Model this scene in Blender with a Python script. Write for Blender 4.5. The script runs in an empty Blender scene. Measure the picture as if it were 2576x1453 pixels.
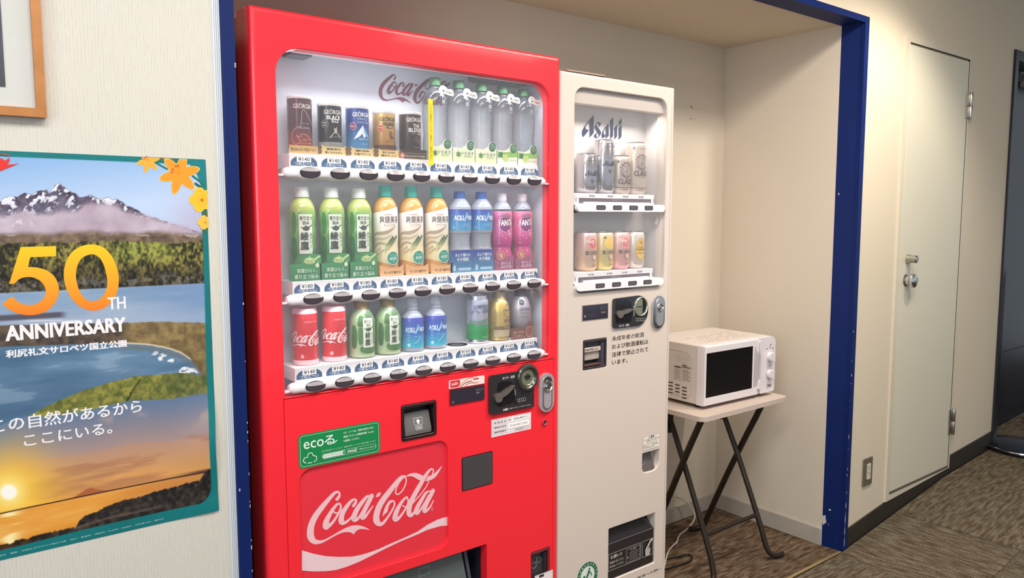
import bpy, bmesh, math, random
import numpy as np
from mathutils import Matrix, Vector
from mathutils.geometry import tessellate_polygon
random.seed(7)
PI = math.pi
SC = bpy.context.scene
COL = SC.collection
# ------------------------------------------------------------------ camera, world, lights, exposure
W, H, F = 2576, 1453, 1928.55
CY, CP = -0.665014, -0.0948208          # yaw, pitch
CAM = np.array([0.0, 0.0, 1.4])
cam = bpy.data.objects.new('camera', bpy.data.cameras.new('camera'))
COL.objects.link(cam)
cam.location = (0, 0, 1.4)
cam.rotation_euler = (PI / 2 + CP, 0, CY)
cam.data.sensor_width = 36
cam.data.lens = 36 * F / W
cam.data.clip_start = 0.02
SC.camera = cam
SC.view_settings.view_transform = 'Standard'
SC.view_settings.look = 'None'
SC.view_settings.gamma = 1
SC.view_settings.use_curve_mapping = False
SC.view_settings.exposure = 0.36
SC.cycles.max_bounces = 8
SC.cycles.transparent_max_bounces = 16
SC.cycles.caustics_reflective = False
SC.cycles.caustics_refractive = False

w = bpy.data.worlds.new('world'); SC.world = w; w.use_nodes = True
w.node_tree.nodes['Background'].inputs[0].default_value = (0.80, 0.90, 1.0, 1)
w.node_tree.nodes['Background'].inputs[1].default_value = 0.46

def area(name, loc, rot, sx, sy, power, col, parent=None, spread=None):
    d = bpy.data.lights.new(name, 'AREA'); d.shape = 'RECTANGLE'; d.size = sx; d.size_y = sy
    d.energy = power; d.color = col
    if spread: d.spread = spread
    o = bpy.data.objects.new(name, d); COL.objects.link(o); o.location = loc; o.rotation_euler = rot
    return o
WARM = (1.0, 0.90, 0.78)
area('ceiling_light', (0.2, 0.30, 2.58), (0, 0, 0), 1.4, 0.6, 34, (1.0, .96, .90))
area('ceiling_light', (2.1, 0.75, 2.58), (0, 0, 0), 1.2, 0.3, 30, WARM)
area('ceiling_light', (3.2, -1.2, 2.58), (0, 0, 0), 1.2, 0.5, 10, WARM)
area('window_light', (-2.2, -0.6, 1.9), (0, -PI / 2 + .15, 0), 1.6, 1.8, 34, (.86, .93, 1.0))
_sp = bpy.data.lights.new('downlight', 'SPOT'); _sp.energy = 50; _sp.color = (1, .9, .76); _sp.spot_size = 1.9
_sp.spot_blend = .6; _sp.shadow_soft_size = .06
_so = bpy.data.objects.new('downlight', _sp); COL.objects.link(_so); _so.location = (3.12, .88, 2.57); _so.rotation_euler = (.25, 0, 0)

# ------------------------------------------------------------------ helpers
def srgb(h):
    if not isinstance(h, str): return tuple(h)
    h = h.lstrip('#'); c = [int(h[i:i + 2], 16) / 255 for i in (0, 2, 4)]
    return tuple(x / 12.92 if x <= .04045 else ((x + .055) / 1.055) ** 2.4 for x in c)
MATS = {}
def mat(name, col='#ffffff', rough=.5, metal=0, coat=0, emit=0, noise=0, nscale=20, bump=0, bscale=100, trans=0, alpha=1, spec=.5):
    if name in MATS: return MATS[name]
    m = bpy.data.materials.new(name); m.use_nodes = True; nt = m.node_tree; b = nt.nodes['Principled BSDF']
    c = srgb(col); b.inputs['Base Color'].default_value = (*c, 1)
    b.inputs['Roughness'].default_value = rough; b.inputs['Metallic'].default_value = metal
    b.inputs['Coat Weight'].default_value = coat; b.inputs['Coat Roughness'].default_value = .06
    b.inputs['Specular IOR Level'].default_value = spec
    b.inputs['Transmission Weight'].default_value = trans; b.inputs['Alpha'].default_value = alpha
    if emit:
        b.inputs['Emission Color'].default_value = (*c, 1); b.inputs['Emission Strength'].default_value = emit
    tc = nt.nodes.new('ShaderNodeTexCoord')
    if noise:
        n = nt.nodes.new('ShaderNodeTexNoise'); n.inputs['Scale'].default_value = nscale; n.inputs['Detail'].default_value = 5
        nt.links.new(tc.outputs['Object'], n.inputs['Vector'])
        r = nt.nodes.new('ShaderNodeMapRange'); r.inputs[1].default_value = .3; r.inputs[2].default_value = .7
        r.inputs[3].default_value = 1 - noise; r.inputs[4].default_value = 1 + noise
        nt.links.new(n.outputs[0], r.inputs[0])
        v = nt.nodes.new('ShaderNodeVectorMath'); v.operation = 'SCALE'; v.inputs[0].default_value = c
        nt.links.new(r.outputs[0], v.inputs['Scale']); nt.links.new(v.outputs[0], b.inputs['Base Color'])
    if bump:
        n = nt.nodes.new('ShaderNodeTexNoise'); n.inputs['Scale'].default_value = bscale; n.inputs['Detail'].default_value = 3
        nt.links.new(tc.outputs['Object'], n.inputs['Vector'])
        bp = nt.nodes.new('ShaderNodeBump'); bp.inputs['Strength'].default_value = bump; bp.inputs['Distance'].default_value = .002
        nt.links.new(n.outputs[0], bp.inputs['Height']); nt.links.new(bp.outputs[0], b.inputs['Normal'])
    MATS[name] = m; return m
def ink(h): return mat('ink_' + h.lstrip('#'), h, .45)
def clearmat(name, tint, dens, edge='#8a8f94', edgew=.5, rough=.03):
    """clear plastic or glass: transparent body, glossy skin, denser towards grazing angles"""
    if name in MATS: return MATS[name]
    m = bpy.data.materials.new(name); m.use_nodes = True; nt = m.node_tree; nt.nodes.clear()
    N = nt.nodes.new; out = N('ShaderNodeOutputMaterial'); t = N('ShaderNodeBsdfTransparent'); t.inputs[0].default_value = (1, 1, 1, 1)
    d = N('ShaderNodeBsdfDiffuse'); d.inputs[0].default_value = (*srgb(tint), 1)
    e = N('ShaderNodeBsdfDiffuse'); e.inputs[0].default_value = (*srgb(edge), 1)
    g = N('ShaderNodeBsdfGlossy'); g.inputs['Roughness'].default_value = rough
    fr = N('ShaderNodeFresnel'); ge = N('ShaderNodeNewGeometry'); mr = N('ShaderNodeMapRange'); mr.inputs[3].default_value = 1.45; mr.inputs[4].default_value = 1 / 1.45
    nt.links.new(ge.outputs['Backfacing'], mr.inputs[0]); nt.links.new(mr.outputs[0], fr.inputs[0])
    lw = N('ShaderNodeLayerWeight'); lw.inputs[0].default_value = .35
    m1 = N('ShaderNodeMixShader'); m1.inputs[0].default_value = dens
    nt.links.new(t.outputs[0], m1.inputs[1]); nt.links.new(d.outputs[0], m1.inputs[2])
    mu = N('ShaderNodeMath'); mu.operation = 'MULTIPLY'; mu.inputs[1].default_value = edgew
    nt.links.new(lw.outputs['Facing'], mu.inputs[0])
    m2 = N('ShaderNodeMixShader'); nt.links.new(mu.outputs[0], m2.inputs[0]); nt.links.new(m1.outputs[0], m2.inputs[1]); nt.links.new(e.outputs[0], m2.inputs[2])
    m3 = N('ShaderNodeMixShader'); nt.links.new(fr.outputs[0], m3.inputs[0]); nt.links.new(m2.outputs[0], m3.inputs[1]); nt.links.new(g.outputs[0], m3.inputs[2])
    nt.links.new(m3.outputs[0], out.inputs[0]); MATS[name] = m; return m

def ray(u, v):
    a = np.array([(u - W / 2) / F, 1.0, -(v - H / 2) / F])
    cp, sp, cy, sy = math.cos(CP), math.sin(CP), math.cos(CY), math.sin(CY)
    y = a[1] * cp - a[2] * sp; z = a[1] * sp + a[2] * cp; x = a[0]
    return np.array([x * cy - y * sy, x * sy + y * cy, z])
def onY(u, v, Y):      # the point of the plane y = Y that a pixel of the photograph measures
    d = ray(u, v); t = Y / d[1]; return (d[0] * t, 1.4 + d[2] * t)
def tr(pts, ox, oy, s, Y):
    return [onY(ox + p[0] / s, oy + p[1] / s, Y) + tuple(p[2:]) for p in pts]

class G:
    """collects shapes for ONE mesh object"""
    def __init__(s): s.v = []; s.f = []; s.m = []; s.sm = []; s.mats = []
    def mi(s, m):
        if m not in s.mats: s.mats.append(m)
        return s.mats.index(m)
    def add(s, v, f, m, smooth=False):
        o = len(s.v); s.v += [tuple(map(float, p)) for p in v]; i = s.mi(m)
        for q in f: s.f.append([k + o for k in q]); s.m.append(i); s.sm.append(smooth)
        return s
    def box(s, x0, x1, y0, y1, z0, z1, m):
        v = [(x, y, z) for z in (z0, z1) for y in (y0, y1) for x in (x0, x1)]
        return s.add(v, [(0, 2, 3, 1), (4, 5, 7, 6), (0, 1, 5, 4), (2, 6, 7, 3), (0, 4, 6, 2), (1, 3, 7, 5)], m)
    def lathe(s, prof, m, n=40, cx=0, cy=0, cz=0, axis='z'):
        v = []; f = []
        for r, z in prof:
            for k in range(n):
                a = 2 * PI * k / n; p = (r * math.cos(a), r * math.sin(a), z)
                if axis == 'y': p = (p[0], p[2], p[1])
                v.append((p[0] + cx, p[1] + cy, p[2] + cz))
        for j in range(len(prof) - 1):
            for k in range(n):
                q = (j * n + k, j * n + (k + 1) % n, (j + 1) * n + (k + 1) % n, (j + 1) * n + k)
                f.append(q if axis == 'z' else q[::-1])
        if prof[0][0] > 1e-5: f.append(tuple(range(n))[::-1] if axis == 'z' else tuple(range(n)))
        if prof[-1][0] > 1e-5:
            t = tuple(range((len(prof) - 1) * n, len(prof) * n)); f.append(t if axis == 'z' else t[::-1])
        return s.add(v, f, m, True)
    def tube(s, path, r, m, n=10):
        P = [Vector(p) for p in path]; v = []; f = []
        up = Vector((0.013, 0.021, 1)).normalized()
        for i, p in enumerate(P):
            d = (P[min(i + 1, len(P) - 1)] - P[max(i - 1, 0)]).normalized()
            a = d.cross(up)
            if a.length < .05: a = d.cross(Vector((1, 0, 0)))
            a.normalize(); b = d.cross(a).normalized(); up = a.cross(d).normalized() if abs(d.z) < .9 else up
            rr = r[i] if isinstance(r, (list, tuple)) else r
            v += [tuple(p + a * rr * math.cos(2 * PI * k / n) + b * rr * math.sin(2 * PI * k / n)) for k in range(n)]
        for i in range(len(P) - 1):
            for k in range(n): f.append((i * n + k, i * n + (k + 1) % n, (i + 1) * n + (k + 1) % n, (i + 1) * n + k))
        f.append(tuple(range(n))[::-1]); f.append(tuple(range((len(P) - 1) * n, len(P) * n)))
        return s.add(v, f, m, True)
    def face(s, loops, y, m, back=False):
        """flat polygon with holes in the plane y"""
        pts = [p for l in loops for p in l]
        t = tessellate_polygon([[Vector((p[0], p[1], 0)) for p in l] for l in loops])
        ff = []
        for a, b, c in t:
            A, B, Cc = pts[a], pts[b], pts[c]
            ar = (B[0] - A[0]) * (Cc[1] - A[1]) - (B[1] - A[1]) * (Cc[0] - A[0])
            q = (a, b, c) if (ar > 0) != back else (c, b, a)
            ff.append(q)
        return s.add([(p[0], y, p[1]) for p in pts], ff, m)
    def band(s, l0, y0, l1, y1, m, smooth=False):
        n = len(l0)
        v = [(p[0], y0, p[1]) for p in l0] + [(p[0], y1, p[1]) for p in l1]
        return s.add(v, [(k, n + k, n + (k + 1) % n, (k + 1) % n) for k in range(n)], m, smooth)
    def prism(s, outer, y0, y1, m, holes=(), rnd=0):
        """front plate y0 (towards the viewer) to y1, counter-clockwise outline in x,z"""
        s.face([outer] + list(holes), y0, m); s.band(outer, y0, outer, y1, m)
        for h in holes: s.band(h[::-1], y0, h[::-1], y1, m)
        s.face([outer] + list(holes), y1, m, True); return s

def rr(x0, z0, x1, z1, r, n=6):
    """rounded rectangle, counter-clockwise; r = one radius or four (bl, br, tr, tl)"""
    if not isinstance(r, (tuple, list)): r = (r,) * 4
    o = []
    for (cx, cz, a0, q) in ((x0 + r[0], z0 + r[0], PI, r[0]), (x1 - r[1], z0 + r[1], 1.5 * PI, r[1]), (x1 - r[2], z1 - r[2], 0, r[2]), (x0 + r[3], z1 - r[3], .5 * PI, r[3])):
        for k in range(n + 1):
            a = a0 + .5 * PI * k / n; o.append((cx + q * math.cos(a), cz + q * math.sin(a)))
    return o
def ell(cx, cz, a, b=None, n=28):
    b = b or a
    return [(cx + a * math.cos(2 * PI * k / n), cz + b * math.sin(2 * PI * k / n)) for k in range(n)]
def cr(pts, k=6, closed=False):
    """Catmull-Rom"""
    P = [np.array(p, float) for p in pts]; n = len(P); out = []
    for i in range(n if closed else n - 1):
        if closed: a, b, c, d = P[(i - 1) % n], P[i], P[(i + 1) % n], P[(i + 2) % n]
        else: a, b, c, d = P[max(i - 1, 0)], P[i], P[i + 1], P[min(i + 2, n - 1)]
        for j in range(k):
            t = j / k
            out.append(.5 * ((2 * b) + (c - a) * t + (2 * a - 5 * b + 4 * c - d) * t * t + (3 * b - a - 3 * c + d) * t ** 3))
    if not closed: out.append(P[-1])
    return out
def ribbon(pts, k=6):
    """brush stroke: list of x, y, width -> quads"""
    c = cr(pts, k); v = []
    for i, p in enumerate(c):
        d = c[min(i + 1, len(c) - 1)][:2] - c[max(i - 1, 0)][:2]; L = np.hypot(*d) or 1; nrm = np.array([-d[1], d[0]]) / L
        e = .02 + .1 * i / len(c)
        v.append((*(p[:2] + nrm * p[2] / 2), e)); v.append((*(p[:2] - nrm * p[2] / 2), e))
    f = [(2 * i, 2 * i + 1, 2 * i + 3, 2 * i + 2) for i in range(len(c) - 1)]
    # round ends
    for i in (0, len(c) - 1):
        o = len(v); r = c[i][2] / 2; v += [(*q, 0 if i == 0 else .14) for q in ell(c[i][0], c[i][1], r, n=12)]; f.append(tuple(range(o, o + 12)))
    return [tuple(q) for q in v], f

TXT = {}
def text2d(s, bold=0.0):
    k = (s, bold)
    if k in TXT: return TXT[k]
    cu = bpy.data.curves.new('t', 'FONT'); cu.body = s; cu.size = 1; cu.resolution_u = 2
    o = bpy.data.objects.new('t', cu); COL.objects.link(o)
    dg = bpy.context.evaluated_depsgraph_get(); me = bpy.data.meshes.new_from_object(o.evaluated_get(dg))
    n = len(me.vertices); a = np.empty(n * 3, 'f'); me.vertices.foreach_get('co', a); a = a.reshape(-1, 3)[:, :2].copy()
    f = [tuple(p.vertices) for p in me.polygons]
    bpy.data.objects.remove(o); bpy.data.curves.remove(cu); bpy.data.meshes.remove(me)
    if n: lo, hi = a.min(0), a.max(0); a -= lo; TXT[k] = (a, f, hi - lo)
    else: TXT[k] = (a, f, np.array([1., 1.]))
    return TXT[k]

class D:
    """flat print: layers of thin ink in the x,z plane; built flat or wrapped on a body of revolution"""
    def __init__(s): s.g = G(); s.k = 0
    def raw(s, v, f, m):
        s.k += 1; y = -s.k
        ff = []
        for q in f:
            ar = sum(v[q[i]][0] * v[q[(i + 1) % len(q)]][1] - v[q[(i + 1) % len(q)]][0] * v[q[i]][1] for i in range(len(q)))
            ff.append(tuple(q) if ar > 0 else tuple(q)[::-1])
        s.g.add([(p[0], y - (p[2] if len(p) > 2 else 0), p[1]) for p in v], ff, ink(m) if isinstance(m, str) else m); return s
    def poly(s, pts, m, holes=()):
        loops = [list(pts)] + [list(h) for h in holes]; P = [p for l in loops for p in l]
        t = tessellate_polygon([[Vector((p[0], p[1], 0)) for p in l] for l in loops])
        return s.raw(P, [tuple(q) for q in t], m)
    def rect(s, x0, z0, x1, z1, m, r=0):
        return s.poly(rr(x0, z0, x1, z1, r) if r else [(x0, z0), (x1, z0), (x1, z1), (x0, z1)], m)
    def frame(s, x0, z0, x1, z1, t, m, r=.002):
        return s.poly(rr(x0, z0, x1, z1, r), m, [rr(x0 + t, z0 + t, x1 - t, z1 - t, max(r - t, 1e-4))])
    def ell(s, cx, cz, a, b, m, n=24): return s.poly(ell(cx, cz, a, b, n), m)
    def ring(s, cx, cz, a, b, t, m, n=28): return s.poly(ell(cx, cz, a, b, n), m, [ell(cx, cz, a - t, b - t, n)])
    def line(s, pts, wd, m, k=4):
        v, f = ribbon([(p[0], p[1], wd) for p in pts], k); return s.raw(v, f, m)
    def text(s, t, x, z, h, m, w=None, wmax=None, ax='c', az='c', bold=0, rot=0, shear=0):
        a, f, sz = text2d(t)
        if not len(a): return s
        if bold:
            k0 = s.k
            for i, (p_, q_) in enumerate(((-1, -.6), (1, -.6), (-1, .6), (1, .6))):
                b_ = bold * 1.7 * h; c_, n_ = math.cos(rot), math.sin(rot); dx, dz = p_ * b_ / 2 * c_ - q_ * b_ / 2 * n_, p_ * b_ / 2 * n_ + q_ * b_ / 2 * c_
                s.text(t, x + dx, z + dz, h, m, w, wmax, ax, az, 0, rot, shear); s.k -= .9
            s.k = k0 + .5 + 1; return s
        ky = h / sz[1]; kx = w / sz[0] if w else ky
        if wmax and kx * sz[0] > wmax: kx = wmax / sz[0]
        b = a * [kx, ky]; ww = sz[0] * kx
        b = b - [ww * {'l': 0, 'c': .5, 'r': 1}[ax], h * {'b': 0, 'c': .5, 't': 1}[az]]
        b[:, 0] += b[:, 1] * shear
        if rot: c, q = math.cos(rot), math.sin(rot); b = b @ np.array([[c, q], [-q, c]])
        return s.raw([(p[0] + x, p[1] + z) for p in b], f, m)
    def vtext(s, t, x, z, h, m, gap=1.08, bold=0, w=None):
        for i, c in enumerate(t): s.text(c, x, z - i * h * gap, h * .92, m, w=(w or h * .92), bold=bold)
        return s
    def shape(s, sh, x, z, wd, m, hgt=None, shear=0):
        """sh = normalised (verts, faces) list from a logo, width 1"""
        for v, f in sh: s.raw([(x + p[0] * wd + p[1] * (hgt or wd) * shear, z + p[1] * (hgt or wd)) + tuple(p[2:]) for p in v], f, m); s.k -= .8
        s.k += 1; return s
    def build(s, name, T, parent=None, y=0, eps=.00012, wrap=None, turn=0, step=.004, back=0, zcut=None, world=True, fn=None):
        g = s.g
        if wrap:
            bm = bmesh.new(); vs = [bm.verts.new(p) for p in g.v]
            for q, mi_ in zip(g.f, g.m):
                try: fc = bm.faces.new([vs[i] for i in q]); fc.material_index = mi_
                except ValueError: pass
            xs = [p[0] for p in g.v]; zs = [p[2] for p in g.v]
            cuts = [('x', k * step) for k in range(int(min(xs) / step) - 1, int(max(xs) / step) + 2)]
            if zcut: cuts += [('z', k * zcut) for k in range(int(min(zs) / zcut) - 1, int(max(zs) / zcut) + 2)]
            for a, c in cuts:
                bmesh.ops.bisect_plane(bm, geom=bm.verts[:] + bm.edges[:] + bm.faces[:], dist=1e-7, plane_co=(c, 0, 0) if a == 'x' else (0, 0, c), plane_no=(1, 0, 0) if a == 'x' else (0, 0, 1))
            R = max(wrap(z) for z in (min(zs), .5 * (min(zs) + max(zs)), max(zs)))
            for v in bm.verts:
                x, yy, z = v.co; r = wrap(z) + (-yy) * eps + .00065; th = x / R - turn
                v.co = (r * math.sin(th), -r * math.cos(th), z)
            me = bpy.data.meshes.new(name); bm.to_mesh(me); bm.free()
            for m in g.mats: me.materials.append(m)
            me.polygons.foreach_set('use_smooth', [True] * len(me.polygons))
            return T.link(name, me, parent)
        g.v = [(p[0], y + p[1] * eps, p[2]) for p in g.v]
        if fn: g.v = [fn(p) for p in g.v]
        return T.part(name, g, parent=parent, world=world)

class T:
    """a thing: an Empty at its base (or a bare group of helpers for the setting) that parents its parts"""
    def __init__(s, name, loc=(0, 0, 0), label=None, cat=None, group=None, kind=None, rotz=0):
        s.loc = tuple(loc); o = bpy.data.objects.new(name, None); COL.objects.link(o); o.location = loc; o.rotation_euler = (0, 0, rotz)
        o.empty_display_size = .05
        if label: o['label'] = label
        if cat: o['category'] = cat
        if group: o['group'] = group
        if kind: o['kind'] = kind
        s.root = o
    def link(s, name, me, parent=None, **kw):
        o = bpy.data.objects.new(name, me); COL.objects.link(o); o.parent = parent or s.root; return o
    def part(s, name, g, parent=None, world=False, bevel=0, label=None, kind=None, seg=2):
        me = mesh(name, g, s.loc if world else (0, 0, 0)); o = s.link(name, me, parent)
        if label: o['label'] = label
        if kind: o['kind'] = kind
        if bevel: bev(o, bevel, seg)
        return o
def bev(o, wd, seg=2):
    b = o.modifiers.new('bevel', 'BEVEL'); b.width = wd; b.segments = seg; b.limit_method = 'ANGLE'; b.angle_limit = .6; b.harden_normals = False
    o.data.polygons.foreach_set('use_smooth', [True] * len(o.data.polygons)); o.data.set_sharp_from_angle(angle=.6)
    if hasattr(o, 'modifiers'): b.use_clamp_overlap = True
def mesh(name, g, off=(0, 0, 0)):
    me = bpy.data.meshes.new(name)
    me.from_pydata([(p[0] - off[0], p[1] - off[1], p[2] - off[2]) for p in g.v], [], g.f)
    for m in g.mats: me.materials.append(m)
    me.polygons.foreach_set('material_index', g.m); me.polygons.foreach_set('use_smooth', g.sm)
    if any(g.sm): me.set_sharp_from_angle(angle=.65)
    me.update(); return me
def single(name, g, label=None, cat=None, group=None, kind=None, loc=(0, 0, 0), bevel=0, parent=None):
    me = mesh(name, g, loc); o = bpy.data.objects.new(name, me); COL.objects.link(o); o.location = loc if not parent else (0, 0, 0)
    if parent: o.parent = parent
    if label: o['label'] = label
    if cat: o['category'] = cat
    if group: o['group'] = group
    if kind: o['kind'] = kind
    if bevel: bev(o, bevel)
    return o
def dup(root, loc, label):
    r = root.copy(); COL.objects.link(r); r.location = loc; r['label'] = label
    for ch in list(root.children):
        c = ch.copy(); COL.objects.link(c); c.parent = r
        for q in list(ch.children):
            d = q.copy(); COL.objects.link(d); d.parent = c
    return r
def st(name, g, bevel=0): return single(name, g, kind='structure', bevel=bevel)

# ------------------------------------------------------------------ setting
def node_wall(name, col, rib=0, ribscale=330):
    m = bpy.data.materials.new(name); m.use_nodes = True; nt = m.node_tree; b = nt.nodes['Principled BSDF']; N = nt.nodes.new; L = nt.links.new
    b.inputs['Roughness'].default_value = .75; b.inputs['Specular IOR Level'].default_value = .25
    tc = N('ShaderNodeTexCoord'); mp = N('ShaderNodeMapping'); L(tc.outputs['Object'], mp.inputs[0])
    n = N('ShaderNodeTexNoise'); n.inputs['Detail'].default_value = 4
    if rib: mp.inputs['Scale'].default_value = (ribscale, ribscale, 55); n.inputs['Scale'].default_value = 1.0
    else: n.inputs['Scale'].default_value = 240
    L(mp.outputs[0], n.inputs['Vector'])
    r = N('ShaderNodeMapRange'); r.inputs[1].default_value = .3; r.inputs[2].default_value = .7; a = .022 if rib else .012
    r.inputs[3].default_value = 1 - a; r.inputs[4].default_value = 1 + a; L(n.outputs[0], r.inputs[0])
    n2 = N('ShaderNodeTexNoise'); n2.inputs['Scale'].default_value = 1.7; L(tc.outputs['Object'], n2.inputs['Vector'])
    r2 = N('ShaderNodeMapRange'); r2.inputs[3].default_value = .97; r2.inputs[4].default_value = 1.03; L(n2.outputs[0], r2.inputs[0])
    mu = N('ShaderNodeMath'); mu.operation = 'MULTIPLY'; L(r.outputs[0], mu.inputs[0]); L(r2.outputs[0], mu.inputs[1])
    v = N('ShaderNodeVectorMath'); v.operation = 'SCALE'; v.inputs[0].default_value = srgb(col); L(mu.outputs[0], v.inputs['Scale']); L(v.outputs[0], b.inputs['Base Color'])
    if rib:      # rows of short embossed dashes running down the paper
        wv_ = N('ShaderNodeTexWave'); wv_.wave_type = 'BANDS'; wv_.bands_direction = 'X'; wv_.inputs['Scale'].default_value = 54; wv_.inputs['Distortion'].default_value = 1.6; wv_.inputs['Detail Scale'].default_value = 1.5; L(tc.outputs['Object'], wv_.inputs[0])
        ra = N('ShaderNodeMapRange'); ra.inputs[1].default_value = .10; ra.inputs[2].default_value = .42; ra.inputs[3].default_value = 1; ra.inputs[4].default_value = 0; L(wv_.outputs['Fac'], ra.inputs[0])
        rb = N('ShaderNodeMapRange'); rb.inputs[1].default_value = .44; rb.inputs[2].default_value = .58; rb.inputs[3].default_value = .0; rb.inputs[4].default_value = .105; L(n.outputs[0], rb.inputs[0])
        mm = N('ShaderNodeMath'); mm.operation = 'MULTIPLY'; L(ra.outputs[0], mm.inputs[0]); L(rb.outputs[0], mm.inputs[1]); ms = N('ShaderNodeMath'); ms.operation = 'SUBTRACT'; L(mu.outputs[0], ms.inputs[0]); L(mm.outputs[0], ms.inputs[1]); L(ms.outputs[0], v.inputs['Scale'])
    bp = N('ShaderNodeBump'); bp.inputs['Strength'].default_value = .5 if rib else .12; bp.inputs['Distance'].default_value = .001
    L(n.outputs[0], bp.inputs['Height']); L(bp.outputs[0], b.inputs['Normal']); return m
M_LEFT = node_wall('ribbed_wallpaper', '#d5d2c9', 1)
M_HALL = node_wall('hall_paint', '#dcd0bb')
M_ALC = node_wall('alcove_paint', '#dacfc0')
M_CEIL = node_wall('ceiling_paint', '#d6c9b5')
M_BLUE = mat('navy_paint', '#0a2260', .55, noise=.06, nscale=6, spec=.22)
M_NAVY = mat('dark_navy_paint', '#20222e', .45)
FY, RY, WY = 1.577, 1.596, 1.587
st('wall_left', G().box(-3, .509, WY, WY + .12, 0, 2.62, M_LEFT))
st('wall_above_alcove', G().box(.509, 3.022, WY, WY + .1, 2.176, 2.62, M_HALL))
def rampz(x): return 0 if x < 2.95 else (.1235 * (x - 2.95) if x < 3.95 else .1235 + .063 * (x - 3.95))
door_hole = [(3.385, .158), (3.985, .158), (3.985, 2.132), (3.385, 2.132)]
g = G(); xs = [3.022, 4.527]
g.prism([(3.022, 0), (4.527, 0), (4.527, 2.62), (3.022, 2.62)], WY, WY + .12, M_HALL, [door_hole])
st('wall_right', g)
st('wall_above_opening', G().box(4.527, 7, WY, WY + .12, 2.252, 2.62, M_HALL))
g = G(); g.box(.45, .528, FY + .045, 2.3, 0, 2.2, M_ALC); st('wall_alcove_left', g)
st('wall_alcove_back', G().box(.45, 3.1, 2.225, 2.32, 0, 2.3, M_ALC))
st('wall_alcove_right', G().box(2.989, 3.1, 1.668, 2.3, 0, 2.3, M_ALC))
st('ceiling_alcove', G().box(.45, 3.1, 1.66, 2.3, 2.162, 2.28, M_CEIL))
st('ceiling', G().box(-3, 7, -3.2, WY + .1, 2.62, 2.72, M_CEIL))
# navy frame round the alcove opening: two jambs and a lintel, each with a thin stop
g = G(); g.box(.508, .534, FY, FY + .1, 0, 2.18, M_BLUE); jl = st('trim_1', g, .0015)
g = G(); g.prism([(3.0, 0), (3.03, 0), (3.03, 2.1795), (3.0, 2.1795)], FY, FY + .02, M_BLUE); g.add([(3.0045, FY + .001, 0), (2.9885, 1.669, 0), (3.03, 1.669, 0), (3.03, FY + .001, 0), (3.0045, FY + .001, 2.157), (2.9885, 1.669, 2.157), (3.03, 1.669, 2.157), (3.03, FY + .001, 2.157)], [(0, 4, 5, 1), (1, 5, 6, 2), (4, 7, 6, 5), (0, 1, 2, 3)], M_BLUE); jr = st('trim_2', g)
g = G(); g.box(.534, 3.0, FY, FY + .02, 2.156, 2.18, M_BLUE); g.box(.534, 2.9885, FY + .02, 1.669, 2.157, 2.18, M_BLUE); lt = st('trim_3', g)
# paint knocked off the frame's edges
M_CHIP = mat('bare_primer', '#c9c6c2', .7)
def chips(par, lst, facing='y'):
    d = G()
    for (a, z, wd, h) in lst:
        n = random.randint(6, 9); pts = []
        for k in range(n):
            t = 2 * PI * k / n; q = random.uniform(.6, 1.1); pts.append((a + wd * q * math.cos(t), z + h * q * math.sin(t)))
        if facing == 'y': d.add([(p[0], FY - .0004, p[1]) for p in pts], [tuple(range(n))], M_CHIP)
        else: d.add([(3.0045 - .016 * (p[0] - FY) / .092 - .0005, p[0], p[1]) for p in pts], [tuple(range(n))[::-1]], M_CHIP)
    single('paint_chips', d, parent=par, kind='stuff')
chips(jl, [(.533, z, random.uniform(.0008, .0016), random.uniform(.002, .006)) for z in (1.70, .97, .95, .93, .86, .80, .79, .715, .70, .648, .555, 1.22, 1.1)] + [(.5325, 1.7, .0022, .006), (.5125, .83, .0015, .005)])
chips(jr, [(FY + .003, z, random.uniform(.003, .006), random.uniform(.004, .016)) for z in [.06 + .045 * i + random.uniform(0, .03) for i in range(20)]] + [(FY + .003, z, .004, .02) for z in (.03, .08, .12, .15, .33, .40)] + [(1.662, .115, .011, .026), (1.64, .165, .006, .004), (1.643, .1, .002, .003), (1.655, 1.49, .002, .006)], 'x')
chips(jr, [(3.0035, z, .0028, random.uniform(.008, .03)) for z in (.04, .09, .14, .2, .33)])
g = G()
for k in range(4): g.box(.4935 + .0037 * k, .4962 + .0037 * k, WY - .0022, WY, 0, 2.62, mat('wall_sheen', '#dfe6ef', .35))  # added pale ribs, their colour stands in for bluish sheen on the wallpaper
st('sheen_ribs', g)
# baseboards
M_BB = mat('grey_vinyl_base', '#b3aca2', .5, noise=.05)
M_BB2 = mat('dark_vinyl_base', '#2b2620', .5, noise=.12, nscale=8)
st('baseboard_alcove_back', G().box(.53, 2.99, 2.219, 2.2255, 0, .07, M_BB), .002)
st('baseboard_alcove_right', G().box(2.981, 2.989, 1.672, 2.22, 0, .075, M_BB), .002)
g = G(); X = [3.031, 3.12, 3.2, 3.28, 3.351, 3.353, 3.5, 3.7, 3.9, 3.999, 4.001, 4.1, 4.2, 4.35, 4.45, 4.527]; n = len(X)
def bt_(x): return min(rampz(x) + .076, .1285 + .02 * (x - 3.352) / .648) if 3.352 < x < 4.0 else rampz(x) + (.076 if x < 3.5 else .085)
v = [(x, WY - .006, rampz(x) - .02) for x in X] + [(x, WY - .006, bt_(x)) for x in X] + [(x, WY, bt_(x) + .002) for x in X]
g.add(v, [(i, i + 1, n + i + 1, n + i) for i in range(n - 1)] + [(n + i, n + i + 1, 2 * n + i + 1, 2 * n + i) for i in range(n - 1)], M_BB2); st('baseboard_right', g)

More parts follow.
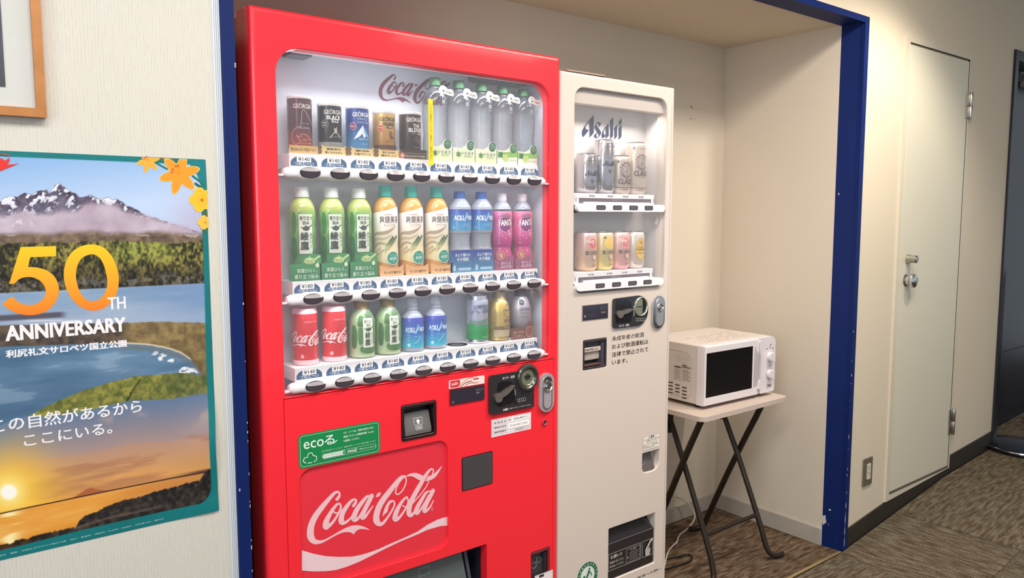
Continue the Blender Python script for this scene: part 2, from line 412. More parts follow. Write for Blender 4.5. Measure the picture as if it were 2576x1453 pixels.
# floor: slab, ramp and carpet tiles
def carpet(name, c1, c2, c3):
    m = bpy.data.materials.new(name); m.use_nodes = True; nt = m.node_tree; b = nt.nodes['Principled BSDF']; N = nt.nodes.new; L = nt.links.new
    b.inputs['Roughness'].default_value = .95; b.inputs['Specular IOR Level'].default_value = .1
    tc = N('ShaderNodeTexCoord'); oi = N('ShaderNodeObjectInfo'); ad = N('ShaderNodeVectorMath'); ad.operation = 'ADD'
    cm = N('ShaderNodeCombineXYZ'); m9 = N('ShaderNodeMath'); m9.operation = 'MULTIPLY'; m9.inputs[1].default_value = 37; L(oi.outputs['Random'], m9.inputs[0])
    L(m9.outputs[0], cm.inputs[0]); L(m9.outputs[0], cm.inputs[1]); L(tc.outputs['Object'], ad.inputs[0]); L(cm.outputs[0], ad.inputs[1])
    def noise(sc, s, det=2):
        mp = N('ShaderNodeMapping'); mp.inputs['Scale'].default_value = sc; L(ad.outputs[0], mp.inputs[0]); q = N('ShaderNodeTexNoise'); q.inputs['Scale'].default_value = s; q.inputs['Detail'].default_value = det
        L(mp.outputs[0], q.inputs['Vector']); return q.outputs[0]
    streak = noise((1, 5, 1), 15, 3); fine = noise((1, 2.2, 1), 190, 2); big = noise((1, 3, 1), 3)
    cr_ = N('ShaderNodeValToRGB'); e = cr_.color_ramp; e.elements[0].position = .36; e.elements[0].color = (*srgb(c1), 1); e.elements[1].position = .66; e.elements[1].color = (*srgb(c3), 1)
    k = e.elements.new(.5); k.color = (*srgb(c2), 1); L(streak, cr_.inputs[0])
    r = N('ShaderNodeMapRange'); r.inputs[1].default_value = .32; r.inputs[2].default_value = .68; r.inputs[3].default_value = .35; r.inputs[4].default_value = 1.55; L(fine, r.inputs[0])
    r2 = N('ShaderNodeMapRange'); r2.inputs[3].default_value = .8; r2.inputs[4].default_value = 1.2; L(big, r2.inputs[0])
    r3 = N('ShaderNodeMapRange'); r3.inputs[3].default_value = .9; r3.inputs[4].default_value = 1.1; L(oi.outputs['Random'], r3.inputs[0])
    mu = N('ShaderNodeMath'); mu.operation = 'MULTIPLY'; L(r.outputs[0], mu.inputs[0]); L(r2.outputs[0], mu.inputs[1])
    mv = N('ShaderNodeMath'); mv.operation = 'MULTIPLY'; L(mu.outputs[0], mv.inputs[0]); L(r3.outputs[0], mv.inputs[1])
    v = N('ShaderNodeVectorMath'); v.operation = 'SCALE'; L(cr_.outputs[0], v.inputs[0]); L(mv.outputs[0], v.inputs['Scale']); L(v.outputs[0], b.inputs['Base Color'])
    bp = N('ShaderNodeBump'); bp.inputs['Strength'].default_value = 1; bp.inputs['Distance'].default_value = .004; L(fine, bp.inputs['Height']); L(bp.outputs[0], b.inputs['Normal']); return m
M_C1 = carpet('hall_carpet', '#584a3c', '#6c6152', '#7f7767')
M_C2 = carpet('alcove_carpet', '#54402f', '#6f5b4a', '#857767')
M_SLAB = mat('floor_slab', '#3a332c', .9)
g = G(); g.box(-3, 2.95, -3.2, 2.3, -.1, -.006, M_SLAB)
for a, b in ((2.95, 3.95), (3.95, 7)):
    g.add([(a, -3.2, rampz(a) - .006), (b, -3.2, rampz(b) - .006), (b, 2.3, rampz(b) - .006), (a, 2.3, rampz(a) - .006)], [(0, 1, 2, 3)], M_SLAB)
floor = st('floor', g)
def tilemesh(wx, wy, m):
    a, b, c = wx / 2, wy / 2, .0022
    v = [(-a + c * .3, -b + c * .3, -.006), (a - c * .3, -b + c * .3, -.006), (a - c * .3, b - c * .3, -.006), (-a + c * .3, b - c * .3, -.006),
         (-a + c * .3, -b + c * .3, -.0015), (a - c * .3, -b + c * .3, -.0015), (a - c * .3, b - c * .3, -.0015), (-a + c * .3, b - c * .3, -.0015),
         (-a + c, -b + c, 0), (a - c, -b + c, 0), (a - c, b - c, 0), (-a + c, b - c, 0)]
    q = G().add(v, [(0, 1, 5, 4), (1, 2, 6, 5), (2, 3, 7, 6), (3, 0, 4, 7), (4, 5, 9, 8), (5, 6, 10, 9), (6, 7, 11, 10), (7, 4, 8, 11), (8, 9, 10, 11)], m)
    return mesh('carpet_tile', q)
TM = tilemesh(.5, .5, M_C1)
def put_tile(me, x, y, x2=None, z0=None, rot=0):
    o = bpy.data.objects.new('carpet_tile', me); COL.objects.link(o); o.parent = floor
    z = rampz(x); sl = 0 if x < 2.95 else math.atan(.1235 if x < 3.95 else .063)
    o.location = (x, y, z)
    o.rotation_euler = Matrix.Rotation(-sl, 3, 'Y').__matmul__(Matrix.Rotation(rot, 3, 'Z')).to_euler()
ix = 0
for cx in [2.70 - .5 * i for i in range(11)] + [3.2 + .5 * i for i in range(8)]:
    ix += 1
    for j in range(10):
        put_tile(TM, cx, 1.327 - .5 * j, rot=PI / 2 * ((ix + j) % 2) if j != 0 else (0 if ix % 3 else PI / 2))
for cx, wd in [(2.745, .5), (2.245, .5), (1.745, .5), (1.245, .5), (.745, .43)]:
    put_tile(tilemesh(wd, .5, M_C2), cx, 1.847, rot=0 if wd != .5 else random.choice((0, PI)))
    put_tile(tilemesh(wd, .13, M_C2), cx, 2.162)
for cx in (4.785, 5.285, 5.785): put_tile(TM, cx, 1.827)
st('trim_4', G().box(.53, 2.99, 1.579, 1.592, -.001, .0035, mat('brass_strip', '#c2a878', .38, .6)), .001)
# light door with its frame in the right wall
M_DOOR = mat('door_paint', '#dbd6c3', .5, bump=.05, bscale=300)
M_DF = mat('door_frame_paint', '#d9d0bd', .4)
M_STEEL = mat('brushed_steel', '#b9b4ab', .28, 1)
M_CHROME = mat('chrome', '#d8d8da', .12, 1)
g = G(); g.box(3.3875, 3.9838, WY - .0065, WY + .04, .168, 2.125, M_DOOR); dr = st('door_1', g, .002)
g = G(); g.prism([(3.352, .13), (4.0, .155), (4.0, 2.157), (3.352, 2.157)], WY - .008, WY, M_DF, [[(3.384, .158), (3.984, .158), (3.984, 2.133), (3.384, 2.133)]])
g.band([(3.384, .158), (3.984, .158), (3.984, 2.133), (3.384, 2.133)][::-1], WY - .008, [(3.384, .158), (3.984, .158), (3.984, 2.133), (3.384, 2.133)][::-1], WY + .05, M_DF)
single('door_frame', g, parent=dr, bevel=.001)
single('door_gap', G().box(3.384, 3.985, WY + .035, WY + .05, .158, 2.133, mat('dark_gap', '#14120f', .9)), parent=dr)
single('threshold', G().box(3.384, 3.984, WY - .006, WY + .02, .152, .166, mat('worn_sill', '#6e665c', .6)), parent=dr)
for z0, z1 in ((1.858, 1.983), (.325, .455)):
    zm = (z0 + z1) / 2
    g = G(); g.lathe([(.007, z0), (.008, z0 + .002), (.008, zm - .001), (.0075, zm), (.008, zm + .001), (.008, z1 - .002), (.007, z1)], M_STEEL, 20, 4.005, WY - .014)
    g.box(3.966, 4.005, WY - .011, WY - .0075, zm, z1 - .004, M_STEEL); g.box(3.966, 4.005, WY - .011, WY - .0075, z0 + .004, zm - .003, M_STEEL)
    single('hinge', g, parent=dr)
g = G(); g.lathe([(0, -.05), (.012, -.05), (.0165, -.046), (.0165, -.03), (.02, -.006), (.02, .002)], M_STEEL, 28, 3.452, WY, 1.212, 'y'); single('lock_cylinder', g, parent=dr)
g = G(); g.lathe([(0, -.05), (.02, -.05), (.03, -.044), (.031, -.034), (.022, -.026), (.02, -.012), (.032, -.004), (.034, .002)], M_CHROME, 32, 3.45, WY, 1.118, 'y')
g.lathe([(0, -.054), (.009, -.054), (.012, -.05)], M_STEEL, 20, 3.45, WY, 1.118, 'y'); single('door_knob', g, parent=dr)
# dark doorway at the far end
M_ND = mat('navy_steel_door', '#23242f', .35)
g = G(); g.box(4.527, 4.57, WY - .012, 1.70, .14, 2.252, M_ND); g.box(4.57, 6.6, WY - .012, 1.7, 2.2, 2.252, M_ND); st('trim_5', g, .002)
g = G(); g.box(4.57, 6.6, 1.69, 1.73, .172, 2.2, M_ND); d2 = st('door_2', g, .002)
g = G(); g.box(4.62, 6.5, 1.682, 1.69, .2, .62, M_ND); single('kick_plate', g, parent=d2, bevel=.002)
M_DC = mat('closer_grey', '#8d8578', .45)
g = G(); g.box(4.93, 5.25, 1.63, 1.69, 2.115, 2.15, M_DC); cl = single('door_closer', g, parent=d2, bevel=.003)
g = G(); g.tube([(4.84, 1.66, 2.182), (4.98, 1.64, 2.176)], .006, M_DC, 8); g.tube([(4.97, 1.64, 2.18), (5.12, 1.645, 2.165)], .005, M_DC, 8); g.lathe([(.008, 2.15), (.008, 2.185)], M_DC, 12, 4.975, 1.64); single('closer_arm', g, parent=d2)
# wall socket
t = T('wall_outlet', (3.187, WY, .304), 'grey metal wall outlet plate low on the cream wall beside the navy frame', 'outlet')
g = G(); g.prism(rr(3.149, .245, 3.225, .365, .004), WY - .006, WY, mat('outlet_plate', '#8d8478', .35, .6)); t.part('plate', g, world=True, bevel=.001)
g = G(); g.prism(rr(3.178, .272, 3.206, .340, .002), WY - .009, WY - .004, mat('outlet_insert', '#d8d0c0', .5)); o = t.part('socket_insert', g, world=True, label='cream socket insert')
d = D()
for z in (.318, .294):
    d.rect(3.187, z, 3.189, z + .009, '#2a2622'); d.rect(3.195, z, 3.197, z + .009, '#2a2622')
d.build('socket_slots', t, o, y=WY - .0092)
# screw holes in the alcove wall
d = D(); tmp = T('wall_mark', (2.76, 2.224, 1.82), 'small brown screw holes on the alcove back wall above the microwave', 'wall mark')
for (u, v_, a) in ((1739, 268, .004), (1738, 298, .003), (1746, 300, .0022), (1742, 272, .002)):
    x, z = onY(u, v_, 2.2246); d = D(); d.ell(x, z, a, a * 1.3, '#6b5638', 9); d.build('screw_hole', tmp, y=2.2246)

# ------------------------------------------------------------------ logos
LS, LX, RX_ = 6.055, 755, 935
def strokes(lst, ox, oy, s, Y):
    out = []
    for p in lst:
        if len(p[0]) == 3: v, f = ribbon(p, 6); out.append((tr(v, ox, oy, s, Y), f))
        else:
            q = tr([(a[0], a[1]) for a in cr(p, 5, True)] if p[0] != p[1] else p, ox, oy, s, Y)
            out.append((q, [tuple(x) for x in tessellate_polygon([[Vector((a[0], a[1], 0)) for a in q]])]))
    return out
SL = [[(578, 592, 44), (615, 545, 40), (620, 505, 30), (598, 478, 34), (545, 495, 45), (460, 585, 60), (350, 715, 78), (255, 845, 88), (195, 970, 96), (175, 1090, 105), (187, 1175, 108), (235, 1232, 84), (310, 1238, 44)],
      [(270, 1215), (330, 1217), (400, 1200), (520, 1135), (640, 1065), (750, 1010), (840, 988), (920, 988), (1010, 1015), (1078, 1055), (1000, 1045), (930, 1045), (880, 1070), (850, 1105), (835, 1125), (800, 1100), (740, 1090), (660, 1100), (560, 1145), (460, 1200), (360, 1255), (280, 1275), (230, 1270)],
      [(420, 1012, 84), (500, 960, 45), (560, 880, 36), (610, 790, 30), (640, 715, 30), (632, 668, 28), (605, 655, 32), (560, 690, 42), (505, 765, 54), (450, 860, 70), (412, 950, 88), (408, 1008, 90)],
      [(525, 775, 24), (562, 800, 24), (610, 792, 24), (660, 757, 22), (720, 690, 30)],
      [(832, 690, 45), (862, 645, 42), (872, 605, 32), (845, 590, 32), (790, 625, 45), (720, 715, 62), (665, 810, 72), (647, 890, 82), (655, 942, 82), (705, 945, 48), (750, 915, 36), (800, 865, 28), (840, 800, 22)],
      [(1085, 545, 26), (1040, 548, 42), (960, 640, 60), (890, 740, 70), (847, 835, 80), (842, 898, 76), (895, 890, 42), (960, 790, 28), (1030, 660, 26), (1078, 565, 26)],
      [(1112, 535, 66), (1060, 640, 66), (990, 780, 68), (965, 865, 70), (1005, 862, 46), (1060, 790, 32), (1130, 690, 16)]]
SR = [[(110, 495), (110, 495), (168, 482), (138, 545), (78, 560)],
      [(525, 240, 40), (470, 255, 50), (400, 330, 62), (300, 460, 76), (200, 590, 84), (130, 710, 88), (92, 840, 92), (97, 920, 100), (135, 965, 75), (190, 955, 48), (260, 870, 34), (330, 760, 28), (366, 680, 26), (362, 625, 26), (325, 612, 28)],
      [(325, 600), (280, 620), (230, 700), (200, 780), (188, 848), (225, 810), (262, 775), (275, 720), (300, 660), (340, 625)],
      [(525, 235, 22), (546, 280, 20), (540, 350, 20), (500, 440, 20), (440, 505, 20), (398, 508, 24), (386, 455, 20), (430, 350, 20), (490, 270, 22), (530, 240, 20)],
      [(545, 236), (600, 200), (680, 185), (740, 200), (808, 238), (765, 300), (700, 270), (640, 240), (590, 238), (560, 243)],
      [(945, 205, 18), (962, 150, 20), (940, 125, 24), (900, 150, 36), (840, 230, 52), (770, 350, 62), (690, 490, 68), (620, 630, 72), (592, 740, 72), (592, 815, 74), (620, 840, 46), (660, 800, 40), (720, 720, 26)],
      [(893, 310, 14), (850, 400, 15), (770, 510, 17), (690, 600, 18), (650, 650, 16)],
      [(878, 240), (940, 215), (1000, 170), (1040, 130), (1092, 78), (1060, 150), (1000, 240), (930, 290), (840, 310), (862, 270)],
      [(558, 555, 28), (520, 580, 36), (460, 660, 50), (402, 770, 70), (376, 860, 76), (380, 900, 66), (430, 880, 44), (500, 790, 32), (560, 690, 28), (578, 610, 26), (558, 558, 26)],
      [(495, 690, 20), (540, 705, 20), (600, 680, 20)],
      [(905, 465, 24), (850, 490, 38), (780, 600, 54), (722, 700, 64), (695, 775, 64), (712, 808, 44), (760, 755, 34), (830, 640, 26), (890, 525, 22)],
      [(955, 455, 60), (920, 530, 58), (860, 650, 58), (824, 745, 60), (825, 782, 40), (870, 755, 34), (920, 690, 24), (965, 600, 12)]]
SHP = strokes(SL, LX, 1160, LS, RY) + strokes(SR, RX_, 1160, LS, RY)
allp = np.array([p[:2] for v, f in SHP for p in v]); lo, hi = allp.min(0), allp.max(0); LW = hi[0] - lo[0]
COKE = [([((p[0] - (lo[0] + hi[0]) / 2) / LW, (p[1] - (lo[1] + hi[1]) / 2) / LW) + tuple(p[2:]) for p in v], f) for v, f in SHP]
CCX, CCZ = (lo[0] + hi[0]) / 2, (lo[1] + hi[1]) / 2
AS = [[(700, 150), (480, 410), (290, 650), (190, 830), (160, 970), (170, 1060), (230, 1155), (480, 840), (345, 800), (325, 720), (345, 645), (505, 455)], [(700, 150), (705, 955), (515, 1175), (505, 420)],
      [(860, 490), (940, 470), (1000, 495), (1045, 560), (935, 705), (925, 540), (890, 525), (850, 560), (825, 610), (1025, 900), (1035, 960), (1010, 1050), (940, 1150), (870, 1195), (800, 1195), (750, 1160), (705, 1100), (825, 950), (825, 1120), (850, 1175), (890, 1165), (945, 1085), (760, 770), (735, 700), (765, 620)],
      [(1250, 740), (1190, 810), (1155, 900), (1155, 980), (1200, 1075), (1250, 1050), (1250, 1095), (1120, 1220), (1075, 1150), (1060, 1050), (1090, 920), (1180, 770), (1290, 640)], [(1385, 530), (1385, 1090), (1255, 1240), (1250, 690)],
      [(1595, 265), (1580, 1110), (1460, 1250), (1455, 410)], [(1590, 800), (1640, 750), (1775, 590), (1765, 1130), (1650, 1265), (1645, 785), (1600, 805)],
      [(1980, 310), (1980, 510), (1855, 655), (1855, 450)], [(1975, 600), (1965, 1140), (1840, 1285), (1845, 745)]]
ASH = []
AY = RY + .09
for p in AS:
    q = tr(p, 1460, 280, 18.167, AY); ASH.append((q, [tuple(x) for x in tessellate_polygon([[Vector((a[0], a[1], 0)) for a in q]])]))
ap = np.array([p for v, f in ASH for p in v]); alo, ahi = ap.min(0), ap.max(0); AW = ahi[0] - alo[0]; ACX, ACZ = (alo + ahi) / 2
ASAHI = [([((p[0] - ACX) / AW, (p[1] - ACZ) / AW) for p in v], f) for v, f in ASH]

def plate(s, outer, holes, y0, y1, m, r=.006, hr=.002, steps=3):
    """front plate with rounded outer arris and hole edges; outer / holes = (x0, z0, x1, z1, radii)"""
    def L(p, i):
        q = p[4] if isinstance(p[4], (tuple, list)) else (p[4],) * 4
        return rr(p[0] + i, p[1] + i, p[2] - i, p[3] - i, tuple(max(a - i, 1e-4) for a in q), 8)
    s.face([L(outer, r)] + [L(h, -hr) for h in holes], y0, m)
    for P_, R_, sg in [(outer, r, 1)] + [(h, hr, -1) for h in holes]:
        pr = None
        for k in range(steps + 1):
            a = PI / 2 * k / steps; l = L(P_, sg * R_ * (1 - math.sin(a))); y = y0 + R_ * (1 - math.cos(a))
            if pr:
                if sg > 0: s.band(pr[0], pr[1], l, y, m, True)
                else: s.band(pr[0][::-1], pr[1], l[::-1], y, m, True)
            pr = (l, y)
        l = pr[0]
        if sg > 0: s.band(l, pr[1], l, y1, m, True)
        else: s.band(l[::-1], pr[1], l[::-1], y1, m, True)
    return s
def off(p, x0): return (p[0] + x0, p[1], p[2] + x0, p[3], p[4])

# ------------------------------------------------------------------ red vending machine
X0, X1, ZT = .571, 1.419, 1.83
M_RED = mat('red_enamel', '#ff2a3a', .32, coat=.35)
M_RED2 = mat('dark_red_cabinet', '#9c0c16', .3, coat=.3)
M_BLK = mat('black_plastic', '#15131a', .4)
M_DGR = mat('dark_grey_plastic', '#37353c', .35)
M_WPL = mat('white_plastic', '#f3f0f4', .35)
M_INT = mat('display_lining', '#d9dce6', .55)
VM = T('vending_machine', ((X0 + X1) / 2, RY + .31, 0), 'large red soft drink vending machine recessed in the alcove', 'vending machine')
def ring_(x0, x1, z0, z1, t, y0, y1, m): return G().prism([(x0, z0), (x1, z0), (x1, z1), (x0, z1)], y0, y1, m, [[(x0 + t, z0 + t), (x1 - t, z0 + t), (x1 - t, z1 - t), (x0 + t, z1 - t)]])
g = ring_(X0 + .004, X1 - .004, .04, 1.822, .010, RY + .088, RY + .13, M_RED2); g.box(X0 + .004, X1 - .004, RY + .13, RY + .615, .04, 1.822, M_RED2); VM.part('cabinet', g, world=True)
g = ring_(X0, X1, .05, 1.83, .012, RY + .032, RY + .078, M_RED); VM.part('door_edge', g, world=True)
g = ring_(X0 + .004, X1 - .004, .05, 1.822, .012, RY + .078, RY + .088, M_BLK); VM.part('door_seal', g, world=True)
for fx in (X0 + .05, X1 - .09):
    for fy in (RY + .08, RY + .55):
        g = G(); g.lathe([(.02, .001), (.02, .012), (.009, .014), (.009, .045)], M_DGR, 16, fx + .02, fy); VM.part('foot', g, world=True)
WIN = (.0525, 1.0065, .8125, 1.754, (.002, .002, .055, .055))
DOOR = (.0495, .06, .8300, 1.0025, .001)
g = G(); plate(g, (X0, .05, X1, ZT, .004), [off(WIN, X0), off(DOOR, X0)], RY, RY + .032, M_RED, .011, .0025, 4); VM.part('door_frame', g, world=True)
AD = (.0800, .555, .4745, .8365, .030)
BILL = (.341, .854, .4405, .943, .006); CH = (.13, .28, .596, .527, .003); CR = (.750, .36, .819, .459, .002)
g = G(); plate(g, (X0 + .0505, .065, X0 + .829, 1.0015, .002), [off(h, X0) for h in (AD, BILL, CH, CR)], RY + .0012, RY + .03, M_RED, .0012, .0015, 2)
LD = VM.part('lower_door', g, world=True)
# display case
g = G(); x0, x1, z0, z1, y1 = X0 + .046, X0 + .8165, 1.0, 1.766, RY + .112
g.add([(x0, RY + .018, z0), (x1, RY + .018, z0), (x1, y1, z0), (x0, y1, z0), (x0, RY + .018, z1), (x1, RY + .018, z1), (x1, y1, z1), (x0, y1, z1)], [(0, 1, 2, 3), (4, 7, 6, 5), (3, 2, 6, 7), (0, 3, 7, 4), (2, 1, 5, 6)], M_INT)
VM.part('display_case', g, world=True)
g = G(); g.box(X0 + .105, X0 + .79, RY + .03, RY + .05, 1.755, 1.765, M_WPL); VM.part('light_bar', g, world=True, bevel=.002)
for a, b in ((.107, .158), (.612, .775)):
    g = G(); g.box(X0 + a, X0 + b, RY + .055, RY + .10, 1.752, 1.766, mat('bracket_grey', '#6d6f7a', .5)); VM.part('lamp_bracket', g, world=True, bevel=.001)
area('display_lamp_and_fill', (X0 + .43, RY + .034, 1.752), (-.35, 0, 0),   .68, .014, 1.15, (.93, .96, 1), spread=2.6)
for z_, p_ in ((1.494, .68), (1.217, .62)): area('display_lamp_and_fill', (X0 + .43, RY + .028, z_ - .014), (-.45, 0, 0), .68, .008, p_, (.95, .96, 1), spread=2.6)  # fill lamps added under the shelves to brighten the lower rows
GLASS = clearmat('display_glass', '#e9edf2', .03, '#c8ccd2', .06, .015)
g = G(); g.box(X0 + .049, X0 + .816, RY + .009, RY + .012, 1.0035, 1.76, GLASS); VM.part('display_glass', g, world=True)
d = D(); c1 = np.array([p[:2] for p in COKE[0][0]]); lwd = .212; lz = 1.7495 - c1[:, 1].max() * lwd; lx = .353 - c1[:, 0].min() * lwd
d.shape(COKE, X0 + lx, lz, lwd, '#84485c', shear=0)
d.build('lettering', VM, y=RY + .1115)
ROWS = [(1.536, 1.5045, 1.493), (1.2555, 1.2255, 1.2175), (1.0625, 1.032, 1.0225)]
BX = [.1205 + .0702 * i for i in range(10)]
TX = [.1185 + .0711 * i for i in range(10)]
PXX = [.129, .2005, .2705, .3405, .4125, .487, .559, .631, .7, .772]
g0 = G(); n = 40
for a, b, mm, y in ((.023, .0128, M_BLK, -.0105), ):
    v = [(p[0], 0, p[1]) for p in ell(0, 0, .0236, .0122, n)] + [(p[0], -.004, p[1]) for p in ell(0, 0, .0230, .0117, n)]
    g0.add(v, [(k, (k + 1) % n, n + (k + 1) % n, n + k) for k in range(n)], M_BLK, True)
    up, lo_ = [], []
    for k in range(n + 1):
        t = 2 * PI * k / n
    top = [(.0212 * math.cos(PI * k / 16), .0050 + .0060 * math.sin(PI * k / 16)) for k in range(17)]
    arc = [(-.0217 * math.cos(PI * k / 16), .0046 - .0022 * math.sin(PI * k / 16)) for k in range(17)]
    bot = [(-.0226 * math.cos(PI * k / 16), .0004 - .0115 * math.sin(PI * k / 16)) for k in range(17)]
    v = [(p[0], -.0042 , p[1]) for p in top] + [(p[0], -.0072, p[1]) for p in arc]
    g0.add(v, [tuple(range(16, -1, -1)) + tuple(range(33, 16, -1))][:0] or [(k, 33 - k, 32 - k, k + 1) for k in range(16)], mat('button_reflection', '#aaa3a9', .25, coat=.5))  # lighter grey paints the dome's reflection onto the upper facet
    v = [(p[0], -.0072, p[1]) for p in arc] + [(p[0], -.0045, p[1]) for p in bot]
    g0.add(v, [(k, 17 + k, 18 + k, k + 1) for k in range(16)], mat('button_lens', '#4d4650', .3, coat=.4))
    v = [(p[0], -.0041, p[1]) for p in ell(0, 0, .0230, .0117, n)]
    g0.add(v, [tuple(range(n))], M_BLK)
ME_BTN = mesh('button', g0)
def tagmesh(price):
    t = T('tmp'); d = D()
    arch = [(-.0305, 0), (.0305, 0), (.0305, .006)] + [(.0305 * math.cos(a), .006 + .0165 * math.sin(a)) for a in [PI / 2 * k / 10 for k in range(1, 10)]] + [(-.0305 * math.sin(a), .006 + .0165 * math.cos(a)) for a in [PI / 2 * k / 10 for k in range(1, 10)]] + [(-.0305, .006)]
    d.poly(arch, '#30567f'); d.text('つめた〜い', 0, .0012, .0078, '#e9eef4', w=.044, az='b', bold=.01)
    d.rect(-.0165, .0085, .0165, .0225, '#fbfafc', .001); d.text(price, 0, .0105, .0085, '#1d1d26', w=.026, az='b', bold=.02)
    o = d.build('price_tag', t, world=False); me = o.data; bpy.data.objects.remove(o); bpy.data.objects.remove(t.root); return me
TAGS = {p: tagmesh(p) for p in ('¥140', '¥180', '¥160')}
for ri, (zt, zb, zr) in enumerate(ROWS):
    g = G(); g.box(X0 + .085, X0 + .787, RY + .022, RY + .109, zb, zt, M_WPL)
    for k in (.475,): g.box(X0 + k, X0 + k + .001, RY + .0215, RY + .03, zb + .004, zt - .004, M_DGR)
    sh = VM.part('shelf', g, world=True, bevel=.001)
    if ri == 2:
        g = G(); g.lathe([(.018, 0), (.026, 0), (.027, .0015), (.027, 0)], M_DGR, 28, X0 + .548, RY + .065, zt + .0003); g.lathe([(0, 0), (.018, .0004)], M_DGR, 28, X0 + .548, RY + .065, zt + .0003); VM.part('can_socket', g, sh, world=True)
    g = G(); N_ = 150; v = []; K = 18
    for i in range(N_ + 1):
        x = .064 + (.797 - .064) * i / N_
        b = sum(math.exp(-((x - q) / .021) ** 4) for q in BX)
        e = min(1, math.sqrt(max(0, 1 - ((.012 - (x - .064)) / .012) ** 2)) if x < .076 else 1, math.sqrt(max(0, 1 - ((.012 - (.797 - x)) / .012) ** 2)) if x > .785 else 1); e = max(e, .6)
        hz = (.0120 + .0038 * b) * e; hy = .0135 * e
        for k in range(K):
            a = 2 * PI * k / K; ca, sa = math.cos(a), math.sin(a); q = (abs(ca) ** 2.6 + abs(sa) ** 2.6) ** (-1 / 2.6)
            v.append((X0 + x, RY + .0085 - hy * ca * q, zr + hz * sa * q))
    f = [(i * K + k, i * K + (k + 1) % K, (i + 1) * K + (k + 1) % K, (i + 1) * K + k) for i in range(N_) for k in range(K)]
    g.add(v, f + [tuple(range(K))[::-1], tuple(range(N_ * K, N_ * K + K))], M_WPL, True); rl = VM.part('button_rail', g, world=True)
    for a, b in ((.0525, .072), (.79, .812)): g = G(); g.box(X0 + a, X0 + b, RY + .004, RY + .02, zr - .008, zr - .0035, M_WPL); VM.part('rail_bracket', g, rl, world=True, bevel=.001)
    for i in range(10):
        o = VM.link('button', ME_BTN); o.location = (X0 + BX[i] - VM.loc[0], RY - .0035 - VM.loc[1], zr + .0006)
        pr = '¥140' if ri == 0 else '¥180' if ri == 1 else ('¥140' if i < 6 else '¥160')
        o = VM.link('price_tag', TAGS[pr]); o.location = (X0 + TX[i] - VM.loc[0], RY + .0218 - VM.loc[1], zb + .0045)
# advertising panel
M_ADR = mat('red_ad_panel', '#ee3346', .30, coat=.6)
g = G(); g.prism(rr(X0 + .079, .554, X0 + .4755, .8375, .031), RY + .0075, RY + .012, M_ADR); ad = VM.part('ad_panel', g, world=True)
def zs(l, ox, oy, s): return [(ox + a / s, oy + b / s) for a, b in l]
wv = zs([(212, 1238), (300, 1265), (400, 1285), (500, 1290), (600, 1288), (680, 1272)], 690, 980, 3.0723) + zs([(0, 1372), (100, 1335), (300, 1245), (500, 1160), (700, 1065), (850, 962), (1000, 885), (1100, 853), (1167, 838), (1167, 975), (1050, 982), (850, 1040), (650, 1130), (450, 1212), (200, 1330), (0, 1432)], 935, 1160, 6.055) + zs([(650, 1330), (560, 1366), (480, 1390), (400, 1400), (300, 1402), (212, 1395)], 690, 980, 3.0723)
d = D(); d.poly([onY(a, b, RY + .0075) for a, b in wv], '#f3d3da')
for v_, f_ in SHP: d.raw(v_, f_, '#f7c6ce'); d.k -= .8
x, z = onY(1091, 1282, RY); d.k += 1; d.ring(x, z, .004, .0045, .0006, '#f2a6b0', 16); d.text('R', x, z, .004, '#f2a6b0')
d.build('lettering', VM, ad, y=RY + .0073)
# bill acceptor
def sub(x): return x + X0
g = G(); plate(g, (sub(.3415), .8545, sub(.4400), .9425, .006), [(sub(.3475), .862, sub(.432), .934, .003)], RY - .002, RY + .02, mat('bill_bezel', '#2a1217', .35), .002, .002)
bl = VM.part('bill_acceptor', g, world=True)
g = G(); a, b = sub(.3475), sub(.432)
g.add([(a, RY + .03, .862), (b, RY + .03, .862), (b, RY + .03, .934), (a, RY + .03, .934)], [(0, 1, 2, 3)], M_BLK)
VM.part('recess', g, bl, world=True)
g = G(); a, b = sub(.352), sub(.428)
g.add([(a, RY + .004, .864), (b, RY + .004, .864), (b, RY + .003, .874), (a, RY + .003, .874), (b, RY + .016, .919), (a, RY + .016, .919), (a, RY + .03, .864), (b, RY + .03, .864), (b, RY + .03, .919), (a, RY + .03, .919)],
      [(0, 1, 2, 3), (3, 2, 4, 5), (0, 3, 5, 9, 6), (1, 7, 8, 4, 2), (5, 4, 8, 9)], mat('bill_tray', '#6e6a68', .22, coat=.5)); bt = VM.part('bill_tray', g, bl, world=True, bevel=.0015)
d = D(); cx = sub(.392)
d.frame(cx - .012, .8865, cx + .012, .904, .0008, '#e5e2e0'); d.poly([(cx - .007, .894), (cx - .003, .894), (cx - .003, .889), (cx + .003, .889), (cx + .003, .894), (cx + .007, .894), (cx, .9015)], '#e5e2e0')
d.frame(cx - .010, .8755, cx + .010, .8848, .0007, '#e5e2e0'); d.text('1000', cx, .8801, .0052, '#e5e2e0', w=.015, bold=.02)
d.build('lettering', VM, bl, fn=lambda p: (p[0], RY + .003 + (p[2] - .874) / .045 * .013 + p[1] - .0003, p[2]))
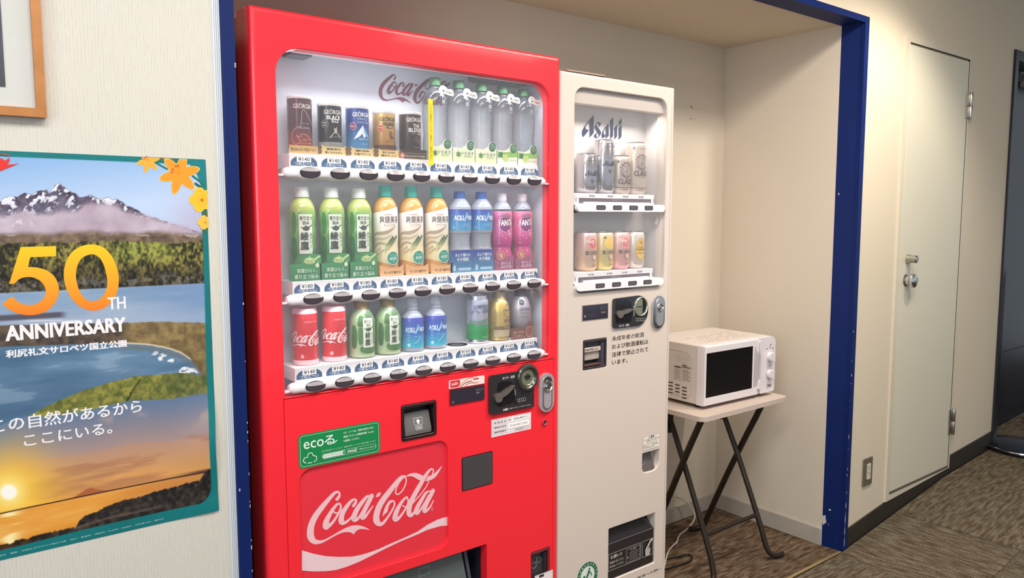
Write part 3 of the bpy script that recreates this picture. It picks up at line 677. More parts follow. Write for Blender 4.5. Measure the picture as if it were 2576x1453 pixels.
# display screen with its sticker
g = G(); g.prism(rr(sub(.4805), .9225, sub(.5885), .9635, .002), RY - .0015, RY + .002, mat('screen_bezel', '#7a1f2a', .3)); g.prism(rr(sub(.4825), .9245, sub(.5865), .9615, .0015), RY - .0022, RY - .001, mat('smoked_screen', '#33303e', .12, coat=.6))
sc = VM.part('display_screen', g, world=True)
d = D(); d.text('販売中', sub(.572), .951, .008, '#6f6b78', w=.024); d.text('準備中', sub(.566), .9435, .0035, '#cfc8cf', w=.011); d.ell(sub(.489), .93, .0042, .0042, '#59525f'); d.build('lettering', VM, sc, y=RY - .0023)
d = D(); a, b = sub(.4785), sub(.5895)
d.rect(a, .965, b, .9865, '#f6e8e4', .001); d.rect(a + .004, .967, a + .034, .985, '#d8303c', .002); d.text('Hello', a + .018, .9765, .008, '#fbeceb', w=.02, rot=.12, bold=.02)
d.line([(a + .03, .969), (a + .045, .978), (a + .06, .984), (a + .075, .985)], .0022, '#e2a27e'); d.line([(a + .036, .967), (a + .052, .975), (a + .07, .977)], .002, '#a04a3c'); d.line([(a + .05, .968), (a + .062, .972), (a + .085, .972)], .0018, '#c8766a')
d.rect(a + .075, .979, a + .092, .9825, '#c9454e'); d.rect(a + .075, .970, a + .092, .9725, '#e8b9a6'); d.rect(a + .066, .9745, a + .092, .9765, '#c99')if 0 else None
d.build('promotion_sticker', VM, y=RY + .0008)
# coin mechanism
M_COIN = mat('coin_panel', '#2f2d31', .28, coat=.5)
g = G(); g.prism(rr(sub(.602), .8785, sub(.753), .984, (.010, .004, .004, .008)), RY - .006, RY + .002, M_COIN); cpn = VM.part('coin_panel', g, world=True, bevel=.0015)
ccx, ccz = sub(.729), .9635
def discY(s, cx, cz, prof, m, n=40): return s.lathe(prof, m, n, cx, RY, cz, 'y')
g = G(); discY(g, ccx, ccz, [(.0365, .002), (.0365, -.010), (.034, -.013), (.0285, -.0135), (.0255, -.011), (.0225, -.007)], mat('slot_ring', '#3b3a36', .3, coat=.5)); cs = VM.part('coin_slot', g, cpn, world=True)
g = G(); discY(g, ccx, ccz, [(.0225, -.0068), (.0215, -.0082), (.0205, -.0072), (0, -.0068)], mat('slot_plate', '#a9ad94', .3, .7)); g.box(ccx - .012, ccx + .010, RY - .0076, RY - .006, ccz + .0005, ccz + .0035, M_BLK)
g.box(ccx - .008, ccx - .004, RY - .0074, RY - .006, ccz - .012, ccz - .006, mat('mark_olive', '#6d705c')); g.box(ccx - .001, ccx + .007, RY - .0074, RY - .006, ccz - .010, ccz - .007, mat('mark_olive')); VM.part('slot_plate', g, cpn, world=True)
g = G(); g.prism([(sub(a), b) for a, b in cr([(.628, .957), (.648, .963), (.672, .958), (.684, .944), (.686, .915), (.680, .903), (.660, .898), (.634, .897), (.626, .905)], 4, True)], RY - .0065, RY - .004, mat('lever_well', '#1a181f', .15, coat=.6)); VM.part('lever_well', g, cpn, world=True)
M_LEV = mat('lever_metal', '#9d938d', .32, .75)
lev = [(.6145, .925), (.6175, .932), (.625, .9345), (.633, .934), (.642, .938), (.655, .943), (.680, .950), (.672, .940), (.660, .931), (.648, .925), (.640, .922), (.636, .914), (.627, .9105), (.618, .914)]
g = G(); g.prism([(sub(a), b) for a, b in cr(lev, 3, True)][::-1], RY - .014, RY - .0062, M_LEV); VM.part('return_lever', g, cpn, world=True, bevel=.0015)
d = D(); d.text('おつり・返却', sub(.664), .972, .0072, '#f1eeee', w=.04, bold=.015)
for k in range(4): d.ring(sub(.697) + k * .0072, .9045, .0046, .005, .0007, '#c9c4c0', 14)
d.text('お願い', sub(.664), .8835, .0050, '#e8e4e4', w=.02, ax='l', bold=.02) if 0 else d.text('お願い', sub(.655), .8865, .0062, '#f0eeee', w=.020, bold=.03)
d.text('1枚ずつゆっくり入れてください', sub(.705), .8868, .0048, '#d8d3d3', w=.074)
for x in (.6415, .6875): d.poly([(sub(x) - .004, .8965), (sub(x) - .004, .904), (sub(x) - .002, .908), (sub(x) + .002, .908), (sub(x) + .004, .904), (sub(x) + .004, .8965), (sub(x) + .002, .8965), (sub(x) + .002, .903), (sub(x), .9055), (sub(x) - .002, .903), (sub(x) - .002, .8965)], '#0e0d10')
d.line([(sub(.6835), .938), (sub(.6855), .928), (sub(.6850), .921)], .0016, '#dcd8d4'); d.build('lettering', VM, cpn, y=RY - .0067)
# lock
def capsule(x0, z0, x1, z1): return rr(x0, z0, x1, z1, (x1 - x0) / 2 - 1e-4, 8)
M_LOCKP = mat('lock_plate', '#cfc3cc', .35, .5)
g = G(); g.prism(capsule(sub(.7735), .856, sub(.8265), .966), RY - .006, RY + .002, M_LOCKP); lk = VM.part('lock_plate', g, world=True, bevel=.003, seg=3)
g = G(); g.prism(capsule(sub(.784), .864, sub(.8165), .957), RY - .0085, RY - .004, M_CHROME); g.prism(capsule(sub(.7865), .8665, sub(.814), .93), RY - .0088, RY - .008, M_LOCKP); VM.part('lock_handle', g, lk, world=True, bevel=.0015)
g = G(); discY(g, sub(.800), .929, [(.0165, -.006), (.0165, -.011), (.013, -.013), (.0105, -.010), (.009, -.010), (.007, -.013), (.003, -.013), (.0028, -.008), (0, -.008)], M_CHROME); VM.part('lock_cylinder', g, lk, world=True)
# instruction label, key hole, blanking cover
d = D(); a, b = sub(.6115), sub(.7475); d.rect(a, .8155, b, .863, '#f7f0f4'); d.frame(a + .003, .8195, b - .003, .8605, .0006, '#8a8088', .001)
d.rect(a + .004, .8200, a + .052, .8600, '#eadde4')
for k, s_ in enumerate(('管 理 者 名', '連絡先住所', '連絡先電話番号')): d.text(s_, a + .029, .8525 - k * .0125, .0046, '#4a434a', w=.040, bold=.01)
d.rect(a + .053, .8475, b - .004, .8598, '#ffffff'); d.text('鴛泊　利尻富士観光ホテル', a + .092, .8540, .0052, '#4a434a', w=.072, bold=.01)
d.rect(a + .055, .8285, b - .006, .8455, '#ffffff'); d.text('0163-82-1531', a + .092, .8370, .0055, '#6a6268', w=.06)
d.frame(a + .078, .8212, b - .008, .8268, .0005, '#b05a68', .0015); d.text('故障受付時間', a + .095, .824, .003, '#8a6068', w=.024); d.build('contact_label', VM, y=RY + .0008)
g = G(); discY(g, sub(.797), .8255, [(.0092, .002), (.0092, -.002), (.0070, -.003), (.0055, -.001), (.0030, .0005), (0, .0005)], mat('red_keyhole', '#b04050', .4), 24); g.box(sub(.796), sub(.7985), RY - .0012, RY, .822, .829, M_BLK); VM.part('keyhole', g, world=True)
g = G(); g.prism(rr(sub(.5165), .6900, sub(.6155), .7795, .004), RY + .0002, RY + .003, mat('cover_rim', '#38131a', .4)); g.prism(rr(sub(.5185), .6920, sub(.6135), .7775, .003), RY - .0008, RY + .0005, mat('blank_cover', '#474447', .42)); VM.part('blanking_cover', g, world=True)
# eco sticker
d = D(); a, b = sub(.0795), sub(.2825); GW = '#eaf6ee'
d.rect(a, .8395, b, .9170, '#0f8a4c', .010); d.frame(a + .0035, .8430, b - .0035, .9135, .0009, '#bfe6cd', .008)
d.text('eco', a + .036, .891, .0165, GW, w=.048, bold=.015); d.text('る', a + .074, .8935, .0215, GW, w=.024, bold=.02); d.line([(a + .083, .884), (a + .092, .889)], .0022, GW)
for k, (s_, w_) in enumerate((('コカ・コーラは、地球の未来のために', .078), ('環境にやさしい自動販売機「ecoる」', .078), ('を展開しています。', .04))): d.text(s_, a + .108, .9035 - k * .0095, .0052, GW, w=w_, ax='l', bold=.015)
d.text('省エネ型の高いヒートポンプ、温暖化を防ぐノンフロン冷媒を使用しています', a + .054, .8705, .0038, '#cfeeda', w=.136, ax='l')
cl_ = [(a + .016, .8515), (a + .0105, .856), (a + .013, .8635), (a + .0195, .864), (a + .0225, .8715), (a + .0305, .8715), (a + .034, .865), (a + .0405, .862), (a + .041, .855), (a + .035, .850)]
d.line(cl_, .0018, GW, 5); d.line([(a + .021, .8500), (a + .030, .8500)], .0018, GW)
d.poly(rr(a + .054, .8515, a + .191, .8645, .006), '#cfeeda', [rr(a + .0546, .8521, a + .1904, .8639, .0055)]); d.rect(a + .056, .8535, a + .112, .8625, '#e8f5ec', .0043); d.text('Live Positively', a + .081, .858, .0048, '#0f8a4c', w=.044); d.ell(a + .108, .858, .0032, .0032, '#0f8a4c', 14)
d.shape(COKE, a + .129, .8585, .026, GW); d.text('世界をプラスにまわそう', a + .168, .858, .0044, GW, w=.043)
d.build('eco_sticker', VM, y=RY + .0008)
# pick-up hatch and coin return
g = G(); a, b = sub(.132), sub(.594); g.add([(a, RY + .028, .28), (b, RY + .028, .28), (b, RY + .10, .52), (a, RY + .10, .52)], [(0, 1, 2, 3)], M_BLK)
g.add([(a, RY + .028, .527), (b, RY + .028, .527), (b, RY + .11, .527), (a, RY + .11, .527)], [(0, 1, 2, 3)], M_BLK); g.add([(b, RY + .028, .527), (b, RY + .028, .28), (b, RY + .11, .28), (b, RY + .11, .527)], [(0, 1, 2, 3)], mat('hatch_cheek', '#2b2a3a', .4))
pk = VM.part('pickup_recess', g, world=True)
g = G(); g.add([(a + .01, RY + .006, .285), (b - .028, RY + .006, .285), (b - .062, RY + .03, .518), (a + .01, RY + .03, .518), (a + .01, RY + .010, .285), (b - .028, RY + .010, .285), (b - .062, RY + .034, .518), (a + .01, RY + .034, .518)],
               [(0, 1, 2, 3), (7, 6, 5, 4), (1, 5, 6, 2), (0, 3, 7, 4), (3, 2, 6, 7), (0, 4, 5, 1)], mat('hatch_flap', '#5d6769', .2, coat=.5)); fl = VM.part('pickup_flap', g, pk, world=True)
g = G(); g.add([(b - .026, RY + .004, .285), (b - .018, RY + .004, .285), (b - .046, RY + .03, .522), (b - .056, RY + .03, .522)], [(0, 1, 2, 3)], mat('hatch_edge', '#4a4a5e', .3)); VM.part('flap_arm', g, pk, world=True)
d = D(); d.frame(sub(.40), .485, sub(.432), .505, .0012, '#9aa3a4', .001); d.build('lettering', VM, fl, fn=lambda p: (p[0], RY + .006 + (p[2] - .285) / .233 * .024 - .0006, p[2]))
g = G(); plate(g, (sub(.7505), .361, sub(.8185), .458, .002), [(sub(.7515), .362, sub(.8105), .4515, .002)], RY + .0005, RY + .02, mat('return_bezel', '#6b2b33', .3), .001, .001)
ct = VM.part('coin_return', g, world=True)
g = G(); g.add([(sub(.7515), RY + .006, .362), (sub(.8105), RY + .006, .362), (sub(.8105), RY + .020, .4515), (sub(.7515), RY + .020, .4515)], [(0, 1, 2, 3)], mat('return_flap', '#38343a', .3, coat=.4)); g.box(sub(.803), sub(.8055), RY + .003, RY + .02, .372, .447, M_DGR); VM.part('return_flap', g, ct, world=True)
d = D(); d.text('つり・返却', sub(.777), .4435, .0095, '#8f8a8d', w=.045)
for x, z in ((.776, .427), (.789, .4235), (.770, .4125)): d.ring(sub(x), z, .010, .0085, .0018, '#8f8a8d', 20)
d.build('lettering', VM, ct, fn=lambda p: (p[0], RY + .006 + (p[2] - .362) / .0895 * .014 - .0006, p[2]))
d = D(); d.rect(sub(.762), .34, sub(.83), .3885, '#f3e9ec', .001); d.rect(sub(.778), .378, sub(.796), .3855, '#3a3438'); d.frame(sub(.764), .342, sub(.828), .3865, .0006, '#b98a92', .001); d.build('notice_label', VM, y=RY - .0002)
# yellow vertical tag
d = D(); d.rect(-.0065, 0, .0065, .158, '#ffe028'); d.frame(-.0035, .012, .0035, .146, .0004, '#8a7a20', .0005)
d.text('こちらの商品はペットボトル飲料として販売します', 0, .079, .0045, '#6b5f1a', w=.126, rot=-PI / 2); d.g.box(-.0066, .0066, .05, 1.2, -.0002, .158, mat('tag_core', '#ffe028', .5))
YT = T('vertical_tag', (sub(.4375), RY + .009, 1.523), 'narrow yellow vertical notice strip standing before the leftmost clear water bottle', 'notice strip')
d.build('strip', YT, world=False, eps=.0002, y=-.0004)

# ------------------------------------------------------------------ white vending machine
WX, WZ = 1.42, 1.795
def wx(x): return x + WX
M_WHT = mat('cream_enamel', '#ddcfc6', .38, coat=.25)
M_WIN_ = mat('white_lining', '#e2dbdb', .5)
VW = T('vending_machine', (WX + .237, RY + .31, 0), 'narrow cream vending machine with beer and mixed drink cans, right of the red one', 'vending machine')
g = ring_(wx(.004), wx(.472), .03, 1.79, .012, RY + .045, RY + .12, M_WHT); g.box(wx(.004), wx(.472), RY + .12, RY + .6, .03, 1.79, M_WHT); VW.part('cabinet', g, world=True)
for fx in (.05, .42):
    for fy in (RY + .08, RY + .55):
        g = G(); g.lathe([(.02, .001), (.02, .012), (.009, .014), (.009, .035)], M_DGR, 16, wx(fx), fy); VW.part('foot', g, world=True)
WW = (wx(.0535), 1.180, wx(.440), 1.757, (.032, .032, .034, .034))
WB = (wx(.0935), .955, wx(.188), 1.041, .003); WP = (wx(.2075), .283, wx(.4180), .449, .003); WC = (wx(.3535), .592, wx(.4325), .6565, (.02, .03, .004, .004))
g = G(); plate(g, (wx(.001), .04, wx(.474), WZ, .004), [WW, WB, WP, WC], RY, RY + .04, M_WHT, .007, .003, 3); VW.part('door', g, world=True)
g = G(); g.box(wx(.4605), wx(.4612), RY - .0004, RY + .01, .05, 1.74, mat('seam_shadow', '#a3968c', .6)); VW.part('door_seam', g, world=True)
g = G(); x0, x1, z0, z1, y1 = wx(.045), wx(.449), 1.168, 1.765, RY + .1
g.add([(x0, RY + .018, z0), (x1, RY + .018, z0), (x1, y1, z0), (x0, y1, z0), (x0, RY + .018, z1), (x1, RY + .018, z1), (x1, y1, z1), (x0, y1, z1)], [(0, 1, 2, 3), (4, 7, 6, 5), (3, 2, 6, 7), (0, 3, 7, 4), (2, 1, 5, 6)], M_WIN_); VW.part('display_case', g, world=True)
g = G(); g.box(wx(.05), wx(.445), RY + .014, RY + .034, 1.7145, 1.764, mat('lamp_cover', '#d9cdc6', .5)); VW.part('lamp_cover', g, world=True, bevel=.002)
area('display_lamp_and_fill', (wx(.25), RY + .05, 1.712), (-.3, 0, 0), .34, .014, .62, (1, .95, .84), spread=2.6)
area('display_lamp_and_fill', (wx(.25), RY + .02, 1.408), (-.4, 0, 0), .32, .008, .22, (1, .95, .86), spread=2.6)  # added fill lamp, brightens the lower row of cans
g = G(); g.box(wx(.05), wx(.444), RY + .009, RY + .012, 1.176, 1.76, GLASS); VW.part('display_glass', g, world=True)
g = G(); g.add([(wx(.0535), RY + .006, 1.184), (wx(.44), RY + .006, 1.184), (wx(.44), RY + .02, 1.1925), (wx(.0535), RY + .02, 1.1925)], [(0, 1, 2, 3)], mat('window_sill_grey', '#938a83', .35)); VW.part('window_ledge', g, world=True)
for ids in ((0, 1), (2,), (3, 4), (5, 6), (7, 8)):
    d = D()
    for i in ids: d.raw(ASH[i][0], ASH[i][1], '#1c2455')
    d.build('letter', VW, y=RY + .0985)
WBX = [.149, .2165, .285, .352]
for zt, zr, pr in ((1.465, 1.424, ('¥330', '¥430', '¥330', '¥430')), (1.2375, 1.1985, ('¥190', '¥190', '¥190', '¥260'))):
    g = G(); g.box(wx(.066), wx(.402), RY + .014, RY + .098, zt - .034, zt, M_WPL); s_ = VW.part('shelf', g, world=True, bevel=.001)
    g = G(); g.prism(rr(wx(.058), zr - .0115, wx(.426), zr + .0105, .0105), RY - .010, RY + .02, M_WPL); VW.part('button_rail', g, world=True, bevel=.004, seg=3)
    g = G(); g.box(wx(.10), wx(.375), RY + .004, RY + .0145, zr + .010, zr + .0165, M_WPL); g.box(wx(.057), wx(.07), RY + .004, RY + .03, zr - .015, zr + .008, M_DGR); VW.part('rail_support', g, s_, world=True, bevel=.001)
    d = D(); d.rect(wx(.084), zt - .0285, wx(.388), zt - .0135, '#5c4c58'); d.text('つめた〜い', wx(.236), zt - .0175, .0055, '#b9adb5', w=.042)
    for x, p in zip((.135, .2105, .2745, .3415), pr): d.text(p, wx(x), zt - .0072, .0052, '#3a343a', w=.022, bold=.02)
    for x in (.0725, .3985): d.rect(wx(x) - .0012, zt - .024, wx(x) + .0012, zt - .012, '#8a8088')
    d.build('price_strip', VW, s_, y=RY + .0138)
    for x in WBX:
        g = G(); g.prism(rr(wx(x - .0185), zr - .0062, wx(x + .0185), zr + .0068, (.003, .005, .005, .003)), RY - .0106, RY - .008, M_BLK); g.prism(rr(wx(x - .0165), zr - .0048, wx(x + .0165), zr + .0052, .003), RY - .0109, RY - .0102, mat('small_button_lens', '#5f565c', .3)); VW.part('button', g, world=True)
g = G(); g.tube([(wx(.41), RY + .03, 1.408), (wx(.43), RY + .03, 1.402), (wx(.437), RY + .03, 1.385), (wx(.43), RY + .03, 1.372)], [.002, .006, .008, .004], clearmat('clear_tape', '#f0ecec', .35), 10); VW.part('shelf_clip', g, world=True)
# screen
g = G(); g.prism(rr(wx(.086), 1.0985, wx(.1925), 1.1455, .001), RY - .001, RY + .002, mat('screen_rim', '#b9aca6', .4)); g.prism(rr(wx(.0885), 1.1005, wx(.1905), 1.1435, .0015), RY - .0018, RY, mat('smoked_screen')); sc = VW.part('display_screen', g, world=True)
d = D(); d.text('販売中', wx(.1725), 1.1305, .010, '#5c5764', w=.028); d.rect(wx(.161), 1.1165, wx(.180), 1.1215, '#6f6874'); d.ell(wx(.097), 1.1125, .0048, .0048, '#7a6f7c', 16)
for k in range(3): d.rect(wx(.108), 1.1085 + k * .004, wx(.148 - .006 * k), 1.1095 + k * .004, '#5a5562')
d.build('lettering', VW, sc, y=RY - .0020)
# coin panel
g = G(); pts = [(wx(.2095), 1.0665), (wx(.2095), 1.0665)]
out = rr(wx(.2095), 1.0665, wx(.29), 1.1565, (.010, .001, .001, .008), 4)
out = [p for p in out if p[0] < wx(.288)][:5] + [(wx(.316) + .0455 * math.cos(t), 1.1125 + .0465 * math.sin(t)) for t in [-PI / 2 + PI * k / 24 for k in range(25)]] + rr(wx(.2095), 1.0665, wx(.29), 1.1565, (.010, .001, .001, .008), 4)[-5:]
g.prism(out, RY - .006, RY + .002, M_COIN); cp = VW.part('coin_panel', g, world=True, bevel=.0015)
sx, sz = onY(1606, 771, RY)
g = G(); g.lathe([(.0295, -.004), (.0295, -.009), (.0275, -.011), (.0255, -.009), (.0245, -.002), (.020, .002)], mat('slot_ring_bright', '#b9bdb0', .25, .7), 40, sx + .003, RY, sz + .001, 'y'); g.lathe([(.0285, -.0066), (0, -.0062)], M_BLK, 40, sx + .003, RY, sz + .001, 'y'); VW.part('coin_slot', g, cp, world=True)
g = G(); g.prism(rr(sx - .023, sz - .0235, sx + .008, sz + .0245, (.013, .004, .004, .013)), RY - .0095, RY - .006, mat('slot_plate')); g.box(sx - .018, sx + .004, RY - .0102, RY - .009, sz, sz + .003, M_BLK); VW.part('slot_plate', g, cp, world=True, bevel=.0008)
def wz(zx, zy): return onY(1420 + zx / 6.054, 720 + zy / 6.054, RY)
g = G(); g.prism([wz(*p) for p in [(760, 190), (940, 180), (985, 230), (1010, 330), (1010, 430), (985, 540), (760, 560)]][::-1], RY - .0066, RY - .0055, mat('lever_well')); VW.part('lever_well', g, cp, world=True)
g = G(); g.prism([wz(*p) for p in cr([(800, 362), (770, 390), (762, 425), (780, 465), (810, 478), (840, 455), (855, 425), (880, 412), (920, 400), (1005, 340), (960, 333), (900, 345), (850, 372), (825, 362)], 3, True)], RY - .014, RY - .0064, M_LEV); VW.part('return_lever', g, cp, world=True, bevel=.0015)
d = D(); x, z = wz(885, 590); d.text('おつり・返却', x, z, .0072, '#f1eeee', w=.042, bold=.015)
for k in range(4): x, z = wz(1078 + k * 36, 500); d.ring(x, z, .0052, .0056, .0008, '#c9cac0', 14)
x, z = wz(1030, 375); d.line([(x - .001, z + .016), (x + .0008, z), (x + .0005, z - .014)], .0018, '#e4e0dc'); d.build('lettering', VW, cp, y=RY - .0067)
g = G(); g.prism(capsule(wx(.3835), 1.050, wx(.4375), 1.1525), RY - .007, RY + .002, M_CHROME); lk = VW.part('lock_plate', g, world=True, bevel=.004, seg=3)
g = G(); g.prism(capsule(wx(.3965), 1.058, wx(.430), 1.144), RY - .010, RY - .005, mat('lock_inner', '#b3b5bb', .4, .6)); VW.part('lock_handle', g, lk, world=True, bevel=.002)
g = G(); g.lathe([(.0115, -.008), (.0115, -.0135), (.009, -.015), (.007, -.012), (.004, -.013), (0, -.012)], M_CHROME, 28, wx(.4125), RY, 1.1165, 'y'); VW.part('lock_cylinder', g, lk, world=True)
# bill slot
g = G(); plate(g, (wx(.0940), .9555, wx(.1875), 1.0405, .003), [(wx(.0985), .961, wx(.183), 1.035, .002)], RY - .001, RY + .02, mat('bill_bezel2', '#3a3338', .3), .001, .001); bl = VW.part('bill_acceptor', g, world=True)
g = G(); g.box(wx(.0985), wx(.183), RY + .028, RY + .03, .961, 1.035, M_DGR); g.box(wx(.0985), wx(.183), RY + .012, RY + .028, 1.0195, 1.035, mat('bill_visor', '#4a4656', .3)); g.box(wx(.171), wx(.183), RY + .004, RY + .028, .961, 1.035, mat('bill_visor')); VW.part('recess', g, bl, world=True)
g = G(); g.box(wx(.101), wx(.170), RY + .006, RY + .028, 1.0045, 1.0175, mat('bill_plate', '#cfc2b8', .3)); g.box(wx(.101), wx(.170), RY + .012, RY + .028, .9795, 1.0035, mat('bill_plate2', '#b9ada2', .2, coat=.5)); g.box(wx(.101), wx(.172), RY + .003, RY + .028, .963, .9685, mat('bill_lip', '#5d4541', .3)); VW.part('bill_slot', g, bl, world=True, bevel=.001)
d = D(); d.text('1000円札入口', wx(.133), 1.0115, .0082, '#5a4a44', w=.052, bold=.02); d.build('lettering', VW, bl, y=RY + .0058)
# warning text printed on the door
d = D()
for s_, zx, zy, wd in (('未成年者の飲酒', 722, 798, 485), ('および飲酒運転は', 722, 918, 550), ('法律で禁止されて', 720, 1040, 552), ('います。', 722, 1160, 235)):
    x, z = wz(zx, zy); x2, _ = wz(zx + wd, zy); d.text(s_, x, z, .0148 if 'い' != s_[0] else .0135, '#2d2622', w=x2 - x, ax='l', bold=.006)
d.build('printed_notice', VW, y=RY - .0003)
d = D(); a, b = wx(.3535), wx(.4335); d.rect(a, .6645, b, .7115, '#efe6df', .003); d.frame(a + .001, .6655, b - .001, .7105, .0008, '#6a5c56', .003); d.text('⚠警告', (a + b) / 2, .7045, .0082, '#2d2622', w=.028, bold=.02); d.rect(a + .002, .6985, b - .002, .6991, '#6a5c56')
for k, s_ in enumerate(('転倒防止のため、倒したり', 'ゆすったりしないで', 'ください。故障や事故の', '原因になります。')): d.text(s_, a + .016, .6945 - k * .0072, .0044, '#4a3e3a', w=(.058, .05, .056, .04)[k], ax='l')
d.ring(a + .008, .678, .0055, .0055, .0008, '#4a3e3a', 18); d.line([(a + .0045, .6745), (a + .0115, .6815)], .0008, '#4a3e3a'); d.build('warning_sticker', VW, y=RY - .0003)
# coin return
g = G(); g.add([(wx(.355), RY + .008, .592), (wx(.418), RY + .004, .592), (wx(.418), RY + .03, .6565), (wx(.355), RY + .03, .6565)], [(0, 1, 2, 3)], mat('return_flap2', '#5b5150', .3, coat=.4)); g.box(wx(.415), wx(.4325), RY + .02, RY + .03, .592, .6565, mat('return_cheek', '#a49990', .4)); cr2 = VW.part('coin_return', g, world=True)
d = D(); d.text('つり・返却', wx(.385), .645, .007, '#8f8480', w=.04)
for x, z in ((.378, .625), (.387, .629), (.371, .621)): d.ring(wx(x), z, .008, .0075, .0014, '#a39892', 18)
d.build('lettering', VW, cr2, fn=lambda p: (p[0], RY + .0175, p[2]) if 0 else (p[0], RY + .006 + (p[2] - .592) / .0645 * .024 - .001, p[2]))
# pick-up hatch
g = G(); a, b = wx(.2085), wx(.417); g.box(a, b, RY + .06, RY + .065, .284, .449, M_BLK); g.add([(b, RY + .035, .449), (b, RY + .035, .284), (b, RY + .07, .284), (b, RY + .07, .449)], [(0, 1, 2, 3)], M_BLK); ph = VW.part('pickup_recess', g, world=True)
g = G(); g.add([(a, RY + .004, .286), (b - .002, RY + .004, .286), (b - .002, RY + .004, .398), (a, RY + .004, .398), (b - .022, RY + .04, .4475), (a + .002, RY + .04, .4475)], [(0, 1, 2, 3), (3, 2, 4, 5)], mat('black_flap', '#242126', .22, coat=.5)); fl = VW.part('pickup_flap', g, ph, world=True)
g = G(); g.tube([(a, RY + .004, .3985), (b - .002, RY + .004, .3985)], .0022, mat('flap_rib', '#4d474c', .3), 8); VW.part('flap_rib', g, ph, world=True)
d = D(); F1 = '#c9c2c0'
d.frame(a + .0015, .312, a + .148, .3665, .0012, F1, .003); d.frame(a + .154, .312, b - .004, .3665, .0012, F1, .003); d.text('お願い!!', a + .036, .354, .0115, F1, w=.050, bold=.02)
d.text('商品は1本ごとに、', a + .008, .3375, .0082, F1, w=.062, ax='l', bold=.01); d.text('取り出してください。', a + .008, .3245, .0082, F1, w=.064, ax='l', bold=.01)
d.frame(a + .080, .317, a + .143, .361, .0010, F1, .002); d.text('⚠注意', a + .112, .3545, .0065, F1, w=.026)
for k in range(5): d.rect(a + .094, .3455 - k * .0055, a + .138 - .004 * (k % 3), .3468 - k * .0055, '#a9a2a0')
d.ell(a + .0865, .3335, .003, .003, F1, 12)
d.poly([(a + .168, .314), (a + .166, .335), (a + .176, .338), (a + .186, .340), (a + .192, .335), (a + .188, .314)], '#b9b4b4'); d.line([(a + .172, .338), (a + .178, .345), (a + .183, .350), (a + .189, .358), (a + .198, .364)], .007, '#cfc9c8'); d.line([(a + .176, .340), (a + .184, .343), (a + .187, .330)], .003, '#8d8888')
d.build('lettering', VW, fl, y=RY + .0036)
# recycling mark and lower notice
cx, cz = wx(.119), .3280; d = D(); d.ell(cx, cz, .044, .044, '#e9eee8', 40); d.ring(cx, cz, .0425, .0425, .0135, '#1d6b48', 40)
for i, c in enumerate('のんだあとはリサイクル'):
    t = PI * (1.02 - i / 10 * 1.04) + .0; d.text(c, cx + .0358 * math.cos(t), cz + .0358 * math.sin(t), .0078, '#e3efe6', rot=t - PI / 2, bold=.01)
d.ell(cx + .006, cz + .021, .0036, .0036, '#1d6b48', 14); d.line([(cx + .004, cz + .014), (cx - .002, cz + .002), (cx - .008, cz - .010)], .0065, '#1d6b48'); d.line([(cx + .005, cz + .013), (cx + .012, cz + .006), (cx + .015, cz - .002)], .003, '#1d6b48'); d.rect(cx - .020, cz - .018, cx - .012, cz + .004, '#1d6b48', .001); d.build('recycling_sticker', VW, y=RY - .0003)
d = D(); d.rect(wx(.31), .20, wx(.466), .262, '#dccfc4', .001); d.text('お客様へお願い', wx(.386), .2545, .0085, '#3a322e', w=.13, bold=.02); d.build('lower_notice', VW, y=RY - .0003)
# flat box lying on top of the cream machine
OT = T('flat_case', (1.53, 1.66, 1.7902), 'thin dark brown flat case lying on top of the cream vending machine', 'case')
g = G(); g.box(1.452, 1.598, 1.605, 1.72, 1.7905, 1.7975, mat('case_dark', '#1b1511', .4)); OT.part('body', g, world=True, bevel=.001)
g = G(); g.box(1.452, 1.6, 1.605, 1.722, 1.7978, 1.803, mat('case_top', '#a08a76', .5)); OT.part('lid', g, world=True, bevel=.0015)
# ------------------------------------------------------------------ drinks
def grad(name, c0, c1, z0, z1, rough=.3, metal=0, coat=.3, mid=None):
    if name in MATS: return MATS[name]
    m = mat(name, c0, rough, metal, coat); nt = m.node_tree; N = nt.nodes.new; L = nt.links.new
    tc = N('ShaderNodeTexCoord'); sx = N('ShaderNodeSeparateXYZ'); L(tc.outputs['Object'], sx.inputs[0])
    r = N('ShaderNodeMapRange'); r.inputs[1].default_value = z0; r.inputs[2].default_value = z1; L(sx.outputs[2], r.inputs[0])
    c = N('ShaderNodeValToRGB'); c.color_ramp.elements[0].color = (*srgb(c0), 1); c.color_ramp.elements[1].color = (*srgb(c1), 1)
    if mid: e = c.color_ramp.elements.new(.5); e.color = (*srgb(mid), 1)
    L(r.outputs[0], c.inputs[0]); L(c.outputs[0], nt.nodes['Principled BSDF'].inputs['Base Color']); return m
def wrapf(prof):
    zs_ = [p[1] for p in prof]; rs = [p[0] for p in prof]
    return lambda z: float(np.interp(z, zs_, rs))
def smooth(prof, k=4):
    return [tuple(p) for p in cr(prof, k)]
M_RIM = mat('white_rim', '#efecec', .4)
M_ALU = mat('brushed_aluminium', '#c3c3c8', .24, 1)
def coffee_can(label, h, body, deco, x, group='canned coffees on the top shelf'):
    t = T('coffee_can', (X0 + x, RY + .065, 1.5365), label, 'can', group); R = .0268
    g = G(); g.lathe([(R * .9, 0), (R * .96, .002), (R * .96, .012), (R * .9, .013)], M_RIM); t.part('pedestal', g)
    g = G(); g.lathe([(R * .95, .013), (R, .016), (R, .013 + h - .006)], body, 48); b = t.part('body', g)
    g = G(); g.lathe([(R, .013 + h - .006), (R + .0009, .013 + h - .004), (R + .0009, .013 + h), (R - .001, .013 + h + .0006), (R - .0025, .013 + h - .001), (0, .013 + h - .0015)], M_RIM, 48); t.part('lid', g)
    d = D(); deco(d, .013, h); d.build('lettering', t, b, wrap=lambda z: R, step=.0035, turn=.14); return t
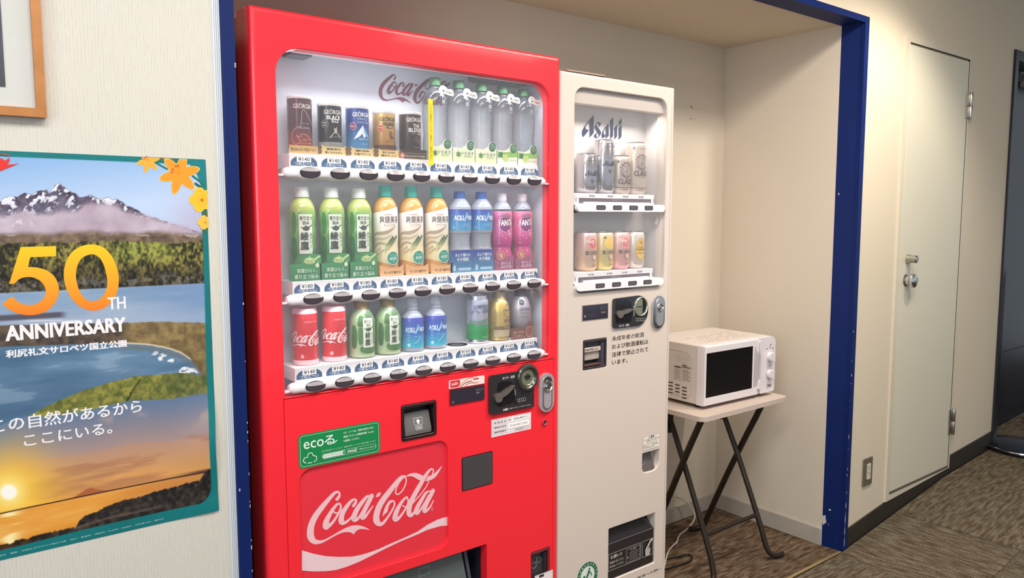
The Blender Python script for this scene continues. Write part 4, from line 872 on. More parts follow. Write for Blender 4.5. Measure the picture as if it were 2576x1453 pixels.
def dg1(d, z, h):
    d.text('GEÖRGIA', .001, z + h - .022, .0120, '#e8dada', w=.042, bold=.015); d.line([(-.03, z + h - .0265), (.03, z + h - .0265)], .0004, '#b69a9c')
    o = [(.024, .030), (.018, .018), (.006, .028), (-.004, .030), (-.010, .024), (-.016, .027), (-.008, .013), (-.020, .008), (-.026, .020), (-.024, .034), (-.014, .046), (-.008, .045), (-.005, .062), (-.003, .080), (.002, .082), (.012, .066), (.026, .048)]
    d.line([(a + .002, z + b) for a, b in o], .0011, '#c9a7a6', 4); d.text('ORIGINAL', .002, z + .044, .006, '#a9a0b2', w=.03); d.text('深煎り焙煎', .006, z + .053, .004, '#8f8c9c', w=.018)
    d.text('北海道限定デザイン', .008, z + .018, .003, '#e8b08c', w=.022); d.text('コーヒー飲料', .008, z + .0105, .0038, '#f0c0a0', w=.024)
coffee_can('tallest coffee can, dark plum brown with an outline map, far left of the top shelf', .114, grad('plum_can', '#b04a30', '#53303a', .013, .06), dg1, PXX[0])
def dg2(d, z, h):
    d.text('GEÖRGIA', .002, z + h - .019, .0118, '#d9d4cf', w=.043, bold=.02); d.text('BLACK', .003, z + h - .032, .0088, '#efece8', w=.033, bold=.03)
    d.rect(-.003, z + h - .0435, .013, z + h - .0355, '#e7e2da'); d.text('無糖', .005, z + h - .0395, .006, '#1c1a20', w=.012, bold=.02)
    d.ell(-.0185, z + h - .047, .0085, .0095, '#8d8378'); d.ell(-.0185, z + h - .047, .0075, .0085, '#221e22'); d.text('高級豆', -.0185, z + h - .044, .0034, '#e8e0d4', w=.011); d.text('100%', -.0185, z + h - .050, .0034, '#e8e0d4', w=.010)
    d.line([(-.008, z + .026), (.003, z + .040), (.008, z + .050)], .0014, '#cfc8bd'); d.line([(.018, z + .028), (.006, z + .040), (.002, z + .048)], .0014, '#cfc8bd'); d.ell(.005, z + .042, .0035, .006, '#b9b0a4')
    d.text('深いコクとキレ', .006, z + .029, .004, '#bcb4aa', w=.024); d.rect(-.035, z + .005, .035, z + .017, '#8f8d8b'); d.text('ブラックコーヒー', .006, z + .011, .005, '#4a4644', w=.03)
coffee_can('black coffee can with white letters, second from the left on the top shelf', .104, mat('black_can', '#201d24', .3, coat=.3), dg2, PXX[1])
def dg3(d, z, h):
    d.text('GEÖRGIA', .002, z + h - .019, .0118, '#e9ecf4', w=.043, bold=.02); d.text('EMERALD', .004, z + h - .030, .0058, '#a7bbe0', w=.026, bold=.01); d.text('MOUNTAIN', .004, z + h - .038, .0058, '#a7bbe0', w=.028, bold=.01)
    d.poly([(-.018, z + .026), (-.006, z + .046), (.004, z + .060), (.012, z + .046), (.024, z + .028), (.012, z + .036), (.006, z + .030), (.002, z + .040), (-.004, z + .034), (-.010, z + .030)], '#dfe9f4')
    d.poly([(.004, z + .060), (.012, z + .046), (.022, z + .030), (.012, z + .034), (.007, z + .044)], '#6f9fce'); d.ell(-.0185, z + h - .047, .0080, .0088, '#c9a3b9'); d.ell(-.0185, z + h - .047, .0068, .0076, '#8d3a5c'); d.text('No.1', -.0185, z + h - .047, .0046, '#f0dfe8', w=.010, bold=.02)
    d.text('高級豆×牛乳', .006, z + .028, .004, '#cfe2f2', w=.024); d.text('コーヒー', .008, z + .017, .0034, '#cfe2f2', w=.014)
coffee_can('blue coffee can with a snowy peak, third from the left on the top shelf', .104, grad('blue_can', '#4f9bd0', '#2c3f8e', .013, .08), dg3, PXX[2])
def dg4(d, z, h):
    d.text('GEÖRGIA', .002, z + h - .019, .0115, '#3a2416', w=.042, bold=.02); d.text('GRAND', .003, z + h - .031, .0078, '#3a2416', w=.032, bold=.03); d.rect(-.003, z + h - .0415, .013, z + h - .0345, '#3a2416'); d.text('微糖', .005, z + h - .038, .005, '#e6c79c', w=.011)
    d.ell(-.0175, z + h - .042, .0080, .0088, '#e8b89c'); d.ell(-.0175, z + h - .042, .007, .0078, '#c2552f'); d.text('高級豆', -.0175, z + h - .040, .0032, '#f6e0cf', w=.010); d.text('ブレンド', -.0175, z + h - .0450, .0030, '#f6e0cf', w=.010)
    d.ell(.007, z + .044, .0038, .0070, '#7a4a22'); d.ell(.010, z + .036, .0050, .0034, '#5d3416'); d.text('極めたコク', .004, z + .027, .0044, '#3a2416', w=.018); d.rect(-.035, z + .010, .035, z + .018, '#4a2c18')
coffee_can('gold coffee can with brown letters, fourth from the left on the top shelf', .099, grad('gold_can', '#b9783a', '#dcb46e', .013, .10, .3, .35), dg4, PXX[3])
def dg5(d, z, h):
    d.text('GEÖRGIA', .002, z + h - .018, .0115, '#e6dcd6', w=.041, bold=.02); d.line([(-.03, z + h - .0265), (.03, z + h - .0265)], .0004, '#94807a'); d.text('THE', .006, z + h - .034, .0088, '#eee6e0', w=.017, bold=.03); d.text('BLEND', .005, z + h - .044, .0095, '#eee6e0', w=.036, bold=.03)
    d.text('牛乳入り', -.001, z + h - .053, .0034, '#c4b4ac', w=.012); d.rect(.008, z + h - .0555, .020, z + h - .0505, '#a08c84'); d.ell(.006, z + .036, .006, .009, '#54393a'); d.ell(.014, z + .03, .004, .006, '#5f4544'); d.text('コーヒー', .008, z + .017, .0034, '#c4b4ac', w=.014)
coffee_can('dark brown coffee can, rightmost coffee can beside the clear water bottles', .102, mat('brown_can', '#37211f', .32, coat=.3), dg5, PXX[4])

def card(x, z, wd, h, col, deco, label, y=RY + .033, name='shelf_card', group='small cards standing at the feet of the drinks', out=None):
    t = T(name, (X0 + x, y, z), label, 'card', group); g = G(); o = out or [(-wd / 2, 0), (wd / 2, 0), (wd / 2, h), (-wd / 2, h)]
    g.prism(o, 0, .0012, col if not isinstance(col, str) else mat('card_' + col.lstrip('#'), col, .45))
    g.box(-wd / 4, wd / 4, .0012, .008, 0, .002, M_WPL); b = t.part('panel', g); d = D(); deco(d, wd, h); d.build('lettering', t, b, y=-.0002, world=False); return t
def cf(n, s1, s2, z, h, out=True, dark=False):
    def dd(d, wd, hh):
        if dark: d.frame(-wd / 2 + .002, .0015, wd / 2 - .002, hh * .62, .0005, '#cdb9a2', .001); d.text(s1, 0, hh * .33, .0055, '#e6d6c4', w=wd * .82); return
        if s2: d.text(s1, 0, hh * .62, .0048, '#4d3418', w=wd * .48, bold=.04); d.text(s2, 0, hh * .26, .0048, '#4d3418', w=wd * .60, bold=.04)
        else: d.text(s1, 0, hh * .5, .0068, '#4d3418', w=wd * .88, bold=.02)
        if out:
            for sx_ in (-1, 1):
                for q in (.3, .74): d.ell(sx_ * wd * .46, hh * q, .0042, .0052, '#7d5a34', 12); d.line([(sx_ * wd * .46 - .001, hh * q - .004), (sx_ * wd * .46 + .001, hh * q + .004)], .0008, '#3a2412')
    return dd
def blob(wd, h):
    return [(-wd / 2, .004), (-wd / 2 + .006, 0), (wd / 2 - .006, 0), (wd / 2, .004), (wd / 2 - .002, h * .5), (wd / 2 + .001, h * .8), (wd / 2 - .006, h), (wd / 2 - .012, h * .86), (-wd / 2 + .014, h * .86), (-wd / 2 + .008, h), (-wd / 2 + .001, h * .9), (-wd / 2 + .001, h * .5)]
cw = '#d9bd86'
card(.1235, 1.5368, .066, .0175, '#caa468', cf(0, '売上No.1ロング缶コーヒー', '', 0, 0, False), 'plain gold card at the foot of the tallest plum brown coffee can')
card(.1945, 1.5368, .071, .0215, cw, cf(0, '高級豆の', '深いコクとキレ', 0, 0), 'beige coffee bean card at the foot of the black coffee can', out=blob(.071, .0215))
card(.2660, 1.5368, .070, .0215, cw, cf(0, '高級豆と牛乳100%', '王道バランス', 0, 0), 'beige coffee bean card at the foot of the blue coffee can', out=blob(.070, .0215))
card(.3350, 1.5368, .068, .0210, cw, cf(0, '飲みごたえのある', '極めたコク', 0, 0), 'beige coffee bean card at the foot of the gold coffee can', out=blob(.068, .0210))
def dk(d, wd, h): cf(0, '牛乳仕上げのまろやかな味', '', 0, 0, False, True)(d, wd, h)
card(.4045, 1.5368, .072, .0235, '#33201c', dk, 'dark brown card at the foot of the dark brown coffee can')
t = card(.3700, 1.537, .016, .016, '#a34f34', lambda d, w_, h: (d.ell(0, .008, .0055, .0055, '#c98a70', 14), d.text('NEW', 0, .008, .0036, '#f6e4da', w=.008)), 'small reddish star card between the gold and dark brown coffee cans', y=RY + .030,
         out=[((.008 if k % 2 == 0 else .0064) * math.cos(PI * k / 8), .008 + (.008 if k % 2 == 0 else .0064) * math.sin(PI * k / 8)) for k in range(16)])

# clear water bottles
PW = smooth([(.018, 0), (.029, .002), (.0315, .008), (.0318, .045), (.0305, .060), (.0300, .068), (.0312, .085), (.0325, .115), (.0322, .140), (.0290, .160), (.0215, .173), (.0140, .181), (.0120, .186), (.0120, .190)], 3)
M_CLR = clearmat('clear_bottle', '#dfe2e8', .02, '#5f656d', .8, .02)
def water():
    t = T('water_bottle', (X0 + PXX[5], RY + .067, 1.5365), 'first clear water bottle beside the coffee cans on the top shelf', 'bottle', 'clear water bottles on the top shelf')
    g = G(); g.lathe(PW, M_CLR, 44); b = t.part('body', g)
    g = G(); g.lathe([(.0143, .188), (.0147, .190), (.0147, .205), (.0136, .2075), (0, .2075)], grad('green_cap', '#5c8f6a', '#3d7350', .188, .208), 32); t.part('cap', g)
    d = D(); q = '#9aa0aa'
    for i, c in enumerate('ILOHAS'): d.text(c, .010, .146 - i * .0135, .0090, q, w=.0095, rot=-PI / 2)
    for a in range(6):
        th = PI / 6 + a * PI / 3; d.poly([(.0075, .164), (.0075 + .005 * math.cos(th - .45), .164 + .005 * math.sin(th - .45)), (.0075 + .010 * math.cos(th), .164 + .010 * math.sin(th)), (.0075 + .005 * math.cos(th + .45), .164 + .005 * math.sin(th + .45))], '#9499a4')
    d.build('embossed_lettering', t, b, wrap=wrapf(PW), zcut=.006, turn=.15)
    g = G(); d = D(); o = [(-.006, .1685), (.031, .1615), (.032, .1745), (.025, .1780), (.016, .1775), (.009, .1835), (-.001, .1850), (-.008, .178)]
    g.prism(cr(o, 4, True) and [tuple(p) for p in cr(o, 4, True)], -.0345, -.0338, mat('neck_tag', '#eef0ee', .4)); nt_ = t.part('neck_tag', g)
    d.ell(.003, .1722, .0026, .0028, '#3f6a48', 10); d.text('いろはす', .0185, .1695, .0056, '#565c54', w=.020, rot=-.14, bold=.03); d.build('tag_lettering', t, nt_, y=-.0347, world=False); return t
W0 = water()
wl = ['first clear water bottle, behind the yellow strip on the top shelf', 'second clear water bottle from the left on the top shelf', 'middle one of the five clear water bottles on the top shelf', 'fourth clear water bottle, leftmost one behind a grape card', 'rightmost clear water bottle on the top shelf, behind a grape card']
W0.root['label'] = wl[0]
for i in range(1, 5): dup(W0.root, (X0 + PXX[5 + i], RY + .067, 1.5365), wl[i])
def wcard(kind):
    def dd(d, wd, h):
        if kind == 0:
            for a in range(6):
                th = PI / 6 + a * PI / 3; d.poly([(-.017, .019), (-.017 + .0045 * math.cos(th - .5), .019 + .0045 * math.sin(th - .5)), (-.017 + .0095 * math.cos(th), .019 + .0095 * math.sin(th)), (-.017 + .0045 * math.cos(th + .5), .019 + .0045 * math.sin(th + .5))], '#4f8a4a')
            d.text('い・ろ・は・す', .010, .0225, .0085, '#3a4a3a', w=.036, bold=.015); d.text('北海道の天然水', .012, .0155, .0036, '#7a8a72', w=.026); d.rect(.0, .0118, .022, .0124, '#a9b49a')
        else:
            d.poly([(-wd / 2, .016), (wd / 2, .020), (wd / 2, h - .004), (wd / 2 - .014, h - .012), (-.006, h - .016), (-wd / 2, h - .014)], '#8cc060'); d.ell(-.022, .024, .008, .007, '#3d7a3c', 12)
            for a, b in ((-.012, .022), (-.006, .018), (-.010, .014), (-.002, .013), (-.006, .009), (-.003, .022), (-.012, .0165)): d.ell(a, b, .0045, .0045, '#c9dc88', 12)
            d.text('い・ろ・は・す', .016, .0105, .0058, '#4a5a40', w=.028, bold=.01); d.text('シャインマスカット', .014, .017, .004, '#eef6e0', w=.026)
        d.ell(.0195, h - .0045, .0105, .0115, '#1f6b48', 24); d.text('100%', .0195, h + .001, .0036, '#dfeee4', w=.010); d.text('リサイクル', .0195, h - .0042, .0042, '#dfeee4', w=.017, bold=.02); d.text('ペット', .0195, h - .0092, .0042, '#dfeee4', w=.011, bold=.02)
    return dd
def wout(wd, h): return [(-wd / 2, 0), (wd / 2, 0), (wd / 2, h - .002)] + [(.0195 + .0115 * math.cos(a), h - .0045 + .0125 * math.sin(a)) for a in [PI * k / 10 for k in range(1, 10)]] + [(.004, h - .006), (-.010, h - .012), (-wd / 2 + .006, h - .011), (-wd / 2, h - .010)]
for i in range(5):
    k = i > 2; card(.4815 + .0698 * i, 1.5367, .066, .047, grad('lime_card', '#dbe9a8', '#f3f6e6', 0, .04) if not k else '#eff4e2', wcard(k), ('white and green card at the foot of the %s clear water bottle' if not k else 'grape printed card at the foot of the %s clear water bottle') % ['first', 'second', 'middle', 'fourth', 'rightmost'][i], out=wout(.066, .047))

# green tea
PG = smooth([(.020, 0), (.0275, .002), (.0292, .008), (.0292, .040), (.0280, .055), (.0292, .070), (.0280, .088), (.0292, .105), (.0280, .122), (.0292, .140), (.0290, .155), (.0265, .168), (.0195, .180), (.0130, .186), (.0125, .192)], 3)
def greentea():
    t = T('tea_bottle', (X0 + PXX[0], RY + .065, 1.2560), 'x', 'bottle', 'green tea bottles on the middle shelf')
    g = G(); g.lathe(PG, grad('green_tea', '#84aa58', '#a9b058', .10, .185, .2, 0, .6), 44); b = t.part('body', g)
    g = G(); g.lathe([(.0165, .1855), (.0170, .188), (.0155, .206), (.0145, .2085), (0, .2085)], mat('pale_cap', '#d7dcd6', .4), 32); t.part('cap', g)
    wf = wrapf(PG); g = G(); g.lathe([(wf(z) + .0003, z) for z in [.03 + .004 * k for k in range(32)]], grad('tea_label', '#3f8450', '#86b45a', .03, .155, .45), 44)
    g.f = [f for f in g.f if len(f) == 4]; g.m = g.m[:len(g.f)]; g.sm = g.sm[:len(g.f)]
    lb = t.part('label', g); d = D()
    for p, c in (([(-.030, .045), (-.020, .050), (-.018, .085), (-.028, .100), (-.034, .08)], '#2f6e38'), ([(-.030, .105), (-.020, .11), (-.019, .145), (-.028, .152)], '#3c7a3c'), ([(-.016, .055), (-.008, .05), (-.006, .10), (-.014, .112)], '#3f8446'), ([(-.015, .12), (-.006, .118), (-.006, .148), (-.014, .15)], '#5c9648'), ([(.013, .045), (.026, .04), (.022, .065), (.012, .06)], '#2f7040'), ([(-.012, .030), (.010, .034), (.004, .050), (-.014, .052)], '#3f8450')): d.poly([tuple(q) for q in cr(p, 3, True)], c)
    d.rect(-.0125, .060, .0175, .148, '#e6ecdc', .001); k = '#33423a'
    d.text('香り立つ', .003, .1395, .0092, k, w=.027, bold=.03); d.text('旨み', .003, .1290, .0082, k, w=.014, bold=.03)
    d.ell(.003, .1165, .0078, .0052, '#3c4c48', 18); d.line([(.009, .119), (.0155, .1235)], .0024, '#3c4c48'); d.line([(-.004, .1175), (-.0075, .119)], .0018, '#3c4c48'); d.ell(.003, .1225, .0014, .0012, '#3c4c48', 8)
    d.text('綾', -.001, .0995, .0180, k, w=.0165, bold=.03); d.text('鷹', -.001, .0785, .0190, k, w=.0175, bold=.03); d.vtext('あやたか', .0132, .1035, .0080, k, w=.0055)
    d.build('lettering', t, lb, wrap=wf, zcut=.008, turn=.22); return t
Q = greentea(); gl = ['leftmost green tea bottle on the middle shelf', 'second green tea bottle from the left on the middle shelf', 'third green tea bottle, beside the first teal capped bottle']
Q.root['label'] = gl[0]
for i in (1, 2): dup(Q.root, (X0 + PXX[i], RY + .065, 1.2560), gl[i])
def gcard(d, wd, h):
    d.text('茶葉ひらく、', .002, .0225, .0095, '#dfeeda', w=.048, bold=.01); d.text('香り立つ旨み', .000, .0095, .0098, '#dfeeda', w=.056, bold=.01)
    d.ell(.008, .044, .013, .0075, '#cfe0a0', 20); d.line([(.019, .046), (.031, .054)], .0045, '#cfe0a0'); d.line([(.028, .043), (.0275, .036)], .002, '#b4cf90'); d.ell(.0255, .0335, .0045, .0052, '#dcebc0', 14); d.line([(-.002, .046), (.008, .043), (.017, .046)], .0012, '#5c9150'); d.line([(0, .041), (.008, .038), (.015, .041)], .0010, '#5c9150'); d.ell(.008, .0525, .002, .0018, '#cfe0a0', 10)
GO = [(-.038, 0), (.036, 0), (.036, .0370), (.0355, .0570), (.024, .0585), (.012, .0600), (-.006, .0500), (-.012, .0375), (-.038, .0375)]
for i in range(3): card(.1225 + .0705 * i, 1.2560, .074, .038, grad('green_card', '#2f7750', '#4a9a5e', 0, .05), gcard, ('dark green card with a pale teapot at the foot of the %s green tea bottle') % ['leftmost', 'second', 'third'][i], out=GO)

# barley blend tea with teal caps
PS = smooth([(.020, 0), (.0275, .002), (.0298, .008), (.0298, .060), (.0285, .072), (.0298, .090), (.0298, .150), (.0285, .165), (.0240, .178), (.0170, .187), (.0132, .190), (.0130, .194)], 3)
def souken():
    t = T('tea_bottle', (X0 + PXX[3], RY + .065, 1.2560), 'x', 'bottle', 'amber tea bottles with teal caps on the middle shelf')
    g = G(); g.lathe(PS, grad('amber_tea', '#e0a45c', '#c88f3c', 0, .19, .15, 0, .7), 44); b = t.part('body', g)
    g = G(); g.lathe([(.0155, .190), (.0160, .193), (.0152, .2145), (.0142, .217), (0, .217)], mat('teal_cap', '#1fa294', .35), 32); t.part('cap', g)
    wf = wrapf(PS); g = G(); n = 56; zz0 = lambda a: .030 + .006 * math.sin(a * 1.5 + .6); zz1 = lambda a: .159 + .008 * math.sin(a + .3)
    M_ = grad('cream_label', '#efe0a8', '#f6ede6', .03, .13, .45, 0, .3, '#efe2c0'); v = []; NZ = 14
    for k in range(n):
        a = 2 * PI * k / n
        for j in range(NZ): z = zz0(a) + (zz1(a) - zz0(a)) * j / (NZ - 1); r = wf(z) + .0004; v.append((r * math.sin(a), -r * math.cos(a), z))
    g.add(v, [(k * NZ + j, ((k + 1) % n) * NZ + j, ((k + 1) % n) * NZ + j + 1, k * NZ + j + 1) for k in range(n) for j in range(NZ - 1)], M_, True); lb = t.part('label', g)
    d = D(); k = '#4d3a34'
    d.text('Sokenbicha', .004, .1485, .0046, '#a08c7c', w=.020); d.text('爽健美茶', .009, .136, .0165, k, w=.050, bold=.005); d.text('カフェインゼロ', .009, .1225, .0055, '#9a8878', w=.030)
    v_, f_ = ribbon([(-.034, .098, .001), (-.024, .103, .006), (-.008, .1035, .008), (.008, .109, .006), (.024, .120, .001)], 5); d.raw(v_, f_, '#b39a84'); v_, f_ = ribbon([(-.034, .088, .001), (-.022, .091, .006), (-.006, .091, .005), (.012, .099, .002)], 5); d.raw(v_, f_, '#cdb79c'); v_, f_ = ribbon([(-.034, .066, .001), (-.026, .076, .005), (-.014, .080, .005), (.0, .076, .001)], 5); d.raw(v_, f_, '#c4a98c')
    for i in range(4):
        for s2 in (-1, 1): d.poly([tuple(p) for p in ell(-.026 + i * .0045 + s2 * .003, .056 + i * .003 - s2 * .003, .0022, .0032, 8)], ['#dcc09c', '#d2b890', '#c6b088', '#b8a880'][i])
    for i in range(6):
        a, b_ = .000 + i * .0036, .064 + i * .0052
        for s_ in (-1, 1): d.poly([tuple(p) for p in ell(a + s_ * .0048, b_ + .003 + s_ * .001, .0026, .0040, 10)], ['#c4c98a', '#a9b578', '#8fa068', '#6f8654', '#54704a', '#3f5c40'][i])
    d.line([(-.004, .056), (.006, .072), (.020, .094)], .0008, '#8a8a60')
    d.ell(.014, .0435, .0152, .0168, '#f0ece0', 28); d.ell(.014, .0435, .0138, .0154, '#2c9a84', 28); d.text('カフェインゼロ', .014, .051, .004, '#d9efe6', w=.017); d.text('600', .014, .0425, .0082, '#eef8f2', w=.016, bold=.01, shear=.15); d.text('ml', .014, .0345, .003, '#d9efe6')
    d.build('lettering', t, lb, wrap=wf, zcut=.008, turn=.42); return t
Q = souken(); sl = ['first teal capped amber tea bottle, beside the green tea', 'middle one of the three teal capped amber tea bottles', 'third teal capped amber tea bottle, beside the blue capped bottle']
Q.root['label'] = sl[0]
for i in (1, 2): dup(Q.root, (X0 + PXX[3 + i], RY + .065, 1.2560), sl[i])
for i in range(3): card(.3385 + .0715 * i, 1.2560, .064, .026, '#e3b07c', lambda d, wd, h: d.text('すっきり爽やか', .002, .0085, .0078, '#7a4a26', w=.046, bold=.02), 'orange card at the foot of the %s teal capped tea bottle' % ['first', 'middle', 'third'][i], out=[(-.032, 0), (.032, 0), (.032, .027), (.022, .021), (.006, .018), (-.010, .020), (-.026, .026), (-.032, .026)])

# blue capped sports drink
PA = smooth([(.020, 0), (.0280, .002), (.0300, .008), (.0300, .056), (.0265, .062), (.0255, .085), (.0275, .100), (.0300, .106), (.0302, .160), (.0280, .170), (.0215, .181), (.0140, .190), (.0125, .194)], 3)
def aqua():
    t = T('sports_drink_bottle', (X0 + PXX[6] - .001, RY + .065, 1.2560), 'x', 'bottle', 'blue capped sports drink bottles on the middle shelf')
    g = G(); g.lathe(PA, clearmat('hazy_bottle', '#d3d9e6', .42, '#98a0b4', .5, .03), 44); b = t.part('body', g)
    g = G(); g.lathe([(.0148, .1875), (.0152, .190), (.0146, .205), (.0136, .2075), (0, .2075)], mat('blue_cap', '#2b5fae', .35), 32); t.part('cap', g)
    wf = wrapf(PA); g = G(); g.lathe([(wf(z) + .0004, z) for z in [.107 + .0045 * k for k in range(13)]], grad('aqua_label', '#3f9fd0', '#31409a', .107, .16, .3, 0, .5), 44); g.f = [f for f in g.f if len(f) == 4]; g.m = g.m[:len(g.f)]; g.sm = g.sm[:len(g.f)]
    lb = t.part('label', g); d = D(); c = '#e9eef8'
    d.text('AOU', -.006, .1395, .0125, c, w=.024, bold=.04); d.line([(-.0035, .1365), (-.0010, .1325)], .0018, c); d.poly([(.006, .130), (.010, .130), (.0175, .152), (.0150, .154)], '#9cc4ea'); d.line([(.004, .133), (.012, .1375), (.019, .146)], .0022, '#b4d4f0'); d.text('RIUS', .028, .1395, .0105, c, w=.018, bold=.03)
    d.text('OFFICIAL SPORTS DRINK', .012, .118, .0030, '#9fcbe6', w=.03)
    for k in range(5): d.ring(.004 + k * .0036, .1235 - (k % 2) * .0016, .0021, .0021, .0004, '#b9d8ec', 12)
    d.ring(-.019, .1145, .003, .0028, .0008, '#d9e8f4', 12); d.build('lettering', t, lb, wrap=wf, zcut=.008, turn=.45); return t
Q = aqua(); Q.root['label'] = 'left one of the two blue capped sports drink bottles on the middle shelf'
dup(Q.root, (X0 + .627, RY + .065, 1.2560), 'right one of the two blue capped sports drink bottles, beside the pink soda')
def acard(d, wd, h):
    c = '#dfe8f6'; d.text('水より優れた', .004, h - .0125, .0088, c, w=.047, bold=.02); d.text('水分補給', .004, h - .0235, .0098, c, w=.037, bold=.02); d.rect(-.014, h - .0318, .028, h - .0314, '#a9c4de')
    d.poly([(-.022, .021), (-.027, .011), (-.0255, .0055), (-.022, .004), (-.0185, .0055), (-.017, .011)], '#b9d4e8'); d.text('熱中症', -.022, .0105, .003, '#3d6fa8', w=.007); d.rect(-.011, .005, .028, .0115, '#b4d0e4', .003); d.text('カロリーひかえめ', .0085, .0082, .004, '#3a6ba4', w=.03)
for i in range(2): card(.5415 + .0695 * i, 1.2560, .068, .057, grad('blue_card', '#4a8cae', '#30409a', 0, .055), acard, 'blue card with white writing at the foot of the %s blue capped bottle' % ['left', 'right'][i])

# pink soda
PF = smooth([(.020, 0), (.0280, .002), (.0292, .008), (.0285, .040), (.0245, .058), (.0265, .068), (.0292, .085), (.0288, .105), (.0272, .125), (.0288, .145), (.0270, .162), (.0215, .174), (.0145, .182), (.0128, .186)], 3)
def soda():
    t = T('soda_bottle', (X0 + .695, RY + .065, 1.2560), 'x', 'bottle', 'pink soda bottles on the middle shelf')
    g = G(); g.lathe([p for p in PF if p[1] <= .160], grad('pink_soda', '#b06a84', '#ee8cb0', 0, .16, .15, 0, .7, '#d0388a'), 44); b = t.part('body', g)
    g = G(); g.lathe([p for p in PF if p[1] >= .158], clearmat('hazy_bottle', '#d3d9e6', .42, '#98a0b4', .5, .03), 44); t.part('neck', g)
    g = G(); g.lathe([(.0142, .184), (.0146, .187), (.0140, .202), (.0130, .2045), (0, .2045)], mat('soft_pink_cap', '#e6dbe0', .4), 32); t.part('cap', g)
    wf = wrapf(PF); g = G(); g.lathe([(wf(z) + .0004, z) for z in [.062 + .004 * k for k in range(24)]], grad('pink_label', '#c03088', '#e878a8', .062, .155, .3, 0, .5), 44); g.f = [f for f in g.f if len(f) == 4]; g.m = g.m[:len(g.f)]; g.sm = g.sm[:len(g.f)]
    lb = t.part('label', g); d = D(); d.ell(.006, .122, .0195, .0215, '#e8c9dc', 26); d.ell(.006, .122, .0182, .0202, '#7a2a6c', 26); d.poly([tuple(p) for p in cr([(-.008, .143), (.002, .150), (.016, .149), (.022, .142), (.010, .138)], 4, True)], '#9c6a84')
    d.text('FANTA', .008, .1265, .0155, '#fbf2f6', w=.042, bold=.04, rot=.04)
    for a, b_ in ((.015, .100), (.020, .098), (.018, .094), (.013, .095), (.017, .089), (.012, .105)): d.ell(a, b_, .0026, .0028, '#e29ac0', 10)
    for a, b_ in ((-.016, .146), (-.010, .100), (-.004, .092), (-.018, .120), (.004, .084), (-.012, .080)): d.ell(a, b_, .0011, .0012, '#f6c6da', 8)
    d.ring(-.012, .072, .0034, .0036, .0009, '#f0cfe0', 12); d.build('lettering', t, lb, wrap=wf, zcut=.006, turn=.42); return t
Q = soda(); Q.root['label'] = 'left one of the two pink grape soda bottles on the middle shelf'
dup(Q.root, (X0 + .766, RY + .065, 1.2560), 'right one of the two pink grape soda bottles, at the end of the middle shelf')
def fcard(d, wd, h):
    d.ell(-.012, .040, .0135, .0125, '#d8a878', 20); d.ell(-.012, .040, .0115, .0105, '#b8607a', 20)
    for a, b_ in ((-.016, .042), (-.011, .044), (-.008, .040), (-.013, .037), (-.009, .035)): d.ell(a, b_, .003, .003, '#dcae8c', 10)
    d.text('おいしさ', .005, .0185, .0078, '#f4dfe8', w=.032, bold=.02); d.text('はじける!', .006, .009, .0078, '#f4dfe8', w=.034, bold=.02)
    for a, b_ in ((-.022, .018), (.026, .022), (.020, .028), (-.024, .008)): d.ring(a, b_, .0028, .0030, .0006, '#c888a4', 10)
FO = [(-.032, 0), (.033, 0), (.033, .036), (.027, .040), (.020, .037), (.008, .036), (.003, .041), (-.001, .049), (-.012, .0535), (-.023, .049), (-.026, .040), (-.025, .030), (-.032, .028)]
for i in range(2): card(.6800 + .0700 * i, 1.2560, .066, .05, grad('plum_card', '#8e4c70', '#a8587c', 0, .05), fcard, 'plum coloured card at the foot of the %s pink soda bottle' % ['left', 'right'][i], out=FO)

# bottom shelf
Z3 = 1.0630
def slimcan(name, label, x, h, R, body, deco, group=None, rim=M_RIM, step=.0035, turn=.1):
    t = T(name, (X0 + x, RY + .065, Z3), label, 'can', group)
    g = G(); g.lathe([(R * .86, 0), (R * .93, .003), (R * .97, .008), (R, .012), (R, h - .012)], body, 48); g.f[0:0] = []; b = t.part('body', g)
    g = G(); g.lathe([(R, h - .012), (R * .99, h - .008), (R * .94, h - .003), (R * .95, h), (R * .90, h), (R * .88, h - .003), (0, h - .003)], rim, 48); t.part('lid', g)
    g = G(); g.lathe([(R * .8, 0), (R * .985, .0005), (R + .0008, .003), (R + .0008, .010), (R, .0115)], rim, 48); t.part('base_rim', g)
    d = D(); deco(d, 0, h); d.build('lettering', t, b, wrap=lambda z: R, step=step, turn=turn); return t
def dco(d, z, h):
    d.shape(COKE, .002, h * .47, .108, '#f4dadd', shear=0); d.text('ORIGINAL TASTE', .006, h - .030, .0036, '#f2b9be', w=.030); d.ell(-.015, .021, .0036, .0044, '#f0c9cb', 14); d.rect(-.0165, .0205, -.0135, .0215, '#d0202c'); d.rect(-.0165, .0225, -.0135, .0232, '#d0202c')
Q = slimcan('soda_can', 'leftmost red cola can on the bottom shelf of the red machine', .129, .129, .0282, mat('cola_red', '#d8222e', .28, coat=.4), dco, 'red cola cans on the bottom shelf', mat('pink_rim', '#f0c4ca', .35))
dup(Q.root, (X0 + .2003, RY + .065, Z3), 'second red cola can, between a cola can and a green tea bottle')
PB = smooth([(.022, 0), (.0290, .002), (.0312, .008), (.0314, .020), (.0314, .080), (.0300, .092), (.0255, .104), (.0200, .112), (.0175, .116), (.0172, .120)], 3)
def screwcap(g, r, z0, z1, m):
    pr = [(r, z0), (r + .0006, z0 + .001)]; k = 5
    for i in range(k): z = z0 + .002 + (z1 - z0 - .004) * i / k; pr += [(r, z), (r + .0005, z + .0012)]
    pr += [(r, z1 - .002), (r - .001, z1), (0, z1)]; return g.lathe(pr, m, 32)
